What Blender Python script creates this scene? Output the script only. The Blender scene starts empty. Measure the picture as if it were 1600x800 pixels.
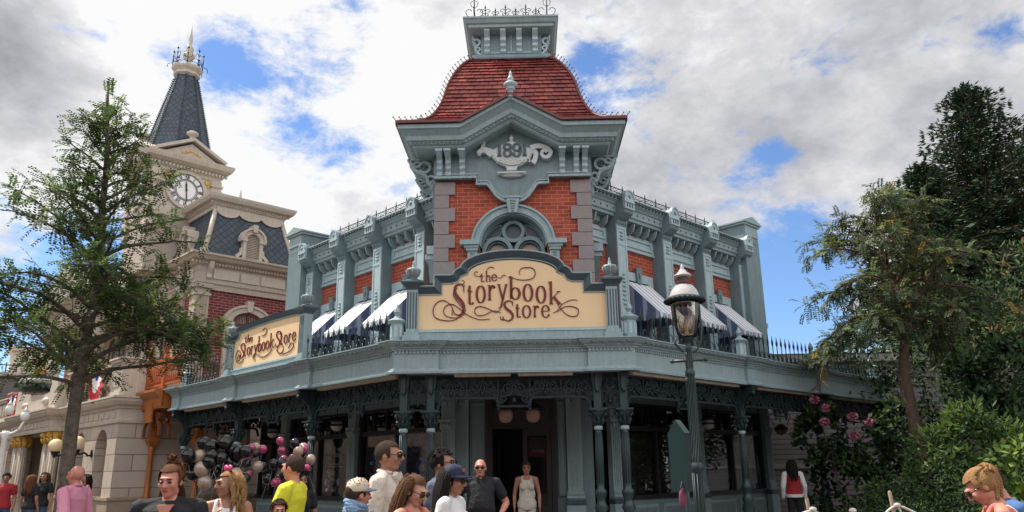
import bpy, math, random
from mathutils import Vector, Matrix
R_ = math.radians
PI = math.pi
scene = bpy.context.scene
COL = scene.collection
random.seed(11)

# ------------------------------------------------------------------ camera
cd = bpy.data.cameras.new('camera'); cam = bpy.data.objects.new('camera', cd); COL.objects.link(cam)
cd.lens = 27.0; cd.sensor_width = 36.0; cd.clip_start = 0.05; cd.clip_end = 3000
cam.matrix_world = Matrix.Translation((0, 0, 1.6)) @ Matrix.Rotation(PI/2+R_(15.6), 4, 'X') @ Matrix.Rotation(R_(-0.8), 4, 'Z')
scene.camera = cam
scene.view_settings.view_transform = 'Standard'; scene.view_settings.look = 'None'
scene.view_settings.exposure = 0.58; scene.view_settings.gamma = 1.0
# ------------------------------------------------------------------ sky and sun
SUN_AZ = -68.0   # degrees from +Y towards +X (negative: left of the view)
SUN_EL = 57.0
SUN_STRENGTH = 4.4; SKY = 0.10; CLOUD = 6.5
world = bpy.data.worlds.new('World'); scene.world = world; world.use_nodes = True
wn = world.node_tree.nodes; wl = world.node_tree.links
for n in list(wn): wn.remove(n)
def N(nodes, t, **kw):
    n = nodes.new(t)
    for k, v in kw.items():
        if k.startswith('i_'):
            key = k[2:]
            n.inputs[int(key) if key.isdigit() else key].default_value = v
        else: setattr(n, k, v)
    return n
def build_sky():
    out = N(wn, 'ShaderNodeOutputWorld'); bg = N(wn, 'ShaderNodeBackground', i_Strength=SKY)
    sky = N(wn, 'ShaderNodeTexSky', sky_type='NISHITA', sun_disc=False)
    sky.sun_elevation = R_(SUN_EL); sky.sun_rotation = R_(SUN_AZ); sky.air_density = 1.0; sky.dust_density = 0.4; sky.ozone_density = 3.0
    tc = N(wn, 'ShaderNodeTexCoord'); nrm = N(wn, 'ShaderNodeVectorMath', operation='NORMALIZE')
    wl.new(tc.outputs['Generated'], nrm.inputs[0])
    sep = N(wn, 'ShaderNodeSeparateXYZ'); wl.new(nrm.outputs[0], sep.inputs[0])
    def M(op, a, b=None, c=None, clamp=False):
        m = N(wn, 'ShaderNodeMath', operation=op); m.use_clamp = clamp
        for i, x in enumerate((a, b, c)):
            if x is None: continue
            if isinstance(x, (int, float)): m.inputs[i].default_value = x
            else: wl.new(x, m.inputs[i])
        return m.outputs[0]
    z = M('ADD', M('MAXIMUM', sep.outputs[2], 0.0), 0.12)
    comb = N(wn, 'ShaderNodeCombineXYZ')
    wl.new(M('DIVIDE', sep.outputs[0], z), comb.inputs[0]); wl.new(M('DIVIDE', sep.outputs[1], z), comb.inputs[1])
    def noise(scale, detail, rough, off, dist=0.0, vec=None):
        mp = N(wn, 'ShaderNodeMapping'); mp.inputs['Location'].default_value = off
        wl.new((vec or comb).outputs[0], mp.inputs[0])
        t = N(wn, 'ShaderNodeTexNoise'); t.inputs['Scale'].default_value = scale; t.inputs['Detail'].default_value = detail
        t.inputs['Roughness'].default_value = rough; t.inputs['Distortion'].default_value = dist
        wl.new(mp.outputs[0], t.inputs['Vector']); return t.outputs['Fac']
    st = N(wn, 'ShaderNodeVectorMath', operation='MULTIPLY'); wl.new(nrm.outputs[0], st.inputs[0]); st.inputs[1].default_value = (1, 1, 1.7)
    big = noise(4.2, 10, 0.62, (3.1, 1.7, 0), 0.15, st)
    fine = noise(11.0, 12, 0.68, (0.3, 5.2, 1), 0.25, st)
    # places on the dome where the blue shows through, and where the cover is thick (directions in the world)
    def spot(d, size, amp, acc):
        vm = N(wn, 'ShaderNodeVectorMath', operation='DISTANCE'); wl.new(nrm.outputs[0], vm.inputs[0]); vm.inputs[1].default_value = d
        g = M('MULTIPLY', M('POWER', M('SUBTRACT', 1.0, M('DIVIDE', vm.outputs['Value'], size), clamp=True), 1.5), amp)
        return g if acc is None else M('ADD', acc, g)
    gap = None
    for d, size, amp in SKY_GAPS: gap = spot(d, size, amp, gap)
    cover = M('ADD', M('SUBTRACT', M('ADD', M('MULTIPLY', big, 0.5), M('MULTIPLY', fine, 0.5)), gap), 0.0)
    rmp = N(wn, 'ShaderNodeMapRange', interpolation_type='SMOOTHSTEP'); wl.new(cover, rmp.inputs[0])
    rmp.inputs[1].default_value = 0.29; rmp.inputs[2].default_value = 0.43; rmp.inputs[3].default_value = 0; rmp.inputs[4].default_value = 1
    # cloud body: bright lit parts and greyer undersides
    fine2 = noise(13.0, 12, 0.66, (4.3, 2.2, 7), 0.2, st)
    shade_n = noise(4.4, 11, 0.62, (7.7, 2.2, 4), 0.1, st)
    dark = None
    for d, size, amp in SKY_DARKS: dark = spot(d, size, amp, dark)
    sh = M('SUBTRACT', M('ADD', M('MULTIPLY', shade_n, 0.70), M('MULTIPLY', fine2, 0.42)), dark)
    cr = N(wn, 'ShaderNodeValToRGB'); wl.new(sh, cr.inputs[0])
    e = cr.color_ramp.elements
    e[0].position = 0.24; e[0].color = (0.36, 0.37, 0.40, 1)
    e[1].position = 0.64; e[1].color = (1.0, 1.0, 1.0, 1)
    k = cr.color_ramp.elements.new(0.42); k.color = (0.58, 0.585, 0.62, 1)
    k = cr.color_ramp.elements.new(0.54); k.color = (0.76, 0.76, 0.785, 1)
    mul = N(wn, 'ShaderNodeVectorMath', operation='SCALE'); wl.new(cr.outputs[0], mul.inputs[0])
    # unseen clouds behind the viewer, brightened to throw more light on the facades
    back = N(wn, 'ShaderNodeMapRange', interpolation_type='SMOOTHSTEP'); wl.new(sep.outputs[1], back.inputs[0])
    back.inputs[1].default_value = 0.25; back.inputs[2].default_value = -0.6; back.inputs[3].default_value = 1.0; back.inputs[4].default_value = 2.1
    wl.new(M('MULTIPLY', back.outputs[0], CLOUD/(SKY*10)), mul.inputs['Scale'])
    skyb = N(wn, 'ShaderNodeVectorMath', operation='MULTIPLY'); wl.new(sky.outputs[0], skyb.inputs[0]); skyb.inputs[1].default_value = (.85, 1.0, 1.2)
    mix = N(wn, 'ShaderNodeMix', data_type='RGBA'); wl.new(rmp.outputs[0], mix.inputs[0])
    wl.new(skyb.outputs[0], mix.inputs[6]); wl.new(mul.outputs[0], mix.inputs[7])
    wl.new(mix.outputs[2], bg.inputs[0]); wl.new(bg.outputs[0], out.inputs[0])
def sky_dir(px, py):
    """direction on the sky dome for a spot named by where it was seen"""
    d = cam.matrix_world.to_3x3() @ Vector(((px-800)/1200, -(py-400)/1200, -1)); return tuple(d.normalized())
SKY_GAPS = [(sky_dir(*p), s, a) for p, s, a in [((335, 78), .09, .22), ((480, 72), .12, .17), ((560, 235), .07, .12), ((560, 20), .10, .10),
    ((925, 95), .14, .28), ((1190, 245), .085, .20), ((1260, 420), .14, .26), ((50, 560), .26, .42), ((190, 470), .12, .25), ((1230, 515), .18, .30),
    ((600, 300), .12, .05), ((1585, 60), .08, .13), ((660, 5), .07, .10), ((480, 215), .08, .12), ((1000, 330), .16, .10)]]
SKY_DARKS = [(sky_dir(*p), s, a) for p, s, a in [((0, 95), .21, .40), ((90, 140), .12, .14), ((1250, 300), .50, .07), ((1450, 120), .50, .06), ((960, 200), .22, .06),
    ((60, 250), .20, -.18), ((430, 160), .35, -.22), ((250, 30), .30, -.25), ((600, 120), .35, -.14), ((980, 60), .2, -.12), ((1250, 470), .20, -.16), ((700, 250), .2, -.1)]]
build_sky()
sl = bpy.data.lights.new('sun', 'SUN'); sl.energy = SUN_STRENGTH; sl.angle = R_(0.5); sl.color = (1.0, 0.95, 0.87)
so = bpy.data.objects.new('sun', sl); COL.objects.link(so)
_d = Vector((math.sin(R_(SUN_AZ))*math.cos(R_(SUN_EL)), math.cos(R_(SUN_AZ))*math.cos(R_(SUN_EL)), math.sin(R_(SUN_EL))))
so.rotation_euler = _d.to_track_quat('Z', 'Y').to_euler()

# ------------------------------------------------------------------ materials
MATS = {}
def mat(name, col, rough=0.6, var=0.10, nscale=6.0, bump=0.0, bscale=60.0, metal=0.0, spec=0.5, kind=None, **kw):
    if name in MATS: return MATS[name]
    m = bpy.data.materials.new(name); m.use_nodes = True
    nt = m.node_tree; nd = nt.nodes; lk = nt.links; b = nd['Principled BSDF']
    b.inputs['Roughness'].default_value = rough; b.inputs['Metallic'].default_value = metal
    b.inputs['Specular IOR Level'].default_value = spec
    tc = N(nd, 'ShaderNodeTexCoord')
    c2 = kw.get('col2')
    def rgb(c, k=1.0): return (min(1, c[0]*k), min(1, c[1]*k), min(1, c[2]*k), 1)
    ramp_out = None
    def var_color(ca, cb, scale, vec=None, det=5):
        t = N(nd, 'ShaderNodeTexNoise'); t.inputs['Scale'].default_value = scale; t.inputs['Detail'].default_value = det; t.inputs['Roughness'].default_value = 0.65
        lk.new(vec or tc.outputs['Object'], t.inputs['Vector'])
        r = N(nd, 'ShaderNodeValToRGB'); lk.new(t.outputs['Fac'], r.inputs[0])
        r.color_ramp.elements[0].position = 0.32; r.color_ramp.elements[0].color = ca
        r.color_ramp.elements[1].position = 0.68; r.color_ramp.elements[1].color = cb
        return r.outputs[0]
    height = None
    if kind == 'brick':
        br = N(nd, 'ShaderNodeTexBrick'); mp = N(nd, 'ShaderNodeMapping')
        uv = N(nd, 'ShaderNodeUVMap'); uv.uv_map = 'UVMap'; lk.new(uv.outputs[0], mp.inputs[0]); lk.new(mp.outputs[0], br.inputs['Vector'])
        mp.inputs['Rotation'].default_value = (0, 0, kw.get('rot', 0.0))
        br.inputs['Color1'].default_value = rgb(col); br.inputs['Color2'].default_value = rgb(c2 or col)
        br.inputs['Mortar'].default_value = rgb(kw['mortar']); br.inputs['Scale'].default_value = 1.0
        br.inputs['Mortar Size'].default_value = kw.get('msize', 0.008); br.inputs['Mortar Smooth'].default_value = 0.15
        br.inputs['Brick Width'].default_value = kw['bw']; br.inputs['Row Height'].default_value = kw['bh']
        br.inputs['Bias'].default_value = 0.0; br.offset = kw.get('offset', 0.5)
        mx = N(nd, 'ShaderNodeMix', data_type='RGBA', blend_type='MULTIPLY'); mx.inputs[0].default_value = 1.0
        lk.new(br.outputs['Color'], mx.inputs[6]); lk.new(var_color((1-var*2, 1-var*2, 1-var*2, 1), (1, 1, 1, 1), nscale), mx.inputs[7])
        lk.new(mx.outputs[2], b.inputs['Base Color'])
        inv = N(nd, 'ShaderNodeMath', operation='SUBTRACT'); inv.inputs[0].default_value = 1.0; lk.new(br.outputs['Fac'], inv.inputs[1])
        bp = N(nd, 'ShaderNodeBump'); bp.inputs['Strength'].default_value = kw.get('bstr', 0.6); bp.inputs['Distance'].default_value = kw.get('bdist', 0.01)
        lk.new(inv.outputs[0], bp.inputs['Height']); lk.new(bp.outputs[0], b.inputs['Normal'])
    else:
        if var > 0 and kw.get('streak'):
            base = var_color(rgb(col, 1-var), rgb(c2 or col, 1+var*.6), nscale)
            mp = N(nd, 'ShaderNodeMapping'); mp.inputs['Scale'].default_value = (7, 7, .55); lk.new(tc.outputs['Object'], mp.inputs[0])
            k_ = kw['streak']; mx = N(nd, 'ShaderNodeMix', data_type='RGBA', blend_type='MULTIPLY'); mx.inputs[0].default_value = 1.0
            lk.new(base, mx.inputs[6]); lk.new(var_color((1-k_, 1-k_, 1-k_*1.1, 1), (1.0, 1.0, 1.0, 1), 2.2, mp.outputs[0], 8), mx.inputs[7])
            mx2 = N(nd, 'ShaderNodeMix', data_type='RGBA', blend_type='MULTIPLY'); mx2.inputs[0].default_value = 1.0
            lk.new(mx.outputs[2], mx2.inputs[6]); lk.new(var_color((1-k_*.7, 1-k_*.75, 1-k_*.8, 1), (1.0, 1.0, 1.0, 1), 22, None, 6), mx2.inputs[7]); lk.new(mx2.outputs[2], b.inputs['Base Color'])
        elif var > 0: lk.new(var_color(rgb(col, 1-var), rgb(c2 or col, 1+var*.6), nscale), b.inputs['Base Color'])
        else: b.inputs['Base Color'].default_value = rgb(col)
        if bump > 0:
            t = N(nd, 'ShaderNodeTexNoise'); t.inputs['Scale'].default_value = bscale; t.inputs['Detail'].default_value = 4
            lk.new(tc.outputs['Object'], t.inputs['Vector'])
            bp = N(nd, 'ShaderNodeBump'); bp.inputs['Strength'].default_value = bump; bp.inputs['Distance'].default_value = 0.02
            lk.new(t.outputs['Fac'], bp.inputs['Height']); lk.new(bp.outputs[0], b.inputs['Normal'])
    if kw.get('coat'): b.inputs['Coat Weight'].default_value = kw['coat']; b.inputs['Coat Roughness'].default_value = 0.06
    if kw.get('subs'): b.inputs['Subsurface Weight'].default_value = kw['subs']; b.inputs['Subsurface Radius'].default_value = (.02, .008, .004)
    if kw.get('transl'):
        out = nd['Material Output']; tr = N(nd, 'ShaderNodeBsdfTranslucent'); tr.inputs[0].default_value = rgb(col, 1.6)
        ms = N(nd, 'ShaderNodeMixShader'); ms.inputs[0].default_value = kw['transl']
        lk.new(b.outputs[0], ms.inputs[1]); lk.new(tr.outputs[0], ms.inputs[2]); lk.new(ms.outputs[0], out.inputs[0])
    if kw.get('emit'): b.inputs['Emission Color'].default_value = rgb(col); b.inputs['Emission Strength'].default_value = kw['emit']
    MATS[name] = m; return m
def glass_mat(name, tint=(1, 1, 1), refl=0.12, rough=0.02):
    m = bpy.data.materials.new(name); m.use_nodes = True; nd = m.node_tree.nodes; lk = m.node_tree.links
    nd.remove(nd['Principled BSDF']); out = nd['Material Output']
    t = N(nd, 'ShaderNodeBsdfTransparent'); t.inputs[0].default_value = (*tint, 1)
    g = N(nd, 'ShaderNodeBsdfGlossy'); g.inputs['Roughness'].default_value = rough; g.inputs[0].default_value = (.9, .9, .9, 1)
    fr = N(nd, 'ShaderNodeFresnel'); fr.inputs[0].default_value = 1.45
    ad = N(nd, 'ShaderNodeMath', operation='ADD'); ad.use_clamp = True; ad.inputs[1].default_value = refl; hf = N(nd, 'ShaderNodeMath', operation='MULTIPLY'); hf.inputs[1].default_value = .55 if refl == 0 else 1.0; lk.new(fr.outputs[0], hf.inputs[0]); lk.new(hf.outputs[0], ad.inputs[0])
    ms = N(nd, 'ShaderNodeMixShader'); lk.new(ad.outputs[0], ms.inputs[0]); lk.new(t.outputs[0], ms.inputs[1]); lk.new(g.outputs[0], ms.inputs[2]); lk.new(ms.outputs[0], out.inputs[0])
    MATS[name] = m; return m
TEAL = mat('pale teal paint', (.30, .40, .425), .5, .07, 2.5, bump=.06, streak=.20)
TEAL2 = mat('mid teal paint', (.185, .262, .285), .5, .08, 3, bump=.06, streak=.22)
TEALL = mat('light teal paint', (.40, .52, .56), .45, .08, 4, streak=.16)
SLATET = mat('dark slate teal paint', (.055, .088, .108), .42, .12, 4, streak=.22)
IRON = mat('dark green ironwork', (.011, .022, .025), .55, .25, 8, spec=.3)
IRONL = mat('green column paint', (.019, .040, .043), .42, .2, 6)
BRICK = mat('orange red brick', (.40, .068, .032), .8, .10, 3, kind='brick', col2=(.27, .040, .022), mortar=(.50, .20, .13), bw=.235, bh=.085, msize=.007)
BRICKD = mat('dark red brick', (.20, .022, .022), .8, .12, 3, kind='brick', col2=(.12, .015, .016), mortar=(.36, .22, .20), bw=.24, bh=.085, msize=.008)
QUOIN = mat('grey quoin stone', (.25, .215, .215), .85, .08, 9, bump=.15)
SHINGLE = mat('red roof shingle', (.150, .026, .022), .36, .14, 2.2, kind='brick', col2=(.105, .018, .016), mortar=(.02, .006, .006), bw=.21, bh=.4, msize=.012, bdist=.012)
REDTRIM = mat('dark red roof edging', (.11, .018, .016), .4, .1)
CREAM = mat('cream sign board', (.74, .53, .31), .6, .04, 2)
LETTER = mat('dark red lettering', (.15, .010, .009), .5, .05)
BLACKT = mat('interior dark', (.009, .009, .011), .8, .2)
PLUM = mat('dark plum door wood', (.016, .011, .018), .4, .2)
WINF = mat('dark window frame', (.012, .015, .02), .4, .2)
GLASS = glass_mat('shop window glass', (.8, .82, .84), 0.0)
CLEAR = glass_mat('lantern glass', (.96, .93, .88), .06, .05)
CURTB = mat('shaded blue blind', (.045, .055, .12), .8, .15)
WHITE = mat('white paint', (.70, .69, .66), .5, .06)
AWH = mat('awning white', (.66, .67, .70), .8, .05)
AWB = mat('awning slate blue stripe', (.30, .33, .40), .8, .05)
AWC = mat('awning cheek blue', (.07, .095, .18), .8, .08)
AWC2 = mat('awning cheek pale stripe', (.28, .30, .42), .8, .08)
EMB = mat('carved grey relief', (.50, .53, .53), .55, .08, 20, bump=.3, bscale=25)
EMBD = mat('relief numeral grey', (.055, .085, .10), .5, .05)
BEIGE = mat('beige stucco', (.48, .41, .34), .8, .08, 2, bump=.1, streak=.2)
BEIGEL = mat('light beige trim', (.58, .51, .43), .7, .08, 4, bump=.08, streak=.2)
BEIGED = mat('deeper beige trim', (.33, .25, .185), .7, .1, 4)
ASHLAR = mat('beige block wall', (.48, .41, .345), .85, .06, 2, kind='brick', col2=(.43, .36, .30), mortar=(.22, .175, .14), bw=.92, bh=.43, msize=.014, bdist=.012)
SLATE = mat('diamond slate', (.050, .075, .105), .5, .15, 3, kind='brick', col2=(.033, .050, .075), mortar=(.007, .009, .013), bw=.17, bh=.17, msize=.012, rot=PI/4, offset=0)
SLATEB = mat('square slate', (.050, .075, .105), .5, .15, 3, kind='brick', col2=(.036, .055, .080), mortar=(.007, .009, .013), bw=.14, bh=.16, msize=.010)
GOLD = mat('gold paint', (.62, .36, .07), .4, .15, 20)
ORANGE = mat('orange brown varnished timber', (.36, .115, .025), .4, .15, 5)
ORANGED = mat('brown timber', (.18, .05, .015), .5, .15, 5)
SIGNRED = mat('red sign board', (.26, .035, .02), .5, .1)
BUNTR = mat('bunting red', (.50, .02, .035), .8, .08); BUNTW = mat('bunting white', (.75, .74, .72), .8, .05); BUNTB = mat('bunting blue', (.04, .09, .30), .8, .08)
GLOBE = mat('cream glass globe', (.82, .66, .40), .25, .03, 3, coat=.5)
GLOBEW = mat('white lamp bowl', (.34, .31, .27), .3, .05, coat=.4)
PAVE = mat('plaza paving', (.14, .11, .10), .85, .1, 1, kind='brick', col2=(.12, .095, .085), mortar=(.06, .055, .05), bw=.4, bh=.2, msize=.01)
GREYW = mat('grey clapboard', (.15, .138, .14), .8, .07, 2, kind='brick', col2=(.14, .128, .13), mortar=(.04, .036, .036), bw=9.0, bh=.15, msize=.012, bdist=.02)
BARK = mat('grey brown bark', (.075, .056, .045), .9, .35, 9, bump=1.0, bscale=28, col2=(.14, .115, .09))
BARKR = mat('reddish bark', (.10, .062, .042), .9, .35, 9, bump=1.0, bscale=28)
ROOFB = mat('brown roof tile', (.16, .07, .045), .8, .15, 2)

# ------------------------------------------------------------------ mesh builder
class MB:
    def __init__(s, M=None, mi=0):
        s.v = []; s.f = []; s.m = []; s.s = []; s.M = M or Matrix(); s.mi = mi; s.sm = False
    def add(s, vs, fs, mi=None, sm=None):
        o = len(s.v); flip = s.M.determinant() < 0
        s.v += [tuple(s.M @ Vector(p)) for p in vs]
        for f in fs:
            f = [o+i for i in f]
            if flip: f.reverse()
            s.f.append(f); s.m.append(s.mi if mi is None else mi); s.s.append(s.sm if sm is None else sm)
    def box(s, x0, x1, y0, y1, z0, z1, mi=None):
        v = [(x0, y0, z0), (x1, y0, z0), (x1, y1, z0), (x0, y1, z0), (x0, y0, z1), (x1, y0, z1), (x1, y1, z1), (x0, y1, z1)]
        s.add(v, [(0, 3, 2, 1), (4, 5, 6, 7), (0, 1, 5, 4), (1, 2, 6, 5), (2, 3, 7, 6), (3, 0, 4, 7)], mi, False)
    def cbox(s, cx, cy, cz, a, b, c, mi=None): s.box(cx-a/2, cx+a/2, cy-b/2, cy+b/2, cz-c/2, cz+c/2, mi)
    def prism(s, poly, y0, y1, mi=None, ax='xz'):
        """poly (CCW seen from -y for xz) extruded from y0 to y1"""
        n = len(poly)
        def P(a, b, d): return (a, d, b) if ax == 'xz' else ((d, a, b) if ax == 'yz' else (a, b, d))
        area = sum(poly[i][0]*poly[(i+1) % n][1]-poly[(i+1) % n][0]*poly[i][1] for i in range(n))
        if area < 0: poly = poly[::-1]
        vs = [P(a, b, y0) for a, b in poly]+[P(a, b, y1) for a, b in poly]
        fs = [tuple(range(n)), tuple(range(2*n-1, n-1, -1))]+[(i, i+n, (i+1) % n+n, (i+1) % n) for i in range(n)]
        if ax != 'xz': fs = [tuple(reversed(f)) for f in fs]
        if y1 < y0: fs = [tuple(reversed(f)) for f in fs]
        s.add(vs, fs, mi, False)
    def lathe(s, prof, c=(0, 0, 0), seg=16, mi=None, sm=True, rot=0.0, sq=None):
        vs = []; fs = []; n = len(prof)
        for r, z in prof:
            for k in range(seg):
                a = 2*PI*k/seg+rot; vs.append((c[0]+r*math.cos(a), c[1]+r*math.sin(a), c[2]+z))
        for i in range(n-1):
            for k in range(seg):
                k2 = (k+1) % seg; fs.append((i*seg+k, i*seg+k2, (i+1)*seg+k2, (i+1)*seg+k))
        fs.append(tuple(range(seg-1, -1, -1))); fs.append(tuple((n-1)*seg+k for k in range(seg)))
        s.add(vs, fs, mi, sm)
    def sqlathe(s, prof, c=(0, 0, 0), mi=None):
        s.lathe([(r*math.sqrt(2), z) for r, z in prof], c, 4, mi, False, PI/4)
    def tube(s, pts, r, seg=6, mi=None, sm=True, r2=None):
        pts = [Vector(p) for p in pts]; n = len(pts)
        rs = r if isinstance(r, (list, tuple)) else ([r]*n if r2 is None else [r+(r2-r)*i/(n-1) for i in range(n)])
        vs = []; fs = []; up = None
        for i, p in enumerate(pts):
            t = (pts[min(i+1, n-1)]-pts[max(i-1, 0)]);
            if t.length < 1e-9: t = Vector((0, 0, 1))
            t.normalize()
            if up is None: up = Vector((0, 0, 1)) if abs(t.z) < .9 else Vector((1, 0, 0))
            a = t.cross(up);
            if a.length < 1e-6: a = t.orthogonal()
            a.normalize(); b = a.cross(t).normalized(); up = b
            for k in range(seg):
                th = 2*PI*k/seg; vs.append(p+a*(rs[i]*math.cos(th))+b*(rs[i]*math.sin(th)))
        for i in range(n-1):
            for k in range(seg):
                k2 = (k+1) % seg; fs.append((i*seg+k, (i+1)*seg+k, (i+1)*seg+k2, i*seg+k2))
        fs.append(tuple(range(seg))); fs.append(tuple((n-1)*seg+k for k in range(seg-1, -1, -1)))
        s.add(vs, fs, mi, sm)
    def ball(s, c, r, seg=12, rings=8, mi=None, rot=None):
        rx, ry, rz = r if isinstance(r, (list, tuple)) else (r, r, r)
        vs = [(0, 0, -1)]; fs = []
        for i in range(1, rings):
            ph = -PI/2+PI*i/rings
            for k in range(seg):
                a = 2*PI*k/seg; vs.append((math.cos(ph)*math.cos(a), math.cos(ph)*math.sin(a), math.sin(ph)))
        vs.append((0, 0, 1))
        for k in range(seg): fs.append((0, 1+(k+1) % seg, 1+k))
        for i in range(rings-2):
            for k in range(seg):
                a = 1+i*seg; fs.append((a+k, a+(k+1) % seg, a+seg+(k+1) % seg, a+seg+k))
        a = 1+(rings-2)*seg
        for k in range(seg): fs.append((a+k, a+(k+1) % seg, len(vs)-1))
        out = []
        for p in vs:
            q = Vector((p[0]*rx, p[1]*ry, p[2]*rz))
            if rot is not None: q = rot @ q
            out.append(q+Vector(c))
        s.add(out, fs, mi, True)
    def sweep(s, path, prof, mi=None, closed=False, ax='xy'):
        """path: 2D points; prof: closed polygon of (out, up), out = right-hand side of travel; mitred"""
        n = len(path); vs = []; m = len(prof); P2 = [Vector(p) for p in path]
        def nr(a, b): d = (b-a).normalized(); return Vector((d.y, -d.x))
        for i, p in enumerate(P2):
            if closed: n1 = nr(P2[i-1], p); n2 = nr(p, P2[(i+1) % n])
            else:
                n1 = nr(P2[i-1], p) if i > 0 else nr(p, P2[1]); n2 = nr(p, P2[i+1]) if i < n-1 else n1
            b = n1+n2; b = b/(b.dot(n1)) if b.length > 1e-6 else n1
            for o, u in prof:
                q = p+b*o
                vs.append((q.x, q.y, u) if ax == 'xy' else (q.x, u, q.y))
        fs = []
        for i in range(n if closed else n-1):
            j = (i+1) % n
            for k in range(m):
                k2 = (k+1) % m; fs.append((i*m+k, j*m+k, j*m+k2, i*m+k2))
        if not closed: fs.append(tuple(range(m-1, -1, -1))); fs.append(tuple((n-1)*m+k for k in range(m)))
        area = sum(prof[i][0]*prof[(i+1) % m][1]-prof[(i+1) % m][0]*prof[i][1] for i in range(m))
        if area < 0: fs = [tuple(reversed(f)) for f in fs]
        if ax != 'xy': fs = [tuple(reversed(f)) for f in fs]
        s.add(vs, fs, mi, False)
    def build(s, name, mats, parent=None, uv=True, loc=None):
        me = bpy.data.meshes.new(name); me.from_pydata(s.v, [], s.f)
        for m in (mats if isinstance(mats, (list, tuple)) else [mats]): me.materials.append(m)
        me.polygons.foreach_set('material_index', s.m); me.polygons.foreach_set('use_smooth', s.s)
        if uv and any('brick' in (n.bl_idname.lower()) for m in me.materials for n in m.node_tree.nodes):
            l = me.uv_layers.new(name='UVMap')
            for p in me.polygons:
                nn = p.normal
                if abs(nn.z) > .97: t = Vector((1, 0, 0)); w = Vector((0, 1, 0))
                else: t = Vector((0, 0, 1)).cross(nn).normalized(); w = nn.cross(t).normalized()
                for li in p.loop_indices:
                    co = me.vertices[me.loops[li].vertex_index].co
                    l.data[li].uv = (co.dot(t), co.dot(w))
        me.update()
        o = bpy.data.objects.new(name, me); COL.objects.link(o)
        if parent is not None: o.parent = parent
        if loc is not None: o.location = loc
        return o
def tag(o, label=None, cat=None, group=None, kind=None):
    if label: o['label'] = label
    if cat: o['category'] = cat
    if group: o['group'] = group
    if kind: o['kind'] = kind
    return o
def empty(name, loc, rz=0.0, label=None, cat=None, group=None):
    o = bpy.data.objects.new(name, None); COL.objects.link(o); o.location = loc; o.rotation_euler = (0, 0, rz)
    o.empty_display_size = .2
    return tag(o, label, cat, group)
def copy_tree(o, parent=None):
    c = o.copy(); COL.objects.link(c)
    if parent is not None: c.parent = parent
    for ch in [x for x in COL.objects if x.parent == o]: copy_tree(ch, c)
    return c
def arc(cx, cz, r, a0, a1, n=16, rz=None):
    rz = r if rz is None else rz
    return [(cx+r*math.cos(R_(a0+(a1-a0)*i/n)), cz+rz*math.sin(R_(a0+(a1-a0)*i/n))) for i in range(n+1)]
def smooth(pts, k=6, closed=False):
    """Catmull-Rom through 2D/3D points"""
    P = [Vector(p) for p in pts]; n = len(P); out = []
    rng = n if closed else n-1
    for i in range(rng):
        p0 = P[(i-1) % n] if (closed or i > 0) else P[0]*2-P[1]
        p1 = P[i]; p2 = P[(i+1) % n]; p3 = P[(i+2) % n] if (closed or i < n-2) else P[-1]*2-P[-2]
        for j in range(k):
            t = j/k; out.append(0.5*((2*p1)+(p2-p0)*t+(2*p0-5*p1+4*p2-p3)*t*t+(3*p1-p0-3*p2+p3)*t**3))
    out.append(P[0].copy() if closed else P[-1].copy())
    return out
def ribbon(mb, pts, hw, y0, y1, mi=None):
    """flat bar in the xz plane following pts, half-width hw (number, list or function of direction), from y0 (front) to y1"""
    P = [Vector((p[0], p[1])) for p in pts]; n = len(P)
    L = []; Rr = []
    for i, p in enumerate(P):
        t = P[min(i+1, n-1)]-P[max(i-1, 0)]
        if t.length < 1e-9: t = Vector((1, 0))
        t.normalize(); nn = Vector((-t.y, t.x))
        h = hw(t, i/(n-1)) if callable(hw) else (hw[i] if isinstance(hw, (list, tuple)) else hw)
        L.append(p+nn*h); Rr.append(p-nn*h)
    vs = []
    for a, b in zip(L, Rr): vs += [(a.x, y0, a.y), (b.x, y0, b.y), (b.x, y1, b.y), (a.x, y1, a.y)]
    fs = []
    for i in range(n-1):
        a = i*4; b = a+4
        fs += [(a, a+1, b+1, b), (a+1, a+2, b+2, b+1), (a+2, a+3, b+3, b+2), (a+3, a, b, b+3)]
    fs += [(0, 3, 2, 1), (n*4-4, n*4-3, n*4-2, n*4-1)]
    mb.add(vs, fs, mi, False)
def spiral(cx, cz, r0, r1, a0, turns, n=20):
    return [(cx+(r0+(r1-r0)*i/n)*math.cos(R_(a0)+turns*2*PI*i/n), cz+(r0+(r1-r0)*i/n)*math.sin(R_(a0)+turns*2*PI*i/n)) for i in range(n+1)]

# ------------------------------------------------------------------ frames of the corner building
ORIG = Vector((-0.007, 13.0, 0.0)); RZ = R_(-1.0)
UU = Vector((math.cos(RZ), math.sin(RZ), 0)); VV = Vector((-math.sin(RZ), math.cos(RZ), 0))
def b2w(u, v, w=0.0): return ORIG+UU*u+VV*v+Vector((0, 0, w))
q = math.sqrt(.5)
FR = Matrix(((q, -q, 0, 2.1), (q, q, 0, 0), (0, 0, 1, 0), (0, 0, 0, 1)))      # right wing: (along, inward, up)
FL = Matrix(((-q, q, 0, -2.1), (q, q, 0, 0), (0, 0, 1, 0), (0, 0, 0, 1)))     # left wing (mirrored)
def WR(d, n): return (2.1+q*d-q*n, q*d+q*n)
def WL(d, n): return (-2.1-q*d+q*n, q*d+q*n)

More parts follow.
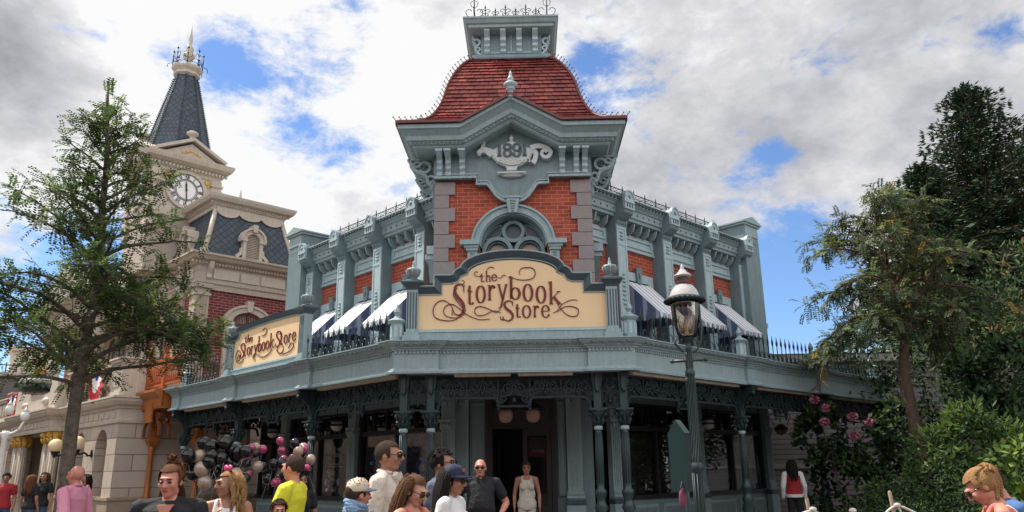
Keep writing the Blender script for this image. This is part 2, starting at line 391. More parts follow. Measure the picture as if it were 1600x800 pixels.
# ------------------------------------------------------------------ ground
g = MB(); g.box(-220, 220, -60, 420, -0.3, 0.0)
tag(g.build('plaza_paving', PAVE), kind='structure')
g = MB(); g.prism([(b2w(*p).x, b2w(*p).y) for p in [WL(11.6, .05), WL(0, .05), WR(0, .05), WR(11.6, .05), WR(11.6, 2.6), WL(11.6, 2.6)]], 0.004, .14, ax='xy')
tag(g.build('porch_floor', PAVE), kind='structure')

# ------------------------------------------------------------------ the store
store = empty('corner_store', ORIG, RZ, 'teal and red brick corner shop with a square tower dated 1891 and iron porch', 'building')
def P_(mb, name, m, parent=None): return mb.build(name, m, parent or store)

EH = 3.77
def corner(n, side): return (side*(2.1-n*math.tan(R_(22.5))), n)
def eave_path():
    a, b = .20, .13
    L = [WL(9.97, 3.6), WL(9.97, b), WL(9.5, b), WL(9.5, a), WL(6.72, a), WL(6.72, b), WL(6.27, b), WL(6.27, a), WL(3.35, a), WL(3.35, b), WL(2.9, b), WL(2.9, a), WL(.13, a), WL(.13, b), corner(b, -1), (-1.28, b), (-1.28, a)]
    Rr = [(1.28, a), (1.28, b), corner(b, 1), WR(.13, b), WR(.13, a), WR(3.85, a), WR(3.85, b), WR(4.35, b), WR(4.35, a), WR(7.1, a), WR(7.1, b), WR(7.6, b), WR(7.6, a), WR(10.7, a), WR(10.7, b), WR(11.15, b), WR(11.15, 3.6)]
    return L+Rr
EP = eave_path()
m = MB()
m.sweep(EP, [(-.16, 3.21), (.06, 3.21), (.065, 3.245), (.03, 3.265), (.025, 3.285), (0, 3.30), (0, 3.60), (.03, 3.605), (.035, 3.63), (.07, 3.645), (.075, 3.665), (.11, 3.68), (.155, 3.725), (.16, 3.745), (.185, 3.75), (.185, 3.77), (-.16, 3.77)])
for i in range(len(EP)-1):
    a, b = Vector(EP[i]), Vector(EP[i+1]); L = (b-a).length
    if L < .35: continue
    t = (b-a)/L; o = Vector((t.y, -t.x)); k = int(L/.062)
    for j in range(k):
        c = a+t*(L*(j+.5)/k)
        M2 = Matrix.Translation((c.x, c.y, 0)) @ Matrix.Rotation(math.atan2(t.y, t.x), 4, 'Z')
        s0 = m.M; m.M = M2; m.box(-.019, .019, -.026, .01, 3.555, 3.598); m.M = s0
for i in range(len(EP)-1):
    a, b = Vector(EP[i]), Vector(EP[i+1]); L = (b-a).length
    if L < .35: continue
    t = (b-a)/L; o = Vector((t.y, -t.x)); k = int(L/.15)
    for j in range(k):
        c = a+t*(L*(j+.5)/k)+o*.135
        m.ball((c.x, c.y, 3.70), (.045, .045, .016), 6, 4, 1)
        c = a+t*(L*(j+1)/k)+o*.12
        m.ball((c.x, c.y, 3.692), (.018, .018, .02), 5, 4, 1)
P_(m, 'porch_entablature', [TEAL, TEAL2])
# porch roof deck and boarded ceiling
m = MB()
dk = [WL(9.8, .35), corner(.35, -1), corner(.35, 1), WR(11.0, .35), WR(11.0, 3.4), (2.6, 6.0), (-2.6, 6.0), WL(9.8, 3.4)]
m.prism(dk, 3.30, 3.74, ax='xy'); P_(m, 'porch_roof', TEAL2)
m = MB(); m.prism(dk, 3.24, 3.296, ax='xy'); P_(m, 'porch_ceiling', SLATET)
m = MB()
for a, b in [((-1.02, .42), (-.05, .42)), ((.08, .42), (1.02, .42))]: m.box(a[0], b[0], .24, .36, 3.165, 3.235)
m.M = FL
for a, b in ((.2, 2.8), (3.45, 6.1), (6.85, 9.4)): m.box(a, b, .26, .38, 3.165, 3.235)
m.M = FR
for a, b in ((.2, 3.7), (4.45, 7.0), (7.7, 10.6)): m.box(a, b, .26, .38, 3.165, 3.235)
P_(m, 'soffit_strip', BEIGEL)

# cast iron porch columns -------------------------------------------------
def column_mesh(mb):
    mb.lathe([(.15, .14), (.15, .30), (.115, .34), (.115, .62), (.135, .66), (.10, .72), (.13, .80), (.085, .92), (.12, .99), (.08, 1.06), (.07, 1.12), (.10, 1.20), (.105, 1.25), (.065, 1.30), (.068, 1.36), (.056, 2.20), (.056, 2.24)], seg=12)
    mb.lathe([(.062, 2.24), (.075, 2.255), (.075, 2.30), (.062, 2.315)], seg=12, mi=1)
    for k in range(10):   # flutes
        a = 2*PI*k/10; mb.tube([(.066*math.cos(a), .066*math.sin(a), 1.38), (.056*math.cos(a), .056*math.sin(a), 2.2)], .009, 4, mi=0)
    mb.lathe([(.062, 2.315), (.072, 2.36), (.10, 2.44), (.095, 2.47), (.14, 2.54), (.15, 2.56), (.15, 2.585), (.05, 2.59)], seg=8, mi=0)
    for k in range(8):    # acanthus curls
        a = 2*PI*k/8
        c, s_ = math.cos(a), math.sin(a)
        mb.tube([(.07*c, .07*s_, 2.33), (.10*c, .10*s_, 2.40), (.125*c, .125*s_, 2.43), (.12*c, .12*s_, 2.40)], [.022, .022, .018, .01], 5, mi=0)
        a += PI/8; c, s_ = math.cos(a), math.sin(a)
        mb.tube([(.08*c, .08*s_, 2.42), (.12*c, .12*s_, 2.49), (.155*c, .155*s_, 2.53), (.165*c, .165*s_, 2.50), (.145*c, .145*s_, 2.485)], [.02, .02, .018, .013, .008], 5, mi=0)
    mb.sqlathe([(.05, 2.59), (.065, 2.60), (.062, 2.95), (.075, 2.97), (.085, 3.05), (.10, 3.21)], mi=0)
    mb.sqlathe([(.15, 2.572), (.15, 2.60)], mi=0)
    mb.box(-.035, .035, -.13, -.06, 2.93, 3.21, 0); mb.ball((0, -.10, 2.92), (.035, .035, .05), 6, 5, 0)
col0 = MB(); column_mesh(col0)
colO = P_(col0, 'porch_column', [IRONL, TEAL]);
cols = [(-1.90, .42), (-1.43, .42), (1.43, .42), (1.88, .42)]+[WL(d, .42) for d in (3.2, 6.5, 9.62)]+[WR(d, .42) for d in (3.9, 7.35, 10.9)]
for i, c in enumerate(cols):
    o = colO if i == 0 else colO.copy()
    if i: COL.objects.link(o)
    o.location = (c[0], c[1], 0)
    if i in (0, 1, 2, 3): pass
    elif i < 7: o.rotation_euler.z = -R_(45)
    else: o.rotation_euler.z = R_(45)
# extra corner bracket curls at the top of the wing columns
def frieze(mb, x0, x1, drop=True, zt=3.17, zb=2.82, seed=0):
    """pierced scroll frieze between two posts, in the xz plane with its curved brackets"""
    L = x1-x0; y0, y1 = -.02, .02
    mb.box(x0, x1, -.025, .025, zt-.035, zt+.03)
    cx = (x0+x1)/2
    k = max(1, int(round(L/.52))); k += (k+1) % 2
    w = L/k
    for i in range(k):
        a = x0+i*w; b = a+w; mid = (i == k//2)
        z0 = zb-(.15 if (mid and drop and k > 1) else 0)
        mb.box(a-.012, a+.012, -.022, .022, z0, zt-.03)
        if i == k-1: mb.box(b-.012, b+.012, -.022, .022, z0, zt-.03)
        c = (a+b)/2; h = zt-.03-z0; zc = z0+h/2
        r = min(w*.5, h)*.40
        for sx in (-1, 1):
            sp = spiral(c+sx*w*.22, zc+h*.10, r, .03, 90+sx*200, -sx*1.6, 22); ribbon(mb, sp, lambda t, s: .015*(1-.35*s), y0, y1)
            sp = spiral(c+sx*w*.33, z0+h*.24, r*.62, .018, 270, sx*1.4, 16); ribbon(mb, sp, .011, y0, y1)
            sp = spiral(c+sx*w*.08, zt-.03-h*.22, r*.5, .015, 0 if sx > 0 else 180, sx*1.4, 14); ribbon(mb, sp, .010, y0, y1)
            ribbon(mb, smooth([(c+sx*w*.46, z0+.01), (c+sx*w*.40, zc), (c+sx*w*.20, zc+h*.32), (c, zt-.04)], 4), .010, y0, y1)
            mb.ball((c+sx*w*.22, -0.0, zc+h*.10), (.03, .03, .03), 6, 4)
        mb.ball((c, 0, z0+h*.2), (.04, .03, .055), 6, 4)
    # lower rail with the stepped drop in the middle and quarter-round brackets at the ends
    if k > 1:
        m0 = x0+(k//2)*w; m1 = m0+w; br = min(.32, w*.8)
        if drop:
            for s_, e, mm in ((1, x0, m0), (-1, x1, m1)):
                pts = [(e+s_*.05, 2.60), (e+s_*.05, zb-br*.55), (e+s_*br*.35, zb-br*.12), (e+s_*br*.9, zb-.012), (mm-s_*.10, zb-.012), (mm-s_*.02, zb-.05), (mm, zb-.16)]
                ribbon(mb, smooth(pts, 5), .022, -.03, .03)
                mb.ball((mm, 0, zb-.20), (.028, .028, .045), 6, 5); mb.ball((e+s_*br*1.15, 0, zb-.06), (.022, .022, .035), 6, 5)
            mb.box(m0, m1, -.03, .03, zb-.175, zb-.14)
        else:
            for s_, e in ((1, x0), (-1, x1)):
                pts = [(e+s_*.05, 2.60), (e+s_*.05, zb-br*.55), (e+s_*br*.35, zb-.04), (cx, zb-.012)]
                ribbon(mb, smooth(pts, 5), .022, -.03, .03)
    else:
        mb.box(x0, x1, -.025, .025, zb-.02, zb+.01)
def frieze_at(M4, x0, x1, **kw):
    mb = MB(M4 @ Matrix.Translation((0, .42, 0))); frieze(mb, x0, x1, **kw); P_(mb, 'scroll_frieze', IRON)
ID = Matrix()
frieze_at(ID, -1.36, 1.36)
frieze_at(ID, -1.83, -1.50, zb=2.62); frieze_at(ID, 1.50, 1.81, zb=2.62)
for a, b in ((.13, 3.12), (3.28, 6.42), (6.58, 9.54)): frieze_at(FL, a, b)
for a, b in ((.13, 3.82), (3.98, 7.27), (7.43, 10.82)): frieze_at(FR, a, b)
# end returns of the porch
for F_, d, nm in ((FL, 9.7, 0), (FR, 10.95, 1)):
    mb = MB(F_ @ Matrix.Translation((d, 0, 0)) @ Matrix.Rotation(PI/2, 4, 'Z')); frieze(mb, .5, 2.5); P_(mb, 'scroll_frieze', IRON)
# big eave scroll brackets outside the wing columns
for F_, ds in ((FL, (3.2, 6.5, 9.62)), (FR, (3.9, 7.35, 10.9))):
    for d in ds:
        mb = MB(); mb.M = F_ @ Matrix.Translation((d, .42, 0))
        pts = smooth([(-.36, 3.2), (-.34, 3.08), (-.22, 2.98), (-.10, 2.86), (-.06, 2.66)], 4)
        P2 = [(p.x, p.y) for p in pts]+[(0, 2.66), (0, 3.2)]
        mb.prism(P2, -.04, .04, ax='yz'); mb.ball((0, -.33, 3.05), (.05, .06, .06), 8, 6); P_(mb, 'eave_bracket', IRON)

# ground floor shopfront ----------------------------------------------------
m = MB()
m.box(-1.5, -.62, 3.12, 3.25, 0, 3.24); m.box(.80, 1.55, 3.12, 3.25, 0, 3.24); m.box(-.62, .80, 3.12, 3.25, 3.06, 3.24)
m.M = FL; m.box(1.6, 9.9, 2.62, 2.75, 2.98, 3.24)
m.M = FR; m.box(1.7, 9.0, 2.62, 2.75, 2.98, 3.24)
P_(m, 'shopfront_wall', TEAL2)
def fluted_pilaster(mb, x, y, w, z0, z1, base=1.0, flutes=5):
    mb.box(x-w/2, x+w/2, y, y+.12, z0, z1, 0)
    for k in range(flutes):
        cx = x-w/2+w*(k+1)/(flutes+1); mb.box(cx-.010, cx+.010, y-.013, y+.005, base+.22, z1-.35, 0)
    mb.box(x-w/2-.03, x+w/2+.03, y-.04, y+.1, base, base+.06, 0); mb.box(x-w/2-.02, x+w/2+.02, y-.03, y+.1, base+.07, base+.14, 0)
    mb.box(x-w/2-.05, x+w/2+.05, y-.07, y+.1, base-.12, base-.03, 1); mb.box(x-w/2-.04, x+w/2+.04, y-.05, y+.1, 0.1, base-.13, 0)
    mb.box(x-w/2-.02, x+w/2+.02, y-.03, y+.1, z1-.10, z1-.02, 0)
    for j, (a, b) in enumerate(((.05, .035), (.045, .08), (.035, .14), (.045, .19), (.02, .25))):   # carved drop
        mb.ball((x, y-.02, z1-.12-b), (a, .03, .035), 8, 5, 0)
        mb.ball((x-.04, y-.015, z1-.10-b), (.02, .02, .03), 6, 4, 0); mb.ball((x+.04, y-.015, z1-.10-b), (.02, .02, .03), 6, 4, 0)
for x in (-1.13, 1.16):
    m = MB(); fluted_pilaster(m, x, 2.98, .30, .14, 3.22, 1.05); P_(m, 'fluted_pilaster', [TEAL, SLATET])
for F_, ds in ((FL, (1.55, 5.05, 8.35)), (FR, (2.45, 5.6, 8.85))):
    for d in ds:
        m = MB(F_); fluted_pilaster(m, d, 2.50, .30, .14, 3.22, 1.05, 4)
        m.box(d-.20, d+.20, 2.46, 2.6, 2.55, 2.62, 0); m.box(d-.18, d+.18, 2.48, 2.6, 2.42, 2.50, 0)
        for k in (-1, 0, 1): m.ball((d+k*.1, 2.47, 2.50), (.05, .04, .07), 6, 5, 0)
        P_(m, 'fluted_pilaster', [TEAL, SLATET])
# recessed side panels by the doors
for x0, x1 in ((-.95, -.66), (.84, .99)):
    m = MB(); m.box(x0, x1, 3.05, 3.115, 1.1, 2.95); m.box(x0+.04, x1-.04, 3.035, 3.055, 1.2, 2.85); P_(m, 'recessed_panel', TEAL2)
# the double door
door = MB()
door.box(-.62, -.50, 3.06, 3.2, .14, 3.06); door.box(.70, .80, 3.06, 3.2, .14, 3.06); door.box(-.50, .70, 3.06, 3.2, 2.98, 3.06)
door.box(-.50, .70, 3.04, 3.2, 2.42, 2.56)
dfr = P_(door, 'door_frame', PLUM)
m = MB(); m.box(-.5, .7, 3.14, 3.15, 2.56, 2.98); P_(m, 'transom_pane', mat('transom glass', (.045, .055, .055), .12, .1), dfr)
for x0, x1 in ((.12, .69),):
    m = MB(); m.box(x0, x0+.09, 3.08, 3.14, .14, 2.42); m.box(x1-.09, x1, 3.08, 3.14, .14, 2.42); m.box(x0+.09, x1-.09, 3.08, 3.14, .14, .9); m.box(x0+.09, x1-.09, 3.08, 3.14, 2.28, 2.42)
    o = P_(m, 'door_leaf', PLUM)
    m = MB(); m.box(x0+.09, x1-.09, 3.11, 3.12, .9, 2.28); P_(m, 'door_pane', GLASS, o)
    m = MB(); m.tube([(x0+.05, 3.04, 1.1), (x0+.05, 3.04, 1.4)], .012); P_(m, 'door_handle', GOLD, o)
# the left leaf stands open inwards
m = MB(Matrix.Translation((-.49, 3.16, 0)) @ Matrix.Rotation(R_(75), 4, 'Z')); m.box(0, .09, 0, .05, .14, 2.42); m.box(.5, .59, 0, .05, .14, 2.42); m.box(.09, .5, 0, .05, .14, .9); m.box(.09, .5, 0, .05, 2.28, 2.42)
o = P_(m, 'door_leaf', PLUM); m2 = MB(m.M); m2.box(.09, .5, .02, .03, .9, 2.28); P_(m2, 'door_pane', GLASS, o)
def shop_window(F_, d0, d1, n=2.62, muntins=3, blind=None):
    m = MB(F_)
    m.box(d0, d1, n, n+.10, .14, .98, 1)                                     # stall riser
    k = max(1, int((d1-d0)/1.1))
    for i in range(k):
        a = d0+(d1-d0)*i/k+.10; b = d0+(d1-d0)*(i+1)/k-.10
        m.box(a, b, n-.025, n+.01, .30, .86, 2); m.box(a+.06, b-.06, n-.032, n-.02, .36, .80, 1)
    m.box(d0, d1, n-.06, n+.1, .98, 1.06, 0)
    m.box(d0, d0+.09, n-.02, n+.1, 1.06, 2.98, 0); m.box(d1-.09, d1, n-.02, n+.1, 1.06, 2.98, 0)
    m.box(d0+.09, d1-.09, n-.02, n+.1, 2.40, 2.50, 0); m.box(d0+.09, d1-.09, n-.02, n+.1, 2.92, 2.98, 0)
    for i in range(1, muntins*2): x = d0+(d1-d0)*i/(muntins*2); m.box(x-.015, x+.015, n, n+.05, 2.50, 2.92, 0)
    m.box((d0+d1)/2-.03, (d0+d1)/2+.03, n-.01, n+.06, 1.06, 2.40, 0)
    w = P_(m, 'shop_window', [WINF, TEAL2, TEAL])
    m = MB(F_); m.box(d0+.09, d1-.09, n+.055, n+.062, 1.06, 2.92); P_(m, 'window_pane', GLASS, w)
    if blind:
        m = MB(F_); m.box(d0+.12, (d0+d1)/2-.06, n+.12, n+.13, 1.08, 2.35); m.box((d0+d1)/2+.06, d1-.12, n+.12, n+.13, 1.08, 2.35); P_(m, 'window_blind', blind, w)
    return w
BLIND = mat('dark beige blind', (.055, .045, .038), .9, .1)
shop_window(FL, 1.72, 4.88); shop_window(FL, 5.22, 8.18); shop_window(FL, 8.52, 9.85)
shop_window(FR, 2.62, 5.43, blind=BLIND); shop_window(FR, 5.77, 8.68, blind=BLIND)
# dark rooms behind the glass
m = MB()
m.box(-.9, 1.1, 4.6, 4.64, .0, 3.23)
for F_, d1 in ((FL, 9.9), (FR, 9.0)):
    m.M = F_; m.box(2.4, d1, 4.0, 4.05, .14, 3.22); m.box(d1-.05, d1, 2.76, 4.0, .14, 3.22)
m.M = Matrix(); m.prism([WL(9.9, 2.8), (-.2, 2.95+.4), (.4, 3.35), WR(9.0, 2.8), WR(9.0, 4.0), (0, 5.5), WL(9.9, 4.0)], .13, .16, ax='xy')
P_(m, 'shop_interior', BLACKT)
# poster and bright merchandise seen through the right door leaf
m = MB(); m.box(.24, .58, 3.17, 3.175, 2.02, 2.24, 0); m.box(.24, .58, 3.165, 3.17, 1.86, 1.98, 1)
m.box(.30, .55, 3.165, 3.17, 1.94, 2.0, 2)
P_(m, 'door_poster', [mat('poster grey', (.07, .06, .06), .6, .4, 40), mat('poster red', (.22, .02, .015), .6, .3, 30), mat('poster pale', (.25, .2, .18), .6, .3, 30)])
# arched line of small gold window writing and plain bars of it (shop window lettering)
def deco_window(F_, d, n, z, sc, mt):
    m = MB(F_)
    for r, n_ in ((.34, 15), (.27, 13)):
        for k in range(n_):
            a = R_(140-100*k/(n_-1)); x = d+r*sc*math.cos(a); zz = z+r*sc*math.sin(a)*.55
            m.cbox(x, n, zz, .014*sc, .002, .035*sc)
    for k in range(12): m.cbox(d+(k-5.5)*.038*sc, n, z-.02, .018*sc, .002, .03*sc)
    m.box(d-.28*sc, d+.28*sc, n-.001, n+.001, z-.08, z-.07)
    return m.build('window_lettering', mt, store)
deco_window(FR, 3.3, 2.735, 1.95, 1.25, mat('faded gold lettering', (.12, .085, .05), .5, .2))
deco_window(FL, 5.95, 2.66, 1.82, 1.2, mat('white window lettering', (.30, .30, .30), .5, .2))

# upper wings ---------------------------------------------------------------
def wing(F_, s, ds, end0, end1, side):
    wn_ = s+.62
    m = MB(F_); m.box(1.2, end1, wn_, wn_+.2, 3.74, 7.52); m.box(end1-.15, end1, wn_+.2, wn_+3.5, 3.74, 7.4)
    P_(m, 'brick_wall', BRICK)
    m = MB(F_); m.box(1.0, end1-.02, wn_+.2, wn_+3.4, 7.30, 7.50); P_(m, 'flat_roof', SLATET)
    bays = [(a+.17, b-.17) for a, b in zip(ds[:-1], ds[1:])]
    # cornice
    m = MB(F_)
    prof = [(-.02, 7.02), (.05, 7.02), (.06, 7.07), (.28, 7.09), (.29, 7.15), (.33, 7.17), (.34, 7.33), (.37, 7.345), (.39, 7.38), (.45, 7.43), (.46, 7.49), (.50, 7.50), (.50, 7.53), (-.02, 7.53)]
    m.sweep([(1.4, wn_), (end1, wn_)], prof); 
    x = 1.6
    while x < end1-.1:
        m.ball((x, wn_-.345, 7.25), (.022, .014, .022), 6, 4, 1); x += .22
    x = 1.6
    while x < end1-.1:
        m.ball((x, wn_-.46, 7.46), (.05, .05, .028), 6, 4, 1); x += .13
    # curved under-brackets, panels
    m2 = MB(F_)
    for a, b in bays+[(1.75, ds[0]-.17)]:
        k = max(2, int((b-a)/.27))
        for j in range(k):
            x = a+(b-a)*(j+.5)/k
            pts = arc(wn_-.03, 7.06, .24, 180, 250, 6)
            m.prism([(p[0], p[1]) for p in pts]+[(wn_, 6.84), (wn_, 7.06)], x-.02, x+.02, ax='yz')
            m.prism([(wn_-.10, 7.06), (wn_-.08, 6.96), (wn_, 6.92), (wn_, 7.06)], x+.03, x+(b-a)/k-.05, ax='yz')
        m2.box(a, b, wn_-.045, wn_, 6.50, 6.86)
        m2.box(a+.09, b-.09, wn_-.075, wn_-.04, 6.75, 6.80); m2.box(a+.09, b-.09, wn_-.075, wn_-.04, 6.57, 6.62)
        m2.box(a+.09, a+.14, wn_-.075, wn_-.04, 6.62, 6.75); m2.box(b-.14, b-.09, wn_-.075, wn_-.04, 6.62, 6.75)
        m2.box(a, b, wn_-.07, wn_, 6.47, 6.50); P_(m2, 'frieze_panel', TEALL); m2 = MB(F_)
    P_(m, 'wing_cornice', [TEAL, SLATET])
    # pilasters with their rounded caps
    for d in ds:
        m = MB(F_)
        m.box(d-.17, d+.17, s+.30, wn_, 3.74, 6.95, 0)
        for x0, x1, z0, z1 in ((d-.17, d-.125, 3.9, 6.85), (d+.125, d+.17, 3.9, 6.85), (d-.125, d+.125, 6.42, 6.48), (d-.125, d+.125, 6.80, 6.85), (d-.125, d+.125, 4.75, 4.85)):
            m.box(x0, x1, s+.272, s+.30, z0, z1, 1)
        m.box(d-.125, d+.125, s+.285, s+.30, 3.9, 6.85, 1)
        random.seed(int(d*100))
        for z, r in ((6.72, .05), (6.64, .04), (6.56, .05), (5.75, .028), (5.66, .035), (5.58, .045), (5.48, .05), (5.38, .05), (5.28, .045), (5.18, .05), (5.08, .045)):   # carved leaves
            for sx in (-1, 1):
                m.ball((d+sx*r*.8, s+.28, z), (r*.8, .022, .022), 6, 4, 2, Matrix.Rotation(-sx*.7, 3, 'Y'))
            m.ball((d, s+.275, z), (.02, .02, .03), 6, 4, 2)
        m.prism([(wn_, 6.90), (s+.30, 6.90), (s+.27, 6.95), (s+.27, 7.0), (s+.18, 7.03), (s+.05, 7.12), (s+.03, 7.18), (s+.03, 7.50), (wn_, 7.50)], d-.16, d+.16, ax='yz', mi=0)
        cp = [(d-.17, 7.20), (d+.17, 7.20)]+arc(d, 7.48, .175, 0, 180, 10)
        m.prism(cp, s, s+.06, 1)
        cp2 = [(d-.155, 7.20), (d+.155, 7.20)]+arc(d, 7.47, .16, 0, 180, 10)
        m.prism(cp2, s+.06, s+.95, 0)
        ribbon(m, arc(d, 7.48, .155, 0, 180, 10), .018, s-.02, s, 1)
        m.ball((d, s-.005, 7.50), (.05, .015, .05), 8, 5, 0)
        for k in (-1, 0, 1): m.box(d+k*.09-.022, d+k*.09+.022, s-.008, s, 7.24, 7.33, 3)
        m.box(d-.18, d+.18, s-.02, s+.02, 7.345, 7.37, 1)
        for k in range(7): m.ball((d, s+.08+k*.12, 7.64+.012), (.012, .03, .018), 5, 4, 1)
        P_(m, 'pilaster', [TEAL2, TEALL, TEAL, SLATET])
    # windows with stone surrounds, keystones and awnings
    for a, b in bays:
        c_ = (a+b)/2; hw = .40
        m = MB(F_)
        m.box(c_-hw-.20, c_-hw, wn_-.06, wn_, 4.3, 5.96, 0); m.box(c_+hw, c_+hw+.20, wn_-.06, wn_, 4.3, 5.96, 0)
        m.box(c_-hw, c_+hw, wn_-.06, wn_, 5.76, 5.96, 0)
        kp = [(c_-.07, 5.72), (c_+.07, 5.72), (c_+.10, 6.04), (c_-.10, 6.04)]; m.prism(kp, wn_-.12, wn_-.06, 1)
        m.box(c_-.11, c_+.11, wn_-.13, wn_-.06, 6.04, 6.08, 1); m.ball((c_, wn_-.13, 5.9), (.04, .03, .08), 6, 5, 1)
        w = P_(m, 'upper_window', [TEALL, TEAL2])
        m = MB(F_); m.box(c_-hw, c_+hw, wn_-.03, wn_-.005, 4.3, 5.76, 0)
        for x in (c_-hw, c_-.02, c_+hw-.04): m.box(x, x+.04, wn_-.05, wn_-.03, 4.3, 5.76, 1)
        for z in (4.9, 5.35): m.box(c_-hw, c_+hw, wn_-.045, wn_-.03, z, z+.035, 1)
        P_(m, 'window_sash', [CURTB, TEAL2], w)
        aw = MB(F_); x0, x1 = c_-.47, c_+.47; y0, y1 = s-.33, wn_-.07; z0, z1 = 4.86, 5.72; ns = 15
        for k in range(ns):
            xa = x0+(x1-x0)*k/ns; xb = x0+(x1-x0)*(k+1)/ns; mi = 1 if k % 3 == 1 else 0
            aw.add([(xa, y0, z0), (xb, y0, z0), (xb, y1, z1), (xa, y1, z1), (xa, y0, z0-.012), (xb, y0, z0-.012), (xb, y1, z1-.012), (xa, y1, z1-.012)], [(0, 1, 2, 3), (7, 6, 5, 4), (0, 4, 5, 1)], mi)
        nv = 10
        for k in range(nv):   # scalloped valance
            xa = x0+(x1-x0)*k/nv; xb = x0+(x1-x0)*(k+1)/nv; xm = (xa+xb)/2
            aw.prism([(xb, z0), (xa, z0), (xa, z0-.06), (xa+.02, z0-.10), (xm, z0-.125), (xb-.02, z0-.10), (xb, z0-.06)], y0-.004, y0+.004, k % 2)
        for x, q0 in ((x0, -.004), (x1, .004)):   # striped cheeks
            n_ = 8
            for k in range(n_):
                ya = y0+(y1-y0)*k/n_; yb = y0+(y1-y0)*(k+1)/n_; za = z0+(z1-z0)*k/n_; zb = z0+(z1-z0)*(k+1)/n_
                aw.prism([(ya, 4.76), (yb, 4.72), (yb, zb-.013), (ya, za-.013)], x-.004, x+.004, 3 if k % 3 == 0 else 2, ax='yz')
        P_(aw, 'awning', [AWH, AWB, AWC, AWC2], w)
    # blocky parapet chimney at the far end of the wing
    m = MB(F_)
    a, b = end1-.70, end1+.05
    m.box(a, b, s+.12, s+1.6, 3.74, 8.00, 0); m.box(a+.05, b-.05, s+.10, s+.12, 7.7, 8.02, 1)
    m.box(a-.05, b+.05, s+.06, s+1.66, 8.00, 8.06, 1); m.box(a-.09, b+.09, s+.02, s+1.7, 8.06, 8.10, 1)
    m.prism([(a-.09, 8.10), (b+.09, 8.10), ((a+b)/2, 8.26)], s+.02, s+1.7, 1)
    P_(m, 'parapet_block', [TEAL2, TEAL])
    # iron cresting on the roof
    m = MB(F_); n_ = s+.90; d0, d1 = (2.3, end1-.9); m.box(d0, d1, n_-.03, n_+.03, 7.5, 7.74)
    m.tube([(d0, n_, 8.13), (d1, n_, 8.13)], .012, 5); m.tube([(d0, n_, 8.02), (d1, n_, 8.02)], .010, 5); m.tube([(d0, n_, 7.76), (d1, n_, 7.76)], .012, 5)
    k = int((d1-d0)/.42); st = (d1-d0)/k
    for i in range(k+1):
        x = d0+i*st; m.tube([(x, n_, 7.5), (x, n_, 8.19), (x, n_, 8.26)], [.014, .014, .002], 5)
        if i < k:
            for j in range(3):
                xa = x+st*j/3; xb = x+st*(j+1)/3
                m.tube([(xa, n_, 8.03), (xb, n_, 8.12)], .006, 4); m.tube([(xa, n_, 8.12), (xb, n_, 8.03)], .006, 4)
            xm = x+st/2
            for sx in (-1, 1):
                m.tube(smooth([(xm, n_, 8.02), (xm+sx*.07, n_, 7.92), (xm+sx*.02, n_, 7.84), (xm+sx*.09, n_, 7.80), (xm+sx*.03, n_, 7.76)], 3), .008, 4)
            m.tube([(xm, n_, 8.0), (xm, n_, 7.76)], .006, 4)
    P_(m, 'roof_cresting', IRON)
wing(FR, 2.0, (2.72, 4.49, 6.22, 7.95), 1.2, 8.62, 1)
wing(FL, 2.3, (2.66, 4.35, 5.98, 7.60), 1.2, 8.50, -1)
# balcony level pieces beside the tower (small white hood and base)
for sx in (-1, 1):
    m = MB()
    m.box(sx*1.72-.12*1, sx*1.72+.16, 2.55, 3.0, 6.02, 6.20); m.box(sx*1.74-.14, sx*1.74+.12, 2.6, 3.0, 5.92, 6.02)
    m.prism([(2.62, 5.92), (3.0, 5.5), (3.0, 5.92)], sx*1.74-.08, sx*1.74+.08, ax='yz')
    P_(m, 'side_hood', TEALL if sx < 0 else TEAL)

# ------------------------------------------------------------------ tower
TC = 3.95
m = MB()
V0, V1 = 2.35, 2.75; hw = 1.60; ar = .70; az = 6.10
m.box(-hw, -ar, V0, V1, 3.74, az); m.box(ar, hw, V0, V1, 3.74, az)
top = [(-hw, az)]+[(-ar, az)]+[(p[0], p[1]) for p in arc(0, az, ar, 180, 0, 20)][1:-1]+[(ar, az), (hw, az), (hw, 8.5), (-hw, 8.5)]
# split at the crown so that both pieces are simple outlines
L_ = [(-hw, az)]+[(p[0], p[1]) for p in arc(0, az, ar, 180, 90, 12)]+[(0, 8.5), (-hw, 8.5)]
Rt = [(p[0], p[1]) for p in arc(0, az, ar, 90, 0, 12)]+[(hw, az), (hw, 8.5), (0, 8.5)]
m.prism(L_, V0, V1); m.prism(Rt, V0, V1)
m.box(-hw, -hw+.2, V1, 5.55, 3.74, 8.5); m.box(hw-.2, hw, V1, 5.55, 3.74, 8.5); m.box(-hw, hw, 5.55, 5.75, 3.74, 8.5)
tower = P_(m, 'tower_wall', BRICK)
for sx in (-1, 1):
    m = MB()
    for k in range(12):
        z = 7.53-.292*(k+1); w_ = .44 if k % 2 == 0 else .31
        x0, x1 = sorted((sx*1.66, sx*(1.66-w_)))
        m.box(x0, x1, 2.29, 2.40, z+.006, z+.286); x2, x3 = sorted((sx*1.66, sx*1.58)); m.box(x2, x3, 2.41, 2.41+w_, z+.006, z+.286)
    P_(m, 'quoin', QUOIN)
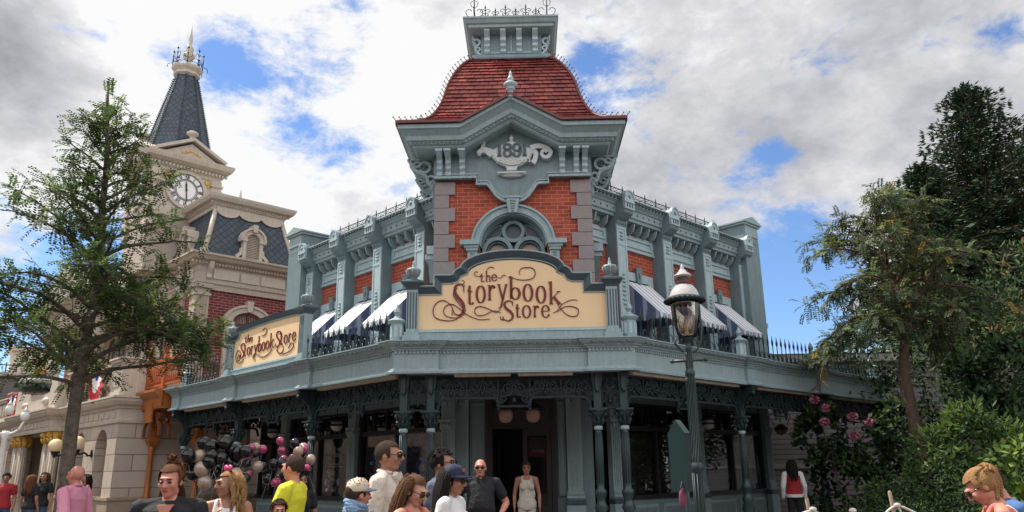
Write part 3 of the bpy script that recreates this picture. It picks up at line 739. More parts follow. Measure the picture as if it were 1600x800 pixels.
# arched window with tracery
m = MB()
m.prism([(-.72, 3.8), (.72, 3.8)]+[(p[0], p[1]) for p in arc(0, az, .72, 0, 180, 24)], 2.60, 2.66, 1)
ribbon(m, arc(0, az, .79, 0, 180, 32), .085, 2.24, 2.40, 0); ribbon(m, arc(0, az, .86, 0, 180, 32), .022, 2.20, 2.30, 0); ribbon(m, arc(0, az, .70, 0, 180, 32), .025, 2.28, 2.58, 0)
ribbon(m, arc(0, az, .655, 0, 180, 28), .03, 2.50, 2.60, 2)
ribbon(m, arc(0, 6.46, .205, 0, 360, 28), .035, 2.46, 2.60, 2); m.prism(arc(0, 6.46, .17, 0, 355, 26), 2.56, 2.60, 3)
for sx in (-1, 1):
    ribbon(m, arc(sx*.335, 6.02, .28, 0, 180, 20), .04, 2.44, 2.60, 2); ribbon(m, arc(sx*.335, 6.02, .21, 0, 180, 20), .018, 2.50, 2.60, 3)
    m.prism([(sx*.335-.19, 5.3), (sx*.335+.19, 5.3)]+[(p[0], p[1]) for p in arc(sx*.335, 6.02, .19, 0, 180, 14)], 2.585, 2.598, 4)
    m.box(sx*.335-.32, sx*.335-.24, 2.44, 2.60, 5.0, 6.02, 2); m.box(sx*.335+.24, sx*.335+.32, 2.44, 2.60, 5.0, 6.02, 2)
    tri = smooth([(sx*.27, 6.62), (sx*.46, 6.50), (sx*.60, 6.32), (sx*.44, 6.33), (sx*.28, 6.40)], 4, True)
    ribbon(m, tri, .015, 2.54, 2.60, 2); m.prism([(p.x, p.y) for p in tri[:-1]], 2.575, 2.599, 3)
    # imposts
    x0, x1 = sorted((sx*.72, sx*1.02)); m.box(x0, x1, 2.18, 2.40, 6.04, 6.10, 0)
    x0, x1 = sorted((sx*.70, sx*1.10)); m.box(x0, x1, 2.14, 2.40, 6.10, 6.20, 0)
    x0, x1 = sorted((sx*.74, sx*.98)); m.box(x0, x1, 2.20, 2.40, 5.98, 6.04, 0)
    x0, x1 = sorted((sx*.75, sx*.95)); m.box(x0, x1, 2.24, 2.40, 5.0, 5.98, 0)
    for k in range(3): m.ball((sx*.85, 2.24, 5.92-k*.05), (.05, .015, .02), 6, 4, 2)
kp = [(-.085, 6.76), (.085, 6.76), (.14, 7.08), (-.14, 7.08)]; m.prism(kp, 2.10, 2.30, 0); m.box(-.16, .16, 2.08, 2.30, 7.08, 7.12, 0)
for k in range(5): m.ball((0, 2.09, 6.80+k*.055), (.035+.008*k, .02, .022), 6, 4, 0); 
P_(m, 'arched_window', [TEAL, SLATET, TEAL2, SLATET, mat('pale fanlight', (.35, .28, .25), .5, .1)])
# teal panel under the eaves, with its stepped and rounded lower edge
edge = [(-1.66, 7.58), (-.76, 7.58), (-.76, 7.42), (-.55, 7.42), (-.50, 7.38)]+[(p[0], p[1]) for p in arc(0, 7.46, .46, 205, 335, 16)][0:]+[(.50, 7.38), (.55, 7.42), (.76, 7.42), (.76, 7.58), (1.66, 7.58)]
m = MB()
m.prism(edge+[(1.66, 8.20), (1.0, 8.20), (0, 8.86), (-1.0, 8.20), (-1.66, 8.20)], 2.24, 2.36, 0)
e2 = [(a, b+.015) for a, b in edge]; ribbon(m, e2, .028, 2.17, 2.26, 1); e3 = [(a*.97, b+.09) for a, b in edge]; ribbon(m, e3, .016, 2.205, 2.26, 1)
for i in range(len(edge)-1):
    a = Vector(edge[i]); b = Vector(edge[i+1])
    if i % 2 == 0: m.ball((a.x, 2.19, a.y-.02), (.025, .02, .02), 6, 4, 2)
x = -1.6
while x < 1.6:
    if abs(x) > .8: m.ball((x, 2.19, 7.555), (.02, .02, .016), 5, 4, 2)
    x += .11
m.box(-1.67, -1.60, 2.36, 5.7, 7.55, 8.5, 0); m.box(1.60, 1.67, 2.36, 5.7, 7.55, 8.5, 0)
P_(m, 'gable_panel', [TEAL2, TEAL, SLATET])
# eave cornice with the front gable
GP = [(-1.12, 8.13), (-.98, 8.13), (0, 8.70), (.98, 8.13), (1.12, 8.13)]
prof = [(0, 2.36), (0, 1.90), (.03, 1.86), (.06, 1.86), (.07, 1.80), (.12, 1.78), (.13, 1.74), (.22, 1.72), (.31, 1.62), (.33, 1.57), (.42, 1.57), (.42, 2.36)]
m = MB(); m.sweep(GP, [(-a, b) for a, b in prof], ax='xz')
sp = [(-.79, 8.128), (-.33, 8.128), (-.292, 8.16), (-.292, 8.19), (-.232, 8.20), (-.212, 8.25), (-.172, 8.26), (-.152, 8.35), (-.052, 8.44), (-.003, 8.46), (-.003, 8.548), (-.79, 8.548)]
H2 = 2.36; m.sweep([(1.06, 1.57), (H2, 1.57), (H2, TC*2-1.57), (-H2, TC*2-1.57), (-H2, 1.57), (-1.06, 1.57)], sp)
GB = [(-2.1, 8.13)]+GP[1:4]+[(2.1, 8.13)]
for i in range(4):
    a, b = Vector(GB[i]), Vector(GB[i+1]); L = (b-a).length; k = int(L/.085)
    for j in range(k):
        c = a+(b-a)*((j+.5)/k); nn = Vector((-(b-a).y, (b-a).x)).normalized(); c = c+nn*.095
        m.ball((c.x, 1.785, c.y), (.032, .02, .014 if j % 3 else .026), 6, 4, 1)
P_(m, 'eave_cornice', [TEAL, TEAL2])
# red edging and little cross gable
m = MB()
EG = [(-2.40, 8.56), (-1.03, 8.56), (0, 9.155), (1.03, 8.56), (2.40, 8.56)]
m.sweep(EG, [(0, 1.51), (-.055, 1.51), (-.055, 1.70), (0, 1.70)], ax='xz')
for sx in (-1, 1): x0, x1 = sorted((sx*2.41, sx*2.34)); m.box(x0, x1, 1.60, TC*2-1.5, 8.555, 8.61)
P_(m, 'roof_edging', REDTRIM)
m = MB()
m.add([(-1.03, 1.58, 8.60), (0, 1.58, 9.195), (1.03, 1.58, 8.60), (-1.03, 2.3, 8.62), (0, 3.0, 9.195), (1.03, 2.3, 8.62)], [(0, 1, 4, 3), (1, 2, 5, 4)])
P_(m, 'gable_roof', SHINGLE)
# bell-curved shingled roof built course by course
RP = [(2.36, 8.60), (2.10, 8.72), (1.87, 8.86), (1.70, 9.05), (1.56, 9.35), (1.47, 9.65), (1.40, 9.95), (1.31, 10.20), (1.18, 10.47), (1.02, 10.72), (.84, 10.90)]
fine_ = smooth([(a, b) for a, b in RP], 8)
acc = [0]
for i in range(1, len(fine_)): acc.append(acc[-1]+(fine_[i]-fine_[i-1]).length)
NCR = 25
def at_len(t):
    t = t*acc[-1]
    for i in range(1, len(acc)):
        if acc[i] >= t-1e-9: f = (t-acc[i-1])/(acc[i]-acc[i-1]); return fine_[i-1].lerp(fine_[i], f)
    return fine_[-1]
m = MB(); random.seed(5)
CH = [at_len(i/NCR) for i in range(NCR+1)]
nr_ = []
prof = []
for i in range(NCR):
    a, b = CH[i], CH[i+1]; t = (b-a).normalized(); n_ = Vector((t.y, -t.x)); n_ = -n_ if n_.x < 0 else n_
    prof += [(a+n_*.035), (b+n_*.008)]
def shingle_side(mb, ang):
    s0 = mb.M; mb.M = Matrix.Translation((0, TC, 0)) @ Matrix.Rotation(ang, 4, 'Z')
    for i in range(0, len(prof), 2):
        a, b = prof[i], prof[i+1]
        n_ = max(6, int(2*a.x/.20)); off = .5 if (i//2) % 2 else 0
        xs = [-1.0]+[(-1+2*(j+off)/n_) for j in range(n_+1) if -1 < (-1+2*(j+off)/n_) < 1]+[1.0]
        for j in range(len(xs)-1):
            if ang == 0 and abs((xs[j]+xs[j+1])/2*a.x) < 1.03*(9.17-a.y)/.6: continue
            dz = random.uniform(-.006, .006); e = .004 if 0 < j else 0
            xa, xb = xs[j], xs[j+1]; wa = a.x+dz; g_ = .006
            p = [(xa*a.x+g_, -wa, a.y), (xb*a.x-g_, -wa, a.y), (xb*b.x-g_, -b.x, b.y), (xa*b.x+g_, -b.x, b.y)]
            lo = [(xa*a.x+g_, -(a.x-.05), a.y+.0), (xb*a.x-g_, -(a.x-.05), a.y+.0)]
            mb.add(p+lo, [(0, 1, 2, 3), (4, 5, 1, 0)], random.choice((0, 0, 0, 1, 2)))
    mb.M = s0
for k in range(4): shingle_side(m, k*PI/2)
for i in range(NCR):
    a, b = CH[i], CH[i+1]
    if a.y <= 9.15:
        ra, rb = a.x-.02, b.x-.02; lm = 1.03*(9.2-a.y)/.6
        for sx in (-1, 1): m.add([(sx*lm, TC-ra, a.y), (sx*ra, TC-ra, a.y), (sx*rb, TC-rb, b.y), (sx*max(0, lm-.1), TC-rb, b.y)], [(0, 1, 2, 3)], 3)
for i in range(NCR):     # solid underlay
    a, b = CH[i], CH[i+1]; ra, rb = a.x-.02, b.x-.02
    m.add([(-ra, TC-ra, a.y), (ra, TC-ra, a.y), (ra, TC+ra, a.y), (-ra, TC+ra, a.y), (-rb, TC-rb, b.y), (rb, TC-rb, b.y), (rb, TC+rb, b.y), (-rb, TC+rb, b.y)], ([(0, 1, 5, 4)] if a.y > 9.15 else [])+[(1, 2, 6, 5), (2, 3, 7, 6), (3, 0, 4, 7)], 3)
SH1 = mat('red shingle', (.22, .042, .034), .38, .2, 5); SH2 = mat('darker red shingle', (.15, .028, .024), .42, .2, 5); SH3 = mat('brighter red shingle', (.30, .065, .050), .38, .2, 5)
roof = P_(m, 'bell_roof', [SH1, SH2, SH3, mat('roof underlay', (.03, .008, .008), .8, 0)])
for sx in (-1, 1):
    for sy in (-1, 1):
        m = MB(); pts = [(sx*(p.x+.02), TC+sy*(p.x+.02), p.y+.02) for p in CH]
        m.tube(pts, .035, 6)
        for p in CH[::1]:
            m.tube([(sx*(p.x+.03), TC+sy*(p.x+.03), p.y+.03), (sx*(p.x+.085), TC+sy*(p.x+.085), p.y+.085)], [.014, .006], 4); m.ball((sx*(p.x+.085), TC+sy*(p.x+.085), p.y+.09), .018, 5, 4)
        P_(m, 'hip_ridge', REDTRIM, roof)
def finial(name, M4, sc, mt):
    m = MB(M4 @ Matrix.Scale(sc, 4))
    m.lathe([(.20, 0), (.20, .03), (.13, .07), (.09, .13), (.07, .22), (.08, .27), (.14, .30), (.15, .33), (.10, .36), (.16, .40), (.22, .46), (.225, .50), (.19, .54), (.12, .58), (.07, .62), (.10, .67), (.105, .71), (.06, .77), (.045, .82), (.06, .86), (.03, .91), (.012, .98), (.0, 1.0)], seg=14)
    return P_(m, name, mt)
finial('gable_finial', Matrix.Translation((0, 1.64, 9.12)), .66, TEALL)
finial('corner_finial', Matrix.Translation((-1.95, 2.02, 8.78)), .22, TEALL); finial('corner_finial', Matrix.Translation((1.95, 2.02, 8.78)), .22, TEALL)
# eave brackets on the tower
def sbracket(mb, x, w_, y_wall, reach, z0, z1, mi=0):
    H = z1-z0
    P0 = smooth([(y_wall-.06, z0), (y_wall-.10, z0+.10*H), (y_wall-.04, z0+.22*H), (y_wall-.10, z0+.34*H), (y_wall-.07, z0+.46*H), (y_wall-.13, z0+.58*H), (y_wall-.12, z0+.70*H), (y_wall-reach*.75, z0+.82*H), (y_wall-reach, z0+.93*H), (y_wall-reach, z1)], 4)
    mb.prism([(p.x, p.y) for p in P0]+[(y_wall, z1), (y_wall, z0)], x-w_/2, x+w_/2, mi, ax='yz')
for x in (-1.54, -1.36, -1.06, 1.06, 1.36, 1.54):
    m = MB(); sbracket(m, x, .115, 2.24, .34, 7.60, 8.13); m.box(x-.075, x+.075, 1.88, 2.24, 8.08, 8.13); P_(m, 'eave_bracket', TEALL)
for sx in (-1, 1):
    for v in (2.42, 2.75, 3.6, 4.4, 5.2):
        m = MB()
        m.M = Matrix.Translation((sx*1.66, v, 0)) @ Matrix.Scale(sx, 4, (1, 0, 0))
        out_ = smooth([(0, 7.20), (.05, 7.30), (.02, 7.45), (.16, 7.60), (.22, 7.75), (.42, 7.86), (.52, 8.0), (.60, 8.13)], 5)
        ribbon(m, out_, .03, 0, .12); ribbon(m, [(.02, 7.2), (.02, 8.13)], .02, 0, .12); ribbon(m, [(0, 8.11), (.6, 8.11)], .02, 0, .12)
        ribbon(m, arc(.24, 7.93, .12, 0, 330, 18), .03, -.01, .13); ribbon(m, arc(.10, 7.66, .07, 0, 330, 12), .022, 0, .12); ribbon(m, arc(.40, 8.0, .06, 0, 330, 10), .02, 0, .12); ribbon(m, arc(.06, 7.50, .045, 0, 330, 10), .018, 0, .12)
        P_(m, 'scroll_bracket', TEAL)
# lamp emblem with the date
m = MB(Matrix.Translation((-.01, 0, 8.03)) @ Matrix.Diagonal((1.12, 1, 1.16, 1)) @ Matrix.Translation((0, 0, -8.01)))
def up(x, z): return (x, z)
body = [(p.x, p.y) for p in smooth([(-.40, 8.08), (-.30, 8.17), (-.16, 8.24), (0, 8.30), (.16, 8.24), (.32, 8.17), (.40, 8.12), (.36, 7.97), (.22, 7.85), (.08, 7.81), (-.08, 7.81), (-.24, 7.87), (-.36, 7.98)], 5, True)][:-1]
m.prism(body, 2.13, 2.24, 0)
inner = [(a*.92, 8.04+(b-8.04)*.90) for a, b in body]; m.prism(inner, 2.105, 2.13, 0)
ribbon(m, smooth([(-.36, 8.05), (-.48, 8.13), (-.58, 8.12), (-.63, 8.04)], 5), [.07]*4+[.055]*5+[.045]*4+[.035]*3, 2.11, 2.24, 0)
ribbon(m, smooth([(-.58, 8.13), (-.55, 8.20), (-.52, 8.30)], 4), .03, 2.12, 2.24, 0); m.ball((-.62, 2.12, 8.09), (.05, .04, .045), 8, 6, 0); m.ball((-.52, 2.12, 8.31), (.02, .02, .05), 6, 5, 0)
ribbon(m, smooth([(.36, 8.10), (.46, 8.06), (.44, 7.93), (.40, 7.86)], 5), .045, 2.11, 2.24, 0)
ribbon(m, smooth([(.36, 8.15), (.52, 8.19), (.68, 8.14), (.74, 8.05), (.68, 7.97), (.60, 7.98), (.57, 8.05), (.62, 8.10), (.67, 8.06)], 5), lambda t, s: .048-.025*s, 2.09, 2.24, 0)
m.lathe([(.03, 0), (.05, .03), (.03, .06), (.055, .09), (.03, .13), (.0, .17)], (0, 2.18, 8.28), 8, 0)
m.prism([(-.12, 7.82), (-.09, 7.76), (-.10, 7.73), (.10, 7.73), (.09, 7.76), (.12, 7.82)], 2.13, 2.24, 0)
m.ball((0, 2.20, 7.68), (.27, .10, .05), 16, 8, 0); ribbon(m, [(-.27, 7.68), (.27, 7.68)], .012, 2.09, 2.12, 0); m.ball((0, 2.20, 7.65), (.20, .08, .045), 14, 8, 0)
for k in range(9):   # leaf relief at the waist
    a = -.30+.075*k; ribbon(m, smooth([(a, 7.96-.04*math.cos(k)), (a+.05, 7.91), (a+.02, 7.87)], 3), .010, 2.09, 2.12, 0)
def digit(mb, ch, x, z, w, h, th, y0, y1, mi):
    A = lambda a, b: (x+a*w, z+b*h)
    if ch == '1':
        ribbon(mb, [A(.5, 0), A(.5, 1)], th*1.15, y0, y1, mi); ribbon(mb, [A(.12, .03), A(.88, .03)], th*.5, y0, y1, mi); ribbon(mb, [A(.55, .94), A(.18, .84)], th*.55, y0, y1, mi)
    if ch == '8':
        for cz, r in ((.26, .27), (.76, .22)):
            P = [A(.5+.40*(.95 if cz > .5 else 1)*math.cos(t*PI/10), cz+r*math.sin(t*PI/10)) for t in range(21)]
            ribbon(mb, P, lambda t, s: th*(.5+.6*abs(t.y)), y0, y1, mi)
    if ch == '9':
        P = [A(.5+.40*math.cos(t*PI/10), .70+.28*math.sin(t*PI/10)) for t in range(21)]; ribbon(mb, P, lambda t, s: th*(.5+.6*abs(t.y)), y0, y1, mi)
        ribbon(mb, smooth([A(.9, .70), A(.9, .35), A(.7, .05), A(.4, -.01), A(.12, .12), A(.15, .28)], 4), lambda t, s: th*(.5+.6*abs(t.y)), y0, y1, mi)
for i, (ch, w_) in enumerate((('1', .10), ('8', .15), ('9', .15), ('1', .10))):
    digit(m, ch, (-.28, -.155, .025, .195)[i], 8.0-(.012 if i in (0, 3) else .02)+(.01), w_*1.05, .250 if i in (1, 2) else .225, .025, 2.075, 2.11, 1)
P_(m, 'lamp_emblem', [EMB, EMBD])
# cupola
m = MB()
m.sqlathe([(.90, 10.86), (.92, 10.90), (.92, 10.98), (.80, 11.0), (.72, 11.02), (.72, 11.62)], (0, TC, 0), 0)
m.box(-.60, .60, TC-.75, TC-.72, 11.10, 11.14, 1)
for sx in (-3, -1, 1, 3, 0): m.box(sx*.19-.015, sx*.19+.015, TC-.745, TC-.72, 11.1, 11.6, 1)
m.sqlathe([(.72, 11.60), (.95, 11.64), (1.00, 11.66), (1.01, 11.72), (1.05, 11.74), (1.10, 11.83), (1.12, 11.84), (1.12, 11.88), (.2, 11.92)], (0, TC, 0), 1)
for x in (-.57, -.19, .19, .57): sbracket(m, x*1.0, .13, TC-.72, .24, 11.08, 11.64, 2)
for sx in (-1, 1):
    for v in (TC-.5, TC, TC+.5): m.box(*sorted((sx*.72, sx*.9)), v-.06, v+.06, 11.3, 11.62, 2)
    s0 = m.M; m.M = Matrix.Translation((sx*.72, TC-.70, 0)) @ Matrix.Scale(sx, 4, (1, 0, 0)); ribbon(m, arc(.11, 11.44, .08, 0, 330, 14), .025, 0, .08, 2); ribbon(m, arc(.07, 11.26, .05, 0, 330, 10), .018, 0, .08, 2); ribbon(m, [(.0, 11.1), (.1, 11.2), (.2, 11.6)], .02, 0, .08, 2); m.M = s0
P_(m, 'cupola', [TEAL2, TEAL, TEALL])
m = MB(); v = TC-1.0; z = 11.90
def fleuron(mb, x, y, z, h, w_):
    mb.tube([(x, y, z), (x, y, z+h*.9), (x, y, z+h)], [.012, .012, .003], 5)
    for sx in (-1, 1):
        for zz, r in ((.55, 1), (.30, .6)):
            pts = [(x, y, z+h*zz), (x+sx*w_*.5*r, y, z+h*(zz+.12)), (x+sx*w_*r, y, z+h*(zz+.03)), (x+sx*w_*.8*r, y, z+h*(zz-.08)), (x+sx*w_*.55*r, y, z+h*(zz-.02))]
            mb.tube(smooth(pts, 3), .008, 4)
    mb.ball((x, y, z+h*.78), (.022, .022, .03), 6, 5)
for v in (TC-.95, TC+.95):
    for k, x in enumerate((-.60, -.36, -.12, .12, .36, .60)): fleuron(m, x, v, z, .30 if k % 2 else .40, .085 if k % 2 else .12)
    m.tube([(-.85, v, z+.05), (.85, v, z+.05)], .012, 5)
for sx in (-1, 1):
    for sy in (-1, 1):
        x, y = sx*.86, TC+sy*.95; m.tube([(x, y, z), (x, y, z+.85)], [.018, .004], 5)
        for a in (0, PI/2):
            for t in (-1, 1):
                pts = [(0, .05), (.16, .10), (.20, .22), (.12, .28), (.06, .22)]; m.tube([(x+t*p*math.cos(a), y+t*p*math.sin(a), z+h) for p, h in [(q_.x, q_.y) for q_ in smooth(pts, 3)]], .009, 4)
                m.tube([(x+t*p*math.cos(a), y+t*p*math.sin(a), z+h) for p, h in [(0, .3), (.07, .36), (.09, .46), (.03, .50)]], .008, 4)
        m.ball((x, y, z+.55), (.03, .03, .04), 6, 5)
    m.tube([(sx*.85, TC-.95, z+.05), (sx*.85, TC+.95, z+.05)], .012, 5)
P_(m, 'roof_cresting', IRON)
# parapet railings and their little pedestals
def spikes(F_, d0, d1, n=.36, label=None):
    m = MB(F_); k = max(1, int(round((d1-d0)/.20)))
    m.tube([(d0, n, 3.80), (d1, n, 3.80)], .014, 5)
    for i in range(k):
        x = d0+(d1-d0)*(i+.5)/k
        m.tube([(x, n, 3.78), (x, n, 4.22), (x, n, 4.26), (x, n, 4.42)], [.012, .010, .022, .002], 5)
        m.tube([(x, n, 4.16), (x+.035, n, 4.24), (x+.03, n, 4.30)], .008, 4); m.tube([(x, n, 4.16), (x-.035, n, 4.24), (x-.03, n, 4.30)], .008, 4)
        xa = x+(d1-d0)/k/2
        if i < k-1: m.tube([(xa+.06*math.cos(t*PI/6), n, 3.93+.085*math.sin(t*PI/6)) for t in range(13)], .010, 4)
    P_(m, 'parapet_railing', IRONL)
spikes(FL, .55, 3.55); spikes(FL, 7.75, 9.75); spikes(FR, .55, 3.95); spikes(FR, 4.35, 7.35); spikes(FR, 7.65, 10.85)
def pedestal(c, rot, h=.50, sc=1.0):
    m = MB(Matrix.Translation((c[0], c[1], 3.76)) @ Matrix.Rotation(rot, 4, 'Z'))
    m.lathe([(.16, 0), (.16, .05), (.125, .07), (.115, .36), (.15, .39), (.17, .42), (.12, .45), (.06, .48), (.035, .52), (.065, .58), (.05, .63), (.015, .70), (0, .74)], (0, 0, 0), 8, 0, False, PI/8)
    for k in range(8):
        a = k*PI/4; M_ = m.M; m.M = M_ @ Matrix.Rotation(a, 4, 'Z'); m.box(-.025, .025, -.119, -.110, .12, .32, 1); m.M = M_
    P_(m, 'parapet_pedestal', [TEAL, TEALL])
for c in ((-2.06, .42), (2.06, .42), WR(4.15, .42), WR(7.45, .42), WR(10.95, .42), WL(9.82, .42)): pedestal(c, 0)

# ------------------------------------------------------------------ shop signs with their lettering
def catm(pts, k=7): return smooth(pts, k)
GL = {   # strokes per letter: ('c' smooth / 'l' straight / 'o' closed, points); x to the right, baseline 0, x-height 1
 'o': [('o', .42, .5, .34, .52)],
 't': [('s', [(.22, 1.42), (.22, .2), (.30, .03), (.50, .04), (.58, .14)]), ('h', [(.02, .98), (.50, .98)]), ('h', [(.22, 1.42), (.02, .98)])],
 'h': [('l', [(.18, 1.8), (.18, 0)]), ('c', [(.22, .70), (.40, .98), (.60, .96), (.70, .70), (.70, 0)]), ('h', [(.04, .02), (.34, .02)]), ('h', [(.56, .02), (.86, .02)]), ('h', [(.02, 1.72), (.18, 1.8)])],
 'e': [('c', [(.10, .54), (.74, .56), (.68, .88), (.42, 1.02), (.16, .84), (.08, .48), (.18, .14), (.44, -.02), (.66, .06), (.78, .26)])],
 'r': [('l', [(.20, 1.0), (.20, 0)]), ('c', [(.24, .66), (.38, .94), (.54, 1.0)]), ('b', (.58, .88)), ('h', [(.04, .02), (.36, .02)]), ('h', [(.04, .98), (.20, 1.0)])],
 'y': [('l', [(.12, 1.0), (.44, .06)]), ('c', [(.80, 1.0), (.62, .50), (.44, -.04), (.30, -.42), (.10, -.50)]), ('h', [(-.02, .99), (.28, .99)]), ('h', [(.66, .99), (.92, .99)])],
 'b': [('l', [(.18, 1.95), (.18, .05)]), ('o', .48, .48, .30, .50), ('h', [(.0, 1.9), (.18, 1.95)])],
 'k': [('l', [(.18, 1.8), (.18, 0)]), ('h', [(.72, .98), (.22, .42)]), ('l', [(.36, .58), (.78, 0)]), ('h', [(.04, .02), (.34, .02)]), ('h', [(.58, .99), (.86, .99)]), ('h', [(.64, .02), (.94, .02)]), ('h', [(.02, 1.72), (.18, 1.8)])],
 'S': [('S', [(.90, 1.28), (.84, 1.62), (.58, 1.74), (.30, 1.62), (.22, 1.30), (.42, 1.0), (.72, .74), (.90, .42), (.80, .10), (.50, -.04), (.20, .08), (.08, .34)]), ('h', [(.90, 1.28), (.92, 1.70)]), ('h', [(.08, .38), (.02, -.02)])],
}
def glyph(mb, ch, x, y, sx, sy, T, y0, y1, thin=.35, shear=0.0):
    """x, y in panel metres; sx width scale; sy x-height"""
    A = lambda p: (x+p[0]*sx+shear*p[1]*sy, y+p[1]*sy)
    pen = lambda t, s: .5*T*(thin+(1-thin)*abs(t.y)**1.5)
    for g_ in GL[ch]:
        if g_[0] == 'o':
            _, cx, cy, rx, ry = g_; P = [A((cx+rx*math.cos(k*PI/14), cy+ry*math.sin(k*PI/14))) for k in range(29)]
            ribbon(mb, P, pen, y0, y1)
        elif g_[0] == 'b': mb.ball((A(g_[1])[0], y1, A(g_[1])[1]), (T*.75, abs(y1-y0), T*.75), 8, 6)
        elif g_[0] == 'h': ribbon(mb, [A(p) for p in g_[1]], T*thin*.5, y0, y1)
        elif g_[0] == 'l': ribbon(mb, [A(p) for p in g_[1]], T*.5, y0, y1)
        else: ribbon(mb, catm([A(p) for p in g_[1]], 6), pen if g_[0] != 'S' else (lambda t, s: .5*T*(thin+(1.25-thin)*math.sin(PI*min(1, max(0, s)))**2)), y0, y1)
def fl(mb, pts, w0, y0, y1, w1=None):
    w1 = w0 if w1 is None else w1
    ribbon(mb, catm(pts, 7), lambda t, s: (w0*(.35+.65*math.sin(PI*s)))*(1 if w1 == w0 else 1), y0, y1)

sign = empty('shop_sign', b2w(0, .45, 0), RZ, 'large cream sign reading the Storybook Store above the porch, below the brick tower', 'shop sign')
def SG(X, Y): return ((X-85)*.002288-1.70, 4.02+(675-Y)*.002321)
m = MB()
ft = [(-1.68, 4.02), (1.68, 4.02), (1.68, 4.78), (1.40, 4.78), (1.40, 4.98), (1.12, 4.98), (1.04, 5.12), (.90, 5.14)]+[(.9*math.cos(t), 5.14+.30*math.sin(t)) for t in [PI*k/16 for k in range(1, 16)]]+[(-.90, 5.14), (-1.04, 5.12), (-1.12, 4.98), (-1.40, 4.98), (-1.40, 4.78), (-1.64, 4.78)]
ins = [(a*.985, b-.05) for a, b in ft]
m.prism(ft, .0, .10, 1)
pn = [(-1.69, 4.02), (1.67, 4.02), (1.67, 4.66), (1.27, 4.66), (1.26, 4.86), (1.10, 4.86), (1.00, 4.92), (.95, 5.0), (.80, 5.02)]+[(.80*math.cos(t), 5.02+.26*math.sin(t)) for t in [PI*k/16 for k in range(1, 16)]]+[(-.80, 5.02), (-.95, 5.0), (-1.00, 4.92), (-1.10, 4.86), (-1.26, 4.86), (-1.27, 4.66), (-1.69, 4.66)]
m.prism(pn, -.012, 0.0, 0)
m.build('board', [CREAM, SLATET], sign)
m = MB()
line = [(1.70, 4.72), (1.33, 4.72), (1.33, 4.92), (1.10, 4.92)]+[(p.x, p.y) for p in smooth([(1.10, 4.92), (1.02, 4.95), (.97, 5.03), (.86, 5.08)], 4)][1:]+[(.86*math.cos(t), 5.09+.275*math.sin(t)) for t in [PI*k/18 for k in range(1, 18)]]+[(-p.x, p.y) for p in smooth([(.86, 5.08), (.97, 5.03), (1.02, 4.95), (1.10, 4.92)], 4)]+[(-1.33, 4.92), (-1.33, 4.72), (-1.70, 4.72)]
m.sweep(line[::-1], [(-.070, -.06), (-.055, -.09), (-.02, -.07), (.01, -.05), (.035, -.03), (.06, -.02), (.06, .06), (-.070, .06)], 0, ax='xz')
m.sweep(line[::-1], [(-.090, -.11), (-.070, -.11), (-.060, -.09), (-.060, .06), (-.09, .06)], 1, ax='xz')
m.sweep(line[::-1], [(.055, -.035), (.068, -.035), (.068, 0), (.055, 0)], 1, ax='xz')
m.build('moulding', [SLATET, TEAL], sign)
m = MB(); m.box(-1.70, 1.66, -.04, .08, 3.86, 4.02, 0); m.box(-1.70, 1.66, -.055, -.04, 3.97, 4.01, 1); m.box(-1.9, 1.88, -.10, .10, 3.775, 3.86, 0); m.build('base', [TEAL, TEALL], sign)
# words
Y0, Y1 = -.030, -.010
m = MB()
def GLp(ch, X, Yb, wx, hx, T, **k):   # X left edge, Yb baseline in sign units; wx letter width, hx x-height (same units)
    x, z = SG(X, Yb); glyph(m, ch, x, z, wx*.002288, hx*.002321, T*.002288*.84, Y0, Y1, **k)
GLp('t', 575, 305, 52, 46, 11); GLp('h', 616, 302, 50, 46, 11); GLp('e', 664, 298, 52, 50, 11)
GLp('S', 352, 560, 105, 138, 26, thin=.2); GLp('t', 474, 482, 80, 104, 21, thin=.25); GLp('o', 540, 468, 92, 128, 23, thin=.22); GLp('r', 630, 452, 92, 118, 21, thin=.25)
GLp('y', 710, 452, 88, 124, 19, thin=.22); GLp('b', 798, 447, 108, 92, 25, thin=.22); GLp('o', 908, 462, 96, 128, 24, thin=.22); GLp('o', 1010, 478, 96, 128, 24, thin=.22); GLp('k', 1108, 492, 112, 100, 24, thin=.2)
GLp('S', 745, 612, 92, 88, 20, thin=.22); GLp('t', 850, 590, 62, 72, 17, thin=.25); GLp('o', 900, 592, 84, 92, 19, thin=.22); GLp('r', 984, 590, 72, 88, 17, thin=.25); GLp('e', 1050, 592, 76, 90, 18, thin=.25)
def F(pts, w=6): fl(m, [SG(*p) for p in pts], w*.38*.002288, Y0, Y1)
F([(440, 555), (380, 600), (300, 605), (225, 580), (207, 520), (235, 465), (290, 448), (340, 480), (360, 520)], 9)
F([(465, 520), (430, 575), (370, 585), (310, 570), (288, 530), (310, 490), (360, 480), (420, 520), (470, 560), (560, 600), (650, 598)], 8)
F([(400, 330), (440, 320), (450, 300), (430, 288)], 5); F([(395, 350), (365, 390), (375, 430), (430, 500), (455, 560)], 9)
F([(590, 262), (550, 260), (528, 240), (540, 222), (560, 228)], 5); F([(625, 215), (640, 195), (670, 188), (690, 200)], 5); F([(715, 275), (740, 275), (755, 255), (778, 258)], 5)
F([(805, 262), (850, 285), (920, 297), (985, 285), (1010, 245), (990, 205), (940, 197), (900, 205), (883, 232), (890, 255)], 8)
F([(735, 520), (700, 548), (640, 520), (580, 500), (540, 510), (532, 545), (560, 570), (610, 565), (680, 535), (735, 552)], 8)
F([(1140, 560), (1180, 545), (1230, 515), (1290, 512), (1335, 535), (1330, 580), (1290, 590), (1240, 570), (1190, 510), (1160, 460)], 8); F([(1170, 545), (1220, 490), (1280, 462), (1335, 462)], 5)
F([(760, 610), (735, 600), (730, 575)], 8)
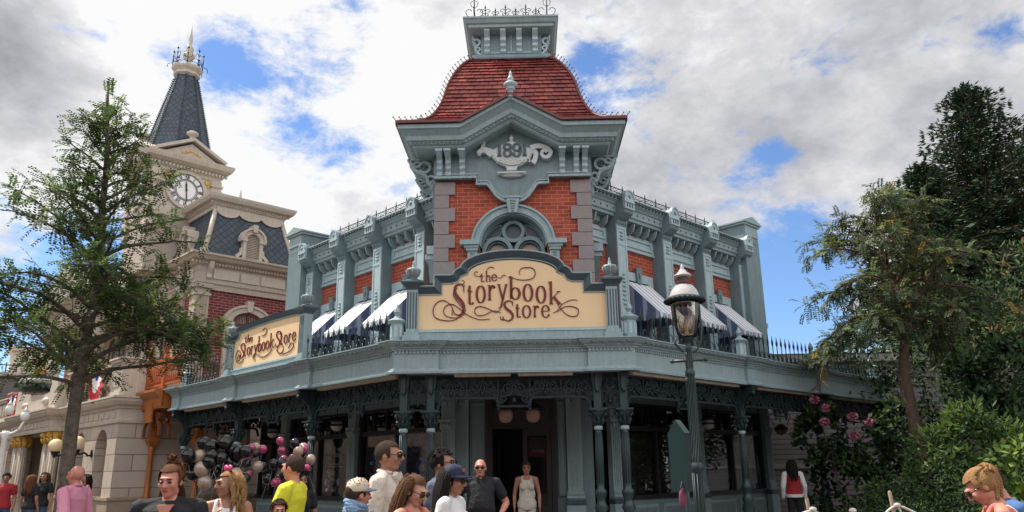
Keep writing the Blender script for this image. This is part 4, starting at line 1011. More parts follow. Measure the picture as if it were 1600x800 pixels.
m.build('lettering', LETTER, sign)
def sign_post(parent, x, y=0.0, zb=3.78, zt=4.74):
    m = MB(); w_ = .10
    m.box(x-.16, x+.16, y-.15, y+.15, zb, zb+.13, 0); m.box(x-.13, x+.13, y-.12, y+.12, zb+.13, zb+.19, 0)
    m.box(x-w_, x+w_, y-.10, y+.10, zb+.19, zt, 0)
    for k in range(4): cx = x-w_+.2*(k+.5)/4; m.box(cx-.013, cx+.013, y-.103, y-.08, zb+.25, zt-.05, 1)
    m.sqlathe([(.11, zt), (.12, zt+.04), (.17, zt+.09), (.20, zt+.11), (.20, zt+.14), (.11, zt+.18), (.09, zt+.20)], (x, y, 0), 1)
    p = m.build('post', [TEAL, SLATET], parent)
    m = MB(); m.lathe([(.08, zt+.18), (.09, zt+.20), (.045, zt+.215), (.07, zt+.24), (.12, zt+.31), (.135, zt+.36), (.14, zt+.375)], (x, y, 0), 12, 0)
    m.lathe([(.135, zt+.375), (.12, zt+.40), (.05, zt+.42), (.025, zt+.44), (.035, zt+.47), (.015, zt+.50), (.022, zt+.52), (0, zt+.56)], (x, y, 0), 12, 1)
    for k in range(8): a = k*PI/4; m.tube([(x+.05*math.cos(a), y+.05*math.sin(a), zt+.225), (x+.105*math.cos(a), y+.105*math.sin(a), zt+.28), (x+.138*math.cos(a), y+.138*math.sin(a), zt+.37)], .008, 4, 1)
    m.build('urn', [mat('frosted urn glass', (.20, .235, .24), .3, .05), TEAL], p)
sign_post(sign, -1.79); sign_post(sign, 1.76)

# side sign over the left wing of the porch: local x runs along the parapet towards the viewer's right
dA, dB = 7.25, 3.85
c = Vector((*WL(dA, .45), 0)); sw = b2w(c.x, c.y)
sign2 = empty('shop_sign', sw, RZ-R_(45), 'smaller slanting cream sign reading the Storybook Store, between two urn posts beside the town hall', 'shop sign')
Ls = dA-dB
m = MB()
top = [(p.x, p.y) for p in smooth([(.10, 4.72), (.28, 4.74), (.34, 4.80), (.44, 4.88), (Ls*.5, 4.93), (Ls-.5, 4.92), (Ls-.2, 4.90), (Ls-.05, 4.88)], 4)]
m.prism([(0.1, 4.02), (Ls-.08, 4.02)]+top[::-1], 0, .08, 0)
m.build('board', [CREAM], sign2)
m = MB(); m.sweep([(0.0, 4.80)]+[(a, b+.05) for a, b in top]+[(Ls, 4.94)], [(-.075, -.08), (-.04, -.06), (.0, -.03), (.05, -.015), (.05, .06), (-.075, .06)], 0, ax='xz'); m.sweep([(0.0, 4.80)]+[(a, b+.05) for a, b in top]+[(Ls, 4.94)], [(.045, -.03), (.06, -.03), (.06, .0), (.045, .0)], 1, ax='xz')
m.build('moulding', [SLATET, TEAL], sign2)
m = MB(); m.box(0, Ls, -.04, .08, 3.80, 4.02, 0); m.box(0, Ls, -.055, -.04, 3.975, 4.015, 1); m.build('base', [TEAL, TEALL], sign2)
m = MB(); x0 = .42; k_ = (Ls-.62)/11.0
def G2(ch, x, zb, sx, sy, T, **k): glyph(m, ch, x0+x*k_, zb, sx*k_, sy, T, -.018, .001, **k)
G2('t', .95, 4.60, .62, .10, .016); G2('h', 1.42, 4.60, .62, .10, .016); G2('e', 1.98, 4.60, .62, .10, .016)
xx = 0.0
for ch, w_, T in (('S', 1.15, .045), ('t', .75, .036), ('o', .95, .040), ('r', .80, .036), ('y', .95, .034), ('b', .95, .042), ('o', .95, .040), ('o', .95, .040), ('k', 1.05, .040)):
    G2(ch, xx, 4.27+.008*xx, w_*.86, .19, T*.72, thin=.22); xx += w_*.80
xx += .15
for ch, w_, T in (('S', 1.15, .045), ('t', .75, .036), ('o', .95, .040), ('r', .80, .036), ('e', .9, .036)):
    G2(ch, xx, 4.27+.008*xx, w_*.86, .19, T*.72, thin=.22); xx += w_*.84
def F2(pts, w=.010): fl(m, [(x0+a*k_, b) for a, b in pts], w*.34, -.018, .001)
F2([(1.0, 4.22), (.3, 4.14), (-.5, 4.20), (-.75, 4.34), (-.35, 4.46), (.2, 4.40), (.25, 4.28), (-.1, 4.20), (-.35, 4.28), (-.1, 4.36)], .014)
F2([(3.4, 4.12), (2.9, 4.18), (3.1, 4.28), (3.8, 4.24), (4.8, 4.16), (5.9, 4.20), (6.5, 4.30)], .012)
F2([(4.2, 4.68), (4.8, 4.66), (5.3, 4.74), (4.9, 4.82), (4.4, 4.78)], .012); F2([(7.3, 4.24), (8.0, 4.14), (8.6, 4.22), (8.2, 4.36), (7.5, 4.32), (7.6, 4.20), (8.6, 4.12), (9.9, 4.16), (10.4, 4.26), (10.0, 4.32), (9.4, 4.22)], .013)
m.build('lettering', LETTER, sign2)
sign_post(sign2, -.05, 0, 3.78, 4.66); sign_post(sign2, Ls+.10, 0, 3.78, 4.86)

# ------------------------------------------------------------------ porch lamps (hung from the ceiling)
def porch_lamp(loc, label, kind='bowl', rz=0, top=3.22):
    t = empty('hanging_lamp', loc, rz, label, 'lamp', 'lamps hanging under the shop porch')
    if kind == 'bowl':
        m = MB(); m.tube([(0, 0, .20), (0, 0, top-loc[2])], .012, 6); m.lathe([(.05, .17), (.15, .13), (.16, .10), (.05, .20)], seg=12); m.lathe([(.137, .0), (.145, .012), (.145, .035), (.137, .045)], seg=16)
        m.build('fitting', IRON, t)
        m = MB(); m.ball((0, 0, .02), (.135, .135, .125), 16, 10); m.build('glass_bowl', GLOBEW, t)
    elif kind == 'tulip':
        m = MB(); m.tube([(0, 0, .16), (0, 0, top-loc[2])], .012, 6); m.lathe([(.03, .24), (.06, .18), (.24, .10), (.25, .08), (.05, .12)], seg=14); m.build('shade_plate', IRON, t)
        m = MB(); m.lathe([(.10, .09), (.13, .04), (.135, -.02), (.12, -.10), (.08, -.15), (.0, -.17)], seg=16); m.build('glass_tulip', mat('warm lamp glass', (.36, .23, .17), .35, .05), t)
    else:
        m = MB(); m.tube([(0, 0, .16), (0, 0, top-loc[2])], .012, 6)
        for sx in (-1, 1): m.tube(smooth([(sx*.16, 0, 0), (sx*.17, 0, .14), (sx*.26, 0, .32), (sx*.16, 0, .40), (sx*.05, 0, .52), (sx*.14, 0, .60)], 4), .010, 5)
        m.lathe([(.155, -.01), (.165, .0), (.165, .03), (.155, .04)], seg=16); m.lathe([(.0, -.16), (.02, -.14), (.0, -.12)], seg=8); m.build('scroll_frame', IRON, t)
        m = MB(); m.ball((0, 0, .0), (.15, .15, .13), 16, 10); m.build('glass_bowl', mat('amber lamp glass', (.20, .12, .065), .3, .2, 8), t)
    return t
def w3(c, z): v = b2w(c[0], c[1]); return (v.x, v.y, z)
porch_lamp(w3(WL(6.97, 1.5), 2.54), 'white bowl lamp hanging under the left porch, nearest the balloons')
porch_lamp(w3(WL(4.06, 1.5), 2.57), 'white bowl lamp hanging between porch columns left of the entrance, by the dark shop window')
porch_lamp(w3((-.18, 1.7), 2.62), 'tulip shaped glass lamp hanging before the doors, left one of the pair', 'tulip')
porch_lamp(w3((.33, 1.7), 2.62), 'tulip shaped glass lamp hanging before the doors, right one of the pair', 'tulip')
porch_lamp(w3(WR(4.41, 1.5), 2.50), 'white bowl lamp hanging under the right porch just behind the street lamp')
porch_lamp(w3(WR(7.65, 1.5), 2.48), 'amber lamp in a curled iron frame at the far right of the porch', 'scroll', RZ)

# ------------------------------------------------------------------ city hall on the left
C0 = b2w(-10.79+.05, 7.81); CH_R = RZ+R_(45)
hall = empty('city_hall', (C0.x, C0.y, 0), CH_R, 'beige town hall with red brick upper floor, slate mansard and a slate clock spire', 'building')
def CP(mb, name, mt, parent=None): return mb.build(name, mt, parent or hall)
LEN = 15.0
# ground floor front with arched openings
arches = [(.75, 1.75), (2.75, 3.75), (11.3, 12.3), (13.2, 14.2)]
m = MB(Matrix(((0, 1, 0, 0), (1, 0, 0, 0), (0, 0, 1, 0), (0, 0, 0, 1))))   # local: x along the facade (world-local y), y inward
xs = [0.0]; segs = []
prev = 0.0
for a, b in arches+[(5.2, 10.3)]: segs.append((a, b))
segs.sort()
for a, b in segs:
    m.box(prev, a, 0, .35, 0, 3.15); prev = b
    if b-a < 2:
        c = (a+b)/2; r = (b-a)/2; zc = 2.35
        m.prism([(a, zc)]+[(p[0], p[1]) for p in arc(c, zc, r, 180, 0, 14)][1:-1]+[(b, zc), (b, 3.15), (a, 3.15)], 0, .35)
    else: m.box(a, b, 0, .35, 2.95, 3.15)
m.box(prev, LEN, 0, .35, 0, 3.15)
m.M = Matrix(); m.box(.35, 6.5, 0, .35, 0, 3.15)
CP(m, 'block_wall', ASHLAR)
m = MB(); m.box(-.07, .35, -.07, LEN, 0, .98); m.box(.35, 6.5, -.07, 0, 0, .98); m.box(-.10, .4, -.10, LEN, .98, 1.06); m.box(.4, 6.5, -.10, 0, .98, 1.06)
CP(m, 'plinth', BEIGED)
for a, b in arches:
    m = MB(); m.box(.30, .34, a-.1, b+.1, 1.0, 3.0, 0)
    for y in (a+.03, (a+b)/2-.03, b-.09): m.box(.25, .30, y, y+.06, 1.0, 3.0, 1)
    m.box(.25, .30, a, b, 2.32, 2.38, 1)
    CP(m, 'arched_window', [mat('hall window dark', (.03, .028, .026), .25, .2), BEIGED])
cornp = [(-.02, 2.98), (.04, 2.98), (.05, 3.06), (.03, 3.08), (.03, 3.34), (.07, 3.36), (.09, 3.42), (.18, 3.46), (.24, 3.55), (.25, 3.62), (.28, 3.63), (.28, 3.68), (-.02, 3.70)]
pth = [(0, LEN), (0, 10.3), (-.35, 10.3), (-.35, 5.2), (0, 5.2), (0, 0), (6.5, 0)]
m = MB(); m.sweep(pth, [(o, u) for o, u in cornp]); m.prism([(0.02, LEN), (0.02, 10.3), (-.33, 10.3), (-.33, 5.2), (.02, 5.2), (.02, .02), (6.5, .02), (6.5, LEN)], 3.05, 3.66, ax='xy'); y = .25
while y < LEN-.6:
    if not (5.0 < y < 10.4): m.box(-.055, -.03, y, y+.34, 3.13, 3.29)
    y += .46
y = 5.35
while y < 10.1: m.box(-.405, -.38, y, y+.34, 3.13, 3.29); y += .46
CP(m, 'first_cornice', BEIGEL)
# entrance portico
def big_column(y, x=-.12, z0=0.9, z1=2.98, r=.17):
    m = MB(Matrix.Translation((x, y, 0)))
    m.box(-.26, .26, -.26, .26, 0, z0, 1); m.box(-.29, .29, -.29, .29, z0-.06, z0, 1)
    m.lathe([(r*1.35, z0), (r*1.35, z0+.05), (r*1.15, z0+.08), (r*1.22, z0+.12), (r, z0+.16), (r*.86, z1-.38)], seg=20, mi=0)
    for k in range(14): a = k*PI/7; m.tube([(r*1.0*math.cos(a), r*1.0*math.sin(a), z0+.18), (r*.87*math.cos(a), r*.87*math.sin(a), z1-.40)], .012, 4, 0)
    m.lathe([(r*.9, z1-.38), (r*1.0, z1-.30), (r*1.15, z1-.20), (r*1.1, z1-.18), (r*1.45, z1-.06), (r*1.45, z1)], seg=10, mi=2)
    for k in range(8):
        a = k*PI/4; c, s_ = math.cos(a), math.sin(a)
        m.tube([(r*c, r*s_, z1-.34), (r*1.3*c, r*1.3*s_, z1-.24), (r*1.5*c, r*1.5*s_, z1-.20)], [.04, .035, .015], 5, 2); m.tube([(r*1.1*c, r*1.1*s_, z1-.18), (r*1.6*c, r*1.6*s_, z1-.07), (r*1.55*c, r*1.55*s_, z1-.12)], [.035, .03, .015], 5, 2)
    CP(m, 'column', [BEIGE, BEIGEL, GOLD])
for y in (5.45, 6.15, 9.35, 10.05): big_column(y)
m = MB(); m.box(1.6, 1.7, 4.8, 10.8, 0, 3.1, 0); m.box(.35, 1.6, 4.8, 5.0, 0, 3.1, 0); m.box(.35, 1.6, 10.6, 10.8, 0, 3.1, 0); m.box(1.45, 1.6, 7.0, 8.6, 0, 2.6, 1)
CP(m, 'entrance', [BEIGE, mat('dark doorway', (.02, .016, .014), .5, .2)])
# parapet balustrade
m = MB()
def parapet(y0, y1, x=0.0):
    m.box(x-.02, x+.20, y0, y1, 3.69, 3.86, 0); m.box(x-.05, x+.24, y0, y1, 4.46, 4.56, 0); m.box(x-.09, x+.28, y0, y1, 4.56, 4.61, 0); m.box(x+.02, x+.16, y0, y1, 3.86, 4.46, 1)
    y = y0+.1
    while y < y1-.3: m.box(x-.02, x+.02, y, y+.36, 3.95, 4.38, 0); m.box(x-.035, x-.02, y+.06, y+.30, 4.0, 4.33, 1); y += .52
parapet(.9, 5.0); parapet(10.5, LEN)
def pier(y0, y1, x=-.06, z1=4.62):
    m.box(x, .40, y0, y1, 3.69, z1, 0); m.box(x-.05, .45, y0-.05, y1+.05, z1, z1+.08, 0); m.box(x-.09, .49, y0-.09, y1+.09, z1+.08, z1+.13, 0); m.box(x-.02, x, y0+.14, y1-.14, 3.95, z1-.16, 1); m.box(x-.04, .44, y0-.04, y1+.04, 3.69, 3.82, 0)
for a, b in ((0, .85), (2.15, 2.6), (4.3, 4.9), (10.5, 11.1), (12.4, 12.9)): pier(a, b)
m.box(.40, 1.7, -.03, .15, 3.69, 4.62, 0); m.box(.4, 1.7, -.07, .20, 4.62, 4.72, 0); m.box(.55, 1.5, -.045, -.03, 3.95, 4.45, 1)
# raised sign base above the entrance, with scrolls
m.prism([(5.15, 3.69), (10.35, 3.69), (10.35, 4.55), (9.0, 4.75), (8.75, 5.5), (8.2, 5.72), (7.0, 5.72), (6.45, 5.5), (6.3, 4.75), (5.15, 4.55)], -.34, -.06, 0, ax='yz')
for y in (6.3, 8.9): m.ball((-.36, y, 3.98), (.10, .32, .12), 10, 6, 0)
CP(m, 'parapet', [BEIGEL, BEIGE])
# upper storey
X0 = 1.75
m = MB(); m.box(X0, 7, 0.02, 13.2, 3.6, 7.2); CP(m, 'brick_wall', BRICKD)
def cpil(x0, x1, y0, y1, face):   # corner and intermediate pilasters with flutes on the given face
    m = MB()
    m.box(x0, x1, y0, y1, 3.7, 7.1, 0)
    m.box(x0-.05, x1+.05, y0-.05, y1+.05, 3.7, 4.0, 0); m.box(x0-.04, x1+.04, y0-.04, y1+.04, 6.75, 6.82, 0); m.box(x0-.07, x1+.07, y0-.07, y1+.07, 6.98, 7.1, 0)
    for k in range(4):
        if face == 's': c = x0+(x1-x0)*(k+1)/5; m.box(c-.02, c+.02, y0-.012, y0, 4.1, 6.7, 1)
        else: c = y0+(y1-y0)*(k+1)/5; m.box(x0-.012, x0, c-.02, c+.02, 4.1, 6.7, 1)
    CP(m, 'pilaster', [BEIGE, BEIGED])
cpil(X0-.08, X0+.34, -.06, .34, 's'); cpil(4.75, 5.05, -.06, .1, 's'); cpil(X0-.08, X0+.1, 2.6, 3.0, 'w'); cpil(X0-.08, X0+.1, .9, 1.2, 'w'); cpil(X0-.08, X0+.1, 7.8, 8.2, 'w'); cpil(X0-.08, X0+.1, 11.9, 12.4, 'w')
def tall_window(mb, face, c, w_, zs, zt, base):
    """arched window on the side ('s', plane y=base) or front ('w', plane x=base); zt is the spring line"""
    s0 = mb.M
    mb.M = Matrix.Translation((0, base, 0)) if face == 's' else Matrix(((0, 1, 0, base), (1, 0, 0, 0), (0, 0, 1, 0), (0, 0, 0, 1)))
    r = w_/2; rise = .7
    A = [(c+r*math.cos(R_(t)), zt+r*rise*math.sin(R_(t))) for t in range(0, 181, 12)]
    mb.prism([(c-r, zs), (c+r, zs)]+A, -.035, 0.0, 1)
    for dx, z1 in ((0, 0),): ribbon(mb, [(c+(r+.10)*math.cos(R_(t)), zt+(r+.10)*rise*math.sin(R_(t))+.02) for t in range(0, 181, 12)], .10, -.12, 0.0, 0); ribbon(mb, [(c+(r+.24)*math.cos(R_(t)), zt+(r+.22)*rise*math.sin(R_(t))+.03) for t in range(0, 181, 12)], .035, -.16, 0.0, 0)
    for sx in (-1, 1): a, b = sorted((c+sx*r, c+sx*(r+.22))); mb.box(a, b, -.10, 0, zs, zt, 0); mb.box(a-.05, b+.05, -.14, 0, zt-.08, zt, 0)
    mb.prism([(c-.06, zt+r*rise), (c+.06, zt+r*rise), (c+.11, zt+r*rise+.34), (c-.11, zt+r*rise+.34)], -.20, 0.0, 0)
    ribbon(mb, [(c+(r-.05)*math.cos(R_(t)), zt+(r-.05)*rise*math.sin(R_(t))) for t in range(0, 181, 12)], .045, -.07, -.03, 2)
    for x in (c-r+.03, c, c+r-.03): mb.box(x-.035, x+.035, -.07, -.03, zs, zt+(r*rise*.9 if x == c else .02), 2)
    for z in (zt-.05, (zs+zt)/2): mb.box(c-r, c+r, -.06, -.03, z-.03, z+.03, 2)
    for k in range(7):   # curtains
        for sx in (-1, 1): x = c+sx*(.07+.05*k); mb.ball((x, -.04, (zs+zt)/2+.25), (.02, .008, (zt-zs)*.5+.2-.03*k), 6, 6, 3)
    mb.box(c-r-.28, c+r+.28, -.16, 0, zs-.10, zs, 0)
    mb.M = s0
WM = [BEIGEL, mat('dusky window glass', (.055, .035, .030), .2, .2), mat('maroon window frame', (.13, .03, .022), .5, .1), mat('net curtain', (.30, .25, .23), .8, .1)]
m = MB(); tall_window(m, 's', 3.35, .98, 4.2, 6.05, .02); CP(m, 'arched_side_window', WM)
for y in (1.9, 4.4, 5.9, 7.0, 9.2, 10.8): m = MB(); tall_window(m, 'w', y, .85, 4.4, 6.05, X0); CP(m, 'arched_front_window', WM)
# entablature
ep = [(-.02, 6.95), (.05, 6.95), (.06, 7.10), (.10, 7.14), (.10, 7.20), (.04, 7.22), (.04, 7.66), (.10, 7.70), (.14, 7.78), (.30, 7.82), (.36, 7.90), (.42, 7.93), (.42, 7.99), (-.02, 8.02)]
m = MB(); m.sweep([(X0, 13.2), (X0, 0), (7.0, 0)], [(a, b) for a, b in ep]); m.box(X0+.02, 7, .02, 13.2, 7.2, 7.98); CP(m, 'entablature', BEIGE)
m = MB()
for a, b in ((2.15, 2.95), (3.0, 3.6), (3.68, 4.5)): m.box(a, b, -.075, -.04, 7.30, 7.60)
for x in (2.02, 4.62): m.prism([(-.04, 7.24), (-.12, 7.30), (-.09, 7.42), (-.20, 7.58), (-.26, 7.78), (-.04, 7.78)], x-.07, x+.07, ax='yz')
y = .3
while y < 13: m.box(X0-.075, X0-.04, y, y+.6, 7.30, 7.60); m.prism([(X0-.04, 7.24), (X0-.12, 7.30), (X0-.26, 7.78), (X0-.04, 7.78)], y+.66, y+.78); y += .95
x = X0-.3
while x < 6.8: m.box(x, x+.05, -.16, -.09, 7.70, 7.765); x += .10
y = -.1
while y < 13: m.box(X0-.16, X0-.09, y, y+.05, 7.70, 7.765); y += .10
CP(m, 'frieze_moulding', BEIGEL)
# mansard pavilion
def frustum(mb, x0, x1, y0, y1, z0, X0_, X1_, Y0_, Y1_, z1, mi=0):
    mb.add([(x0, y0, z0), (x1, y0, z0), (x1, y1, z0), (x0, y1, z0), (X0_, Y0_, z1), (X1_, Y0_, z1), (X1_, Y1_, z1), (X0_, Y1_, z1)], [(0, 1, 5, 4), (1, 2, 6, 5), (2, 3, 7, 6), (3, 0, 4, 7), (4, 5, 6, 7)], mi, False)
PX0, PX1, PY0, PY1 = 1.85, 4.90, .08, 3.0
m = MB(); frustum(m, PX0, PX1, PY0, PY1, 8.0, PX0+.42, PX1-.42, PY0+.42, PY1-.42, 9.75); CP(m, 'slate_mansard', SLATE)
m = MB(); frustum(m, PX1-.1, 9, .25, 8, 8.0, PX1, 9, .55, 7.5, 8.95); frustum(m, 2.3, 6, 2.8, 13, 8.0, 3.0, 5.6, 3.0, 12.6, 9.3); CP(m, 'slate_roof', SLATEB)
m = MB()
for a, b, c_, d in ((PX0, PY0, 1, 1), (PX1, PY0, -1, 1), (PX0, PY1, 1, -1)):
    m.tube([(a, b, 8.02), (a+c_*.42, b+d*.42, 9.75)], .075, 6); m.ball((a-.02*c_, b-.02*d, 8.12), (.16, .16, .12), 8, 6)
m.box(PX0-.08, PX1+.08, PY0-.08, PY0+.06, 7.99, 8.07); m.box(PX0-.08, PX0+.06, PY0-.08, PY1, 7.99, 8.07)
# swags under the top cornice
for k in range(3):
    xa = PX0+.40+(PX1-PX0-.8)*k/3; xb = PX0+.40+(PX1-PX0-.8)*(k+1)/3; P = [(xa+(xb-xa)*t/8, 9.62-.13*math.sin(PI*t/8)**.6*(1 if k == 1 else 1.2)) for t in range(9)]
    m.prism([(xa, 9.75), (xb, 9.75)]+[(a, b-.02) for a, b in P[::-1]], PY0+.30, PY0+.42)
CP(m, 'mansard_trim', BEIGEL)
m = MB(); tp = [(-.02, 9.68), (.05, 9.68), (.08, 9.78), (.12, 9.80), (.14, 9.88), (.28, 9.92), (.34, 10.02), (.36, 10.10), (-.02, 10.14)]
a0, a1, b0, b1 = PX0+.40, PX1-.40, PY0+.40, PY1-.40
m.sweep([(a0, b0), (a1, b0), (a1, b1), (a0, b1)], tp, closed=True); m.box(a0, a1, b0, b1, 9.7, 10.12); CP(m, 'top_cornice', BEIGEL)
m = MB()
x = a0-.2
while x < a1+.2: m.box(x, x+.05, b0-.16, b0-.10, 9.83, 9.885); x += .10
y = b0-.1
while y < b1: m.box(a0-.16, a0-.10, y, y+.05, 9.83, 9.885); y += .10
CP(m, 'dentil_course', BEIGEL)
m = MB(); m.lathe([(.10, 0), (.06, .05), (.05, .12), (.09, .18), (.27, .27), (.28, .31), (.15, .35), (.06, .40), (.05, .46), (.02, .70), (0, .85)], ((a0+a1)/2+.1, (b0+b1)/2, 10.12), 14); CP(m, 'roof_finial', BEIGEL)
# dormer
def dormer(M4):
    m = MB(M4)
    m.prism([(-.22, 0), (.22, 0)]+[(p[0], p[1]) for p in arc(0, .62, .22, 0, 180, 12)], -.05, .06, 1)
    for k in range(14): z = .04+k*.055; w_ = .22 if z < .62 else math.sqrt(max(0.001, .22**2-(z-.62)**2)); m.add([(-w_, -.08, z), (w_, -.08, z), (w_, -.05, z+.045), (-w_, -.05, z+.045)], [(0, 1, 2, 3)], 2)
    for sx in (-1, 1):
        x0, x1 = sorted((sx*.22, sx*.33)); m.box(x0, x1, -.14, .5, 0, .62, 0); x0, x1 = sorted((sx*.20, sx*.42)); m.box(x0, x1, -.18, .3, .56, .64, 0)
        ribbon(m, smooth([(sx*.33, .34), (sx*.36, .18), (sx*.44, .10), (sx*.52, .02)], 4), .05, -.12, .1, 0)
    ribbon(m, arc(0, .62, .30, 0, 180, 14), .08, -.14, .8, 0); ribbon(m, arc(0, .62, .39, 0, 180, 14), .03, -.20, .8, 0)
    m.prism([(-.06, .88), (.06, .88), (.09, 1.12), (-.09, 1.12)], -.24, .1, 0); m.box(-.55, .55, -.18, .1, -.06, 0, 0)
    CP(m, 'dormer', [BEIGEL, BEIGED, BEIGE])
dormer(Matrix.Translation((3.38, PY0+.10, 8.12)))
dormer(Matrix.Translation((PX0+.10, 1.55, 8.12)) @ Matrix.Rotation(-PI/2, 4, 'Z'))
# central portico of the upper floor
m = MB()
for y in (4.75, 5.35, 10.0, 10.6): m.lathe([(.24, 4.6), (.24, 4.7), (.19, 4.76), (.17, 6.35), (.2, 6.45), (.26, 6.62), (.26, 6.7)], (.55, y, 0), 18)
for y in (4.75, 5.35, 10.0, 10.6):
    for k in range(14): a = k*PI/7; m.tube([(.55+.185*math.cos(a), y+.185*math.sin(a), 4.8), (.55+.17*math.cos(a), y+.17*math.sin(a), 6.3)], .013, 4)
m.box(.2, X0, 4.4, 10.95, 4.55, 4.6); m.box(.2, X0, 4.4, 4.7, 3.7, 4.6)
CP(m, 'portico_column', BEIGE)
m = MB(); m.sweep([(X0, 10.95), (.30, 10.95), (.30, 4.40), (X0, 4.40)], [(-.02, 6.70), (.03, 6.70), (.03, 6.95), (.08, 6.98), (.08, 7.25), (.16, 7.30), (.36, 7.42), (.40, 7.52), (-.02, 7.55)]); m.box(.31, X0, 4.41, 10.94, 6.72, 7.54)
m.prism([(3.98, 7.56), (11.35, 7.56), (7.67, 8.9)], -.08, X0+.3, ax='yz')
for y in (4.5, 4.62+.2, 5.2, 10.2, 10.5, 10.8): m.prism([(.28, 7.02), (.10, 7.08), (.02, 7.30), (.28, 7.30)], y-.06, y+.06)
for x in (.5, .8, 1.1, 1.4): m.prism([(4.38, 7.02), (4.22, 7.08), (4.12, 7.30), (4.38, 7.30)], x-.05, x+.05, ax='yz')
CP(m, 'portico_cornice', BEIGEL)
# clock tower
KX, KY, KH = 2.0, 3.62, 1.08
m = MB(); m.box(KX-KH, KX+KH, KY-KH, KY+KH, 7.9, 11.4); CP(m, 'tower_wall', BEIGE)
m = MB()
for sx in (-1, 1):
    for sy in (-1, 1):
        cx, cy = KX+sx*(KH-.08), KY+sy*(KH-.08); m.box(cx-.17, cx+.17, cy-.17, cy+.17, 9.3, 11.35); m.box(cx-.21, cx+.21, cy-.21, cy+.21, 11.12, 11.2); m.box(cx-.20, cx+.20, cy-.20, cy+.20, 10.95, 11.0)
tq = [(-.02, 11.35), (.06, 11.35), (.08, 11.45), (.12, 11.47), (.12, 11.60), (.18, 11.62), (.34, 11.70), (.38, 11.80), (.40, 11.88), (-.02, 11.92)]
m.sweep([(KX-KH, KY-KH), (KX+KH, KY-KH), (KX+KH, KY+KH), (KX-KH, KY+KH)], tq, closed=True); m.box(KX-KH, KX+KH, KY-KH, KY+KH, 11.4, 11.9)
x = KX-KH-.2
while x < KX+KH+.2: m.box(x, x+.06, KY-KH-.19, KY-KH-.12, 11.49, 11.58); x += .12
y = KY-KH-.2
while y < KY+KH+.2: m.box(KX-KH-.19, KX-KH-.12, y, y+.06, 11.49, 11.58); y += .12
CP(m, 'tower_cornice', BEIGEL)
for M4 in (Matrix.Translation((KX, KY, 0)), Matrix.Translation((KX, KY, 0)) @ Matrix.Rotation(-PI/2, 4, 'Z')):
    m = MB(M4); y = -KH
    m.prism([(-1.0, 11.90), (1.0, 11.90), (0, 12.42)], y-.20, y+.5, 0); m.sweep([(-1.15, 11.92), (0, 12.50), (1.15, 11.92)], [(.0, y-.36), (-.10, y-.36), (-.12, y+.5), (.0, y+.5)], 0, ax='xz')
    for k in range(5): m.ball(((k-2)*.13, y-.21, 12.04+.05*(2-abs(k-2))), (.07, .02, .045), 6, 4, 1)
    m.lathe([(.10, 0), (.08, .08), (.07, .16), (.12, .22), (.20, .28), (.20, .33), (.10, .40), (0, .44)], (0, y-.1, 12.52), 10, 0)
    CP(m, 'pediment', [BEIGEL, GOLD])
    m = MB(M4 @ Matrix.Translation((0, 0, 10.80)))
    m.box(-.86, .86, y-.03, y, -.98, .56, 3)
    P = [(.62*math.cos(t*PI/20), .62*math.sin(t*PI/20)) for t in range(41)]
    ribbon(m, P, .055, y-.11, y, 3); m.prism(P[:-1], y-.06, y-.03, 0)
    ribbon(m, [(a*.90, b*.90) for a, b in P], .010, y-.075, y-.06, 1); ribbon(m, [(a*.60, b*.60) for a, b in P], .012, y-.075, y-.06, 1); ribbon(m, [(a*.53, b*.53) for a, b in P], .007, y-.075, y-.06, 1); ribbon(m, [(a*.97, b*.97) for a, b in P], .012, y-.10, y-.06, 1)
    NUM = {12: 'XII', 1: 'I', 2: 'II', 3: 'III', 4: 'IIII', 5: 'V', 6: 'VI', 7: 'VII', 8: 'VIII', 9: 'IX', 10: 'X', 11: 'XI'}
    for h in range(1, 13):
        a = PI/2-h*PI/6; tx = NUM[h]; tw = sum({'I': .035, 'V': .075, 'X': .075}[ch] for ch in tx); ox = -tw/2
        er = Vector((math.cos(a), math.sin(a))); et = Vector((math.sin(a), -math.cos(a)))
        for ch in tx:
            w_ = {'I': .035, 'V': .075, 'X': .075}[ch]; c_ = ox+w_/2; ox += w_
            pt = lambda s_, r_: (er.x*r_+et.x*s_, er.y*r_+et.y*s_)
            if ch == 'I': ribbon(m, [pt(c_, .40), pt(c_, .54)], .010, y-.075, y-.06, 1)
            if ch == 'V': ribbon(m, [pt(c_-.03, .54), pt(c_, .40)], .010, y-.075, y-.06, 1); ribbon(m, [pt(c_, .40), pt(c_+.03, .54)], .006, y-.075, y-.06, 1)
            if ch == 'X': ribbon(m, [pt(c_-.03, .54), pt(c_+.03, .40)], .010, y-.075, y-.06, 1); ribbon(m, [pt(c_-.03, .40), pt(c_+.03, .54)], .006, y-.076, y-.06, 1)
    for a_, L_, w_ in ((97, .30, .03), (-84, .44, .018)):   # hands at six minutes to twelve's side, as seen
        a = R_(a_); ribbon(m, [(-.08*math.cos(a), -.08*math.sin(a)), (L_*.6*math.cos(a), L_*.6*math.sin(a)), (L_*math.cos(a), L_*math.sin(a))], [w_*.6, w_, .004], y-.10, y-.085, 2)
    m.ball((0, y-.09, 0), (.04, .02, .04), 8, 6, 2)
    for sx in (-1, 1): m.ball((sx*.68, y-.04, .42), (.09, .02, .10), 6, 4, 4); m.ball((sx*.74, y-.04, .30), (.05, .02, .06), 6, 4, 4)
    CP(m, 'clock', [mat('clock face white', (.78, .77, .75), .5, .05), mat('clock markings', (.05, .05, .06), .5, 0), mat('clock hands black', (.01, .01, .012), .4, 0), BEIGEL, GOLD])
m = MB()
def octa(z0, r0, z1, r1, mi=0): m.lathe([(r0, z0), (r1, z1)], (KX, KY, 0), 8, mi, False, PI/8)
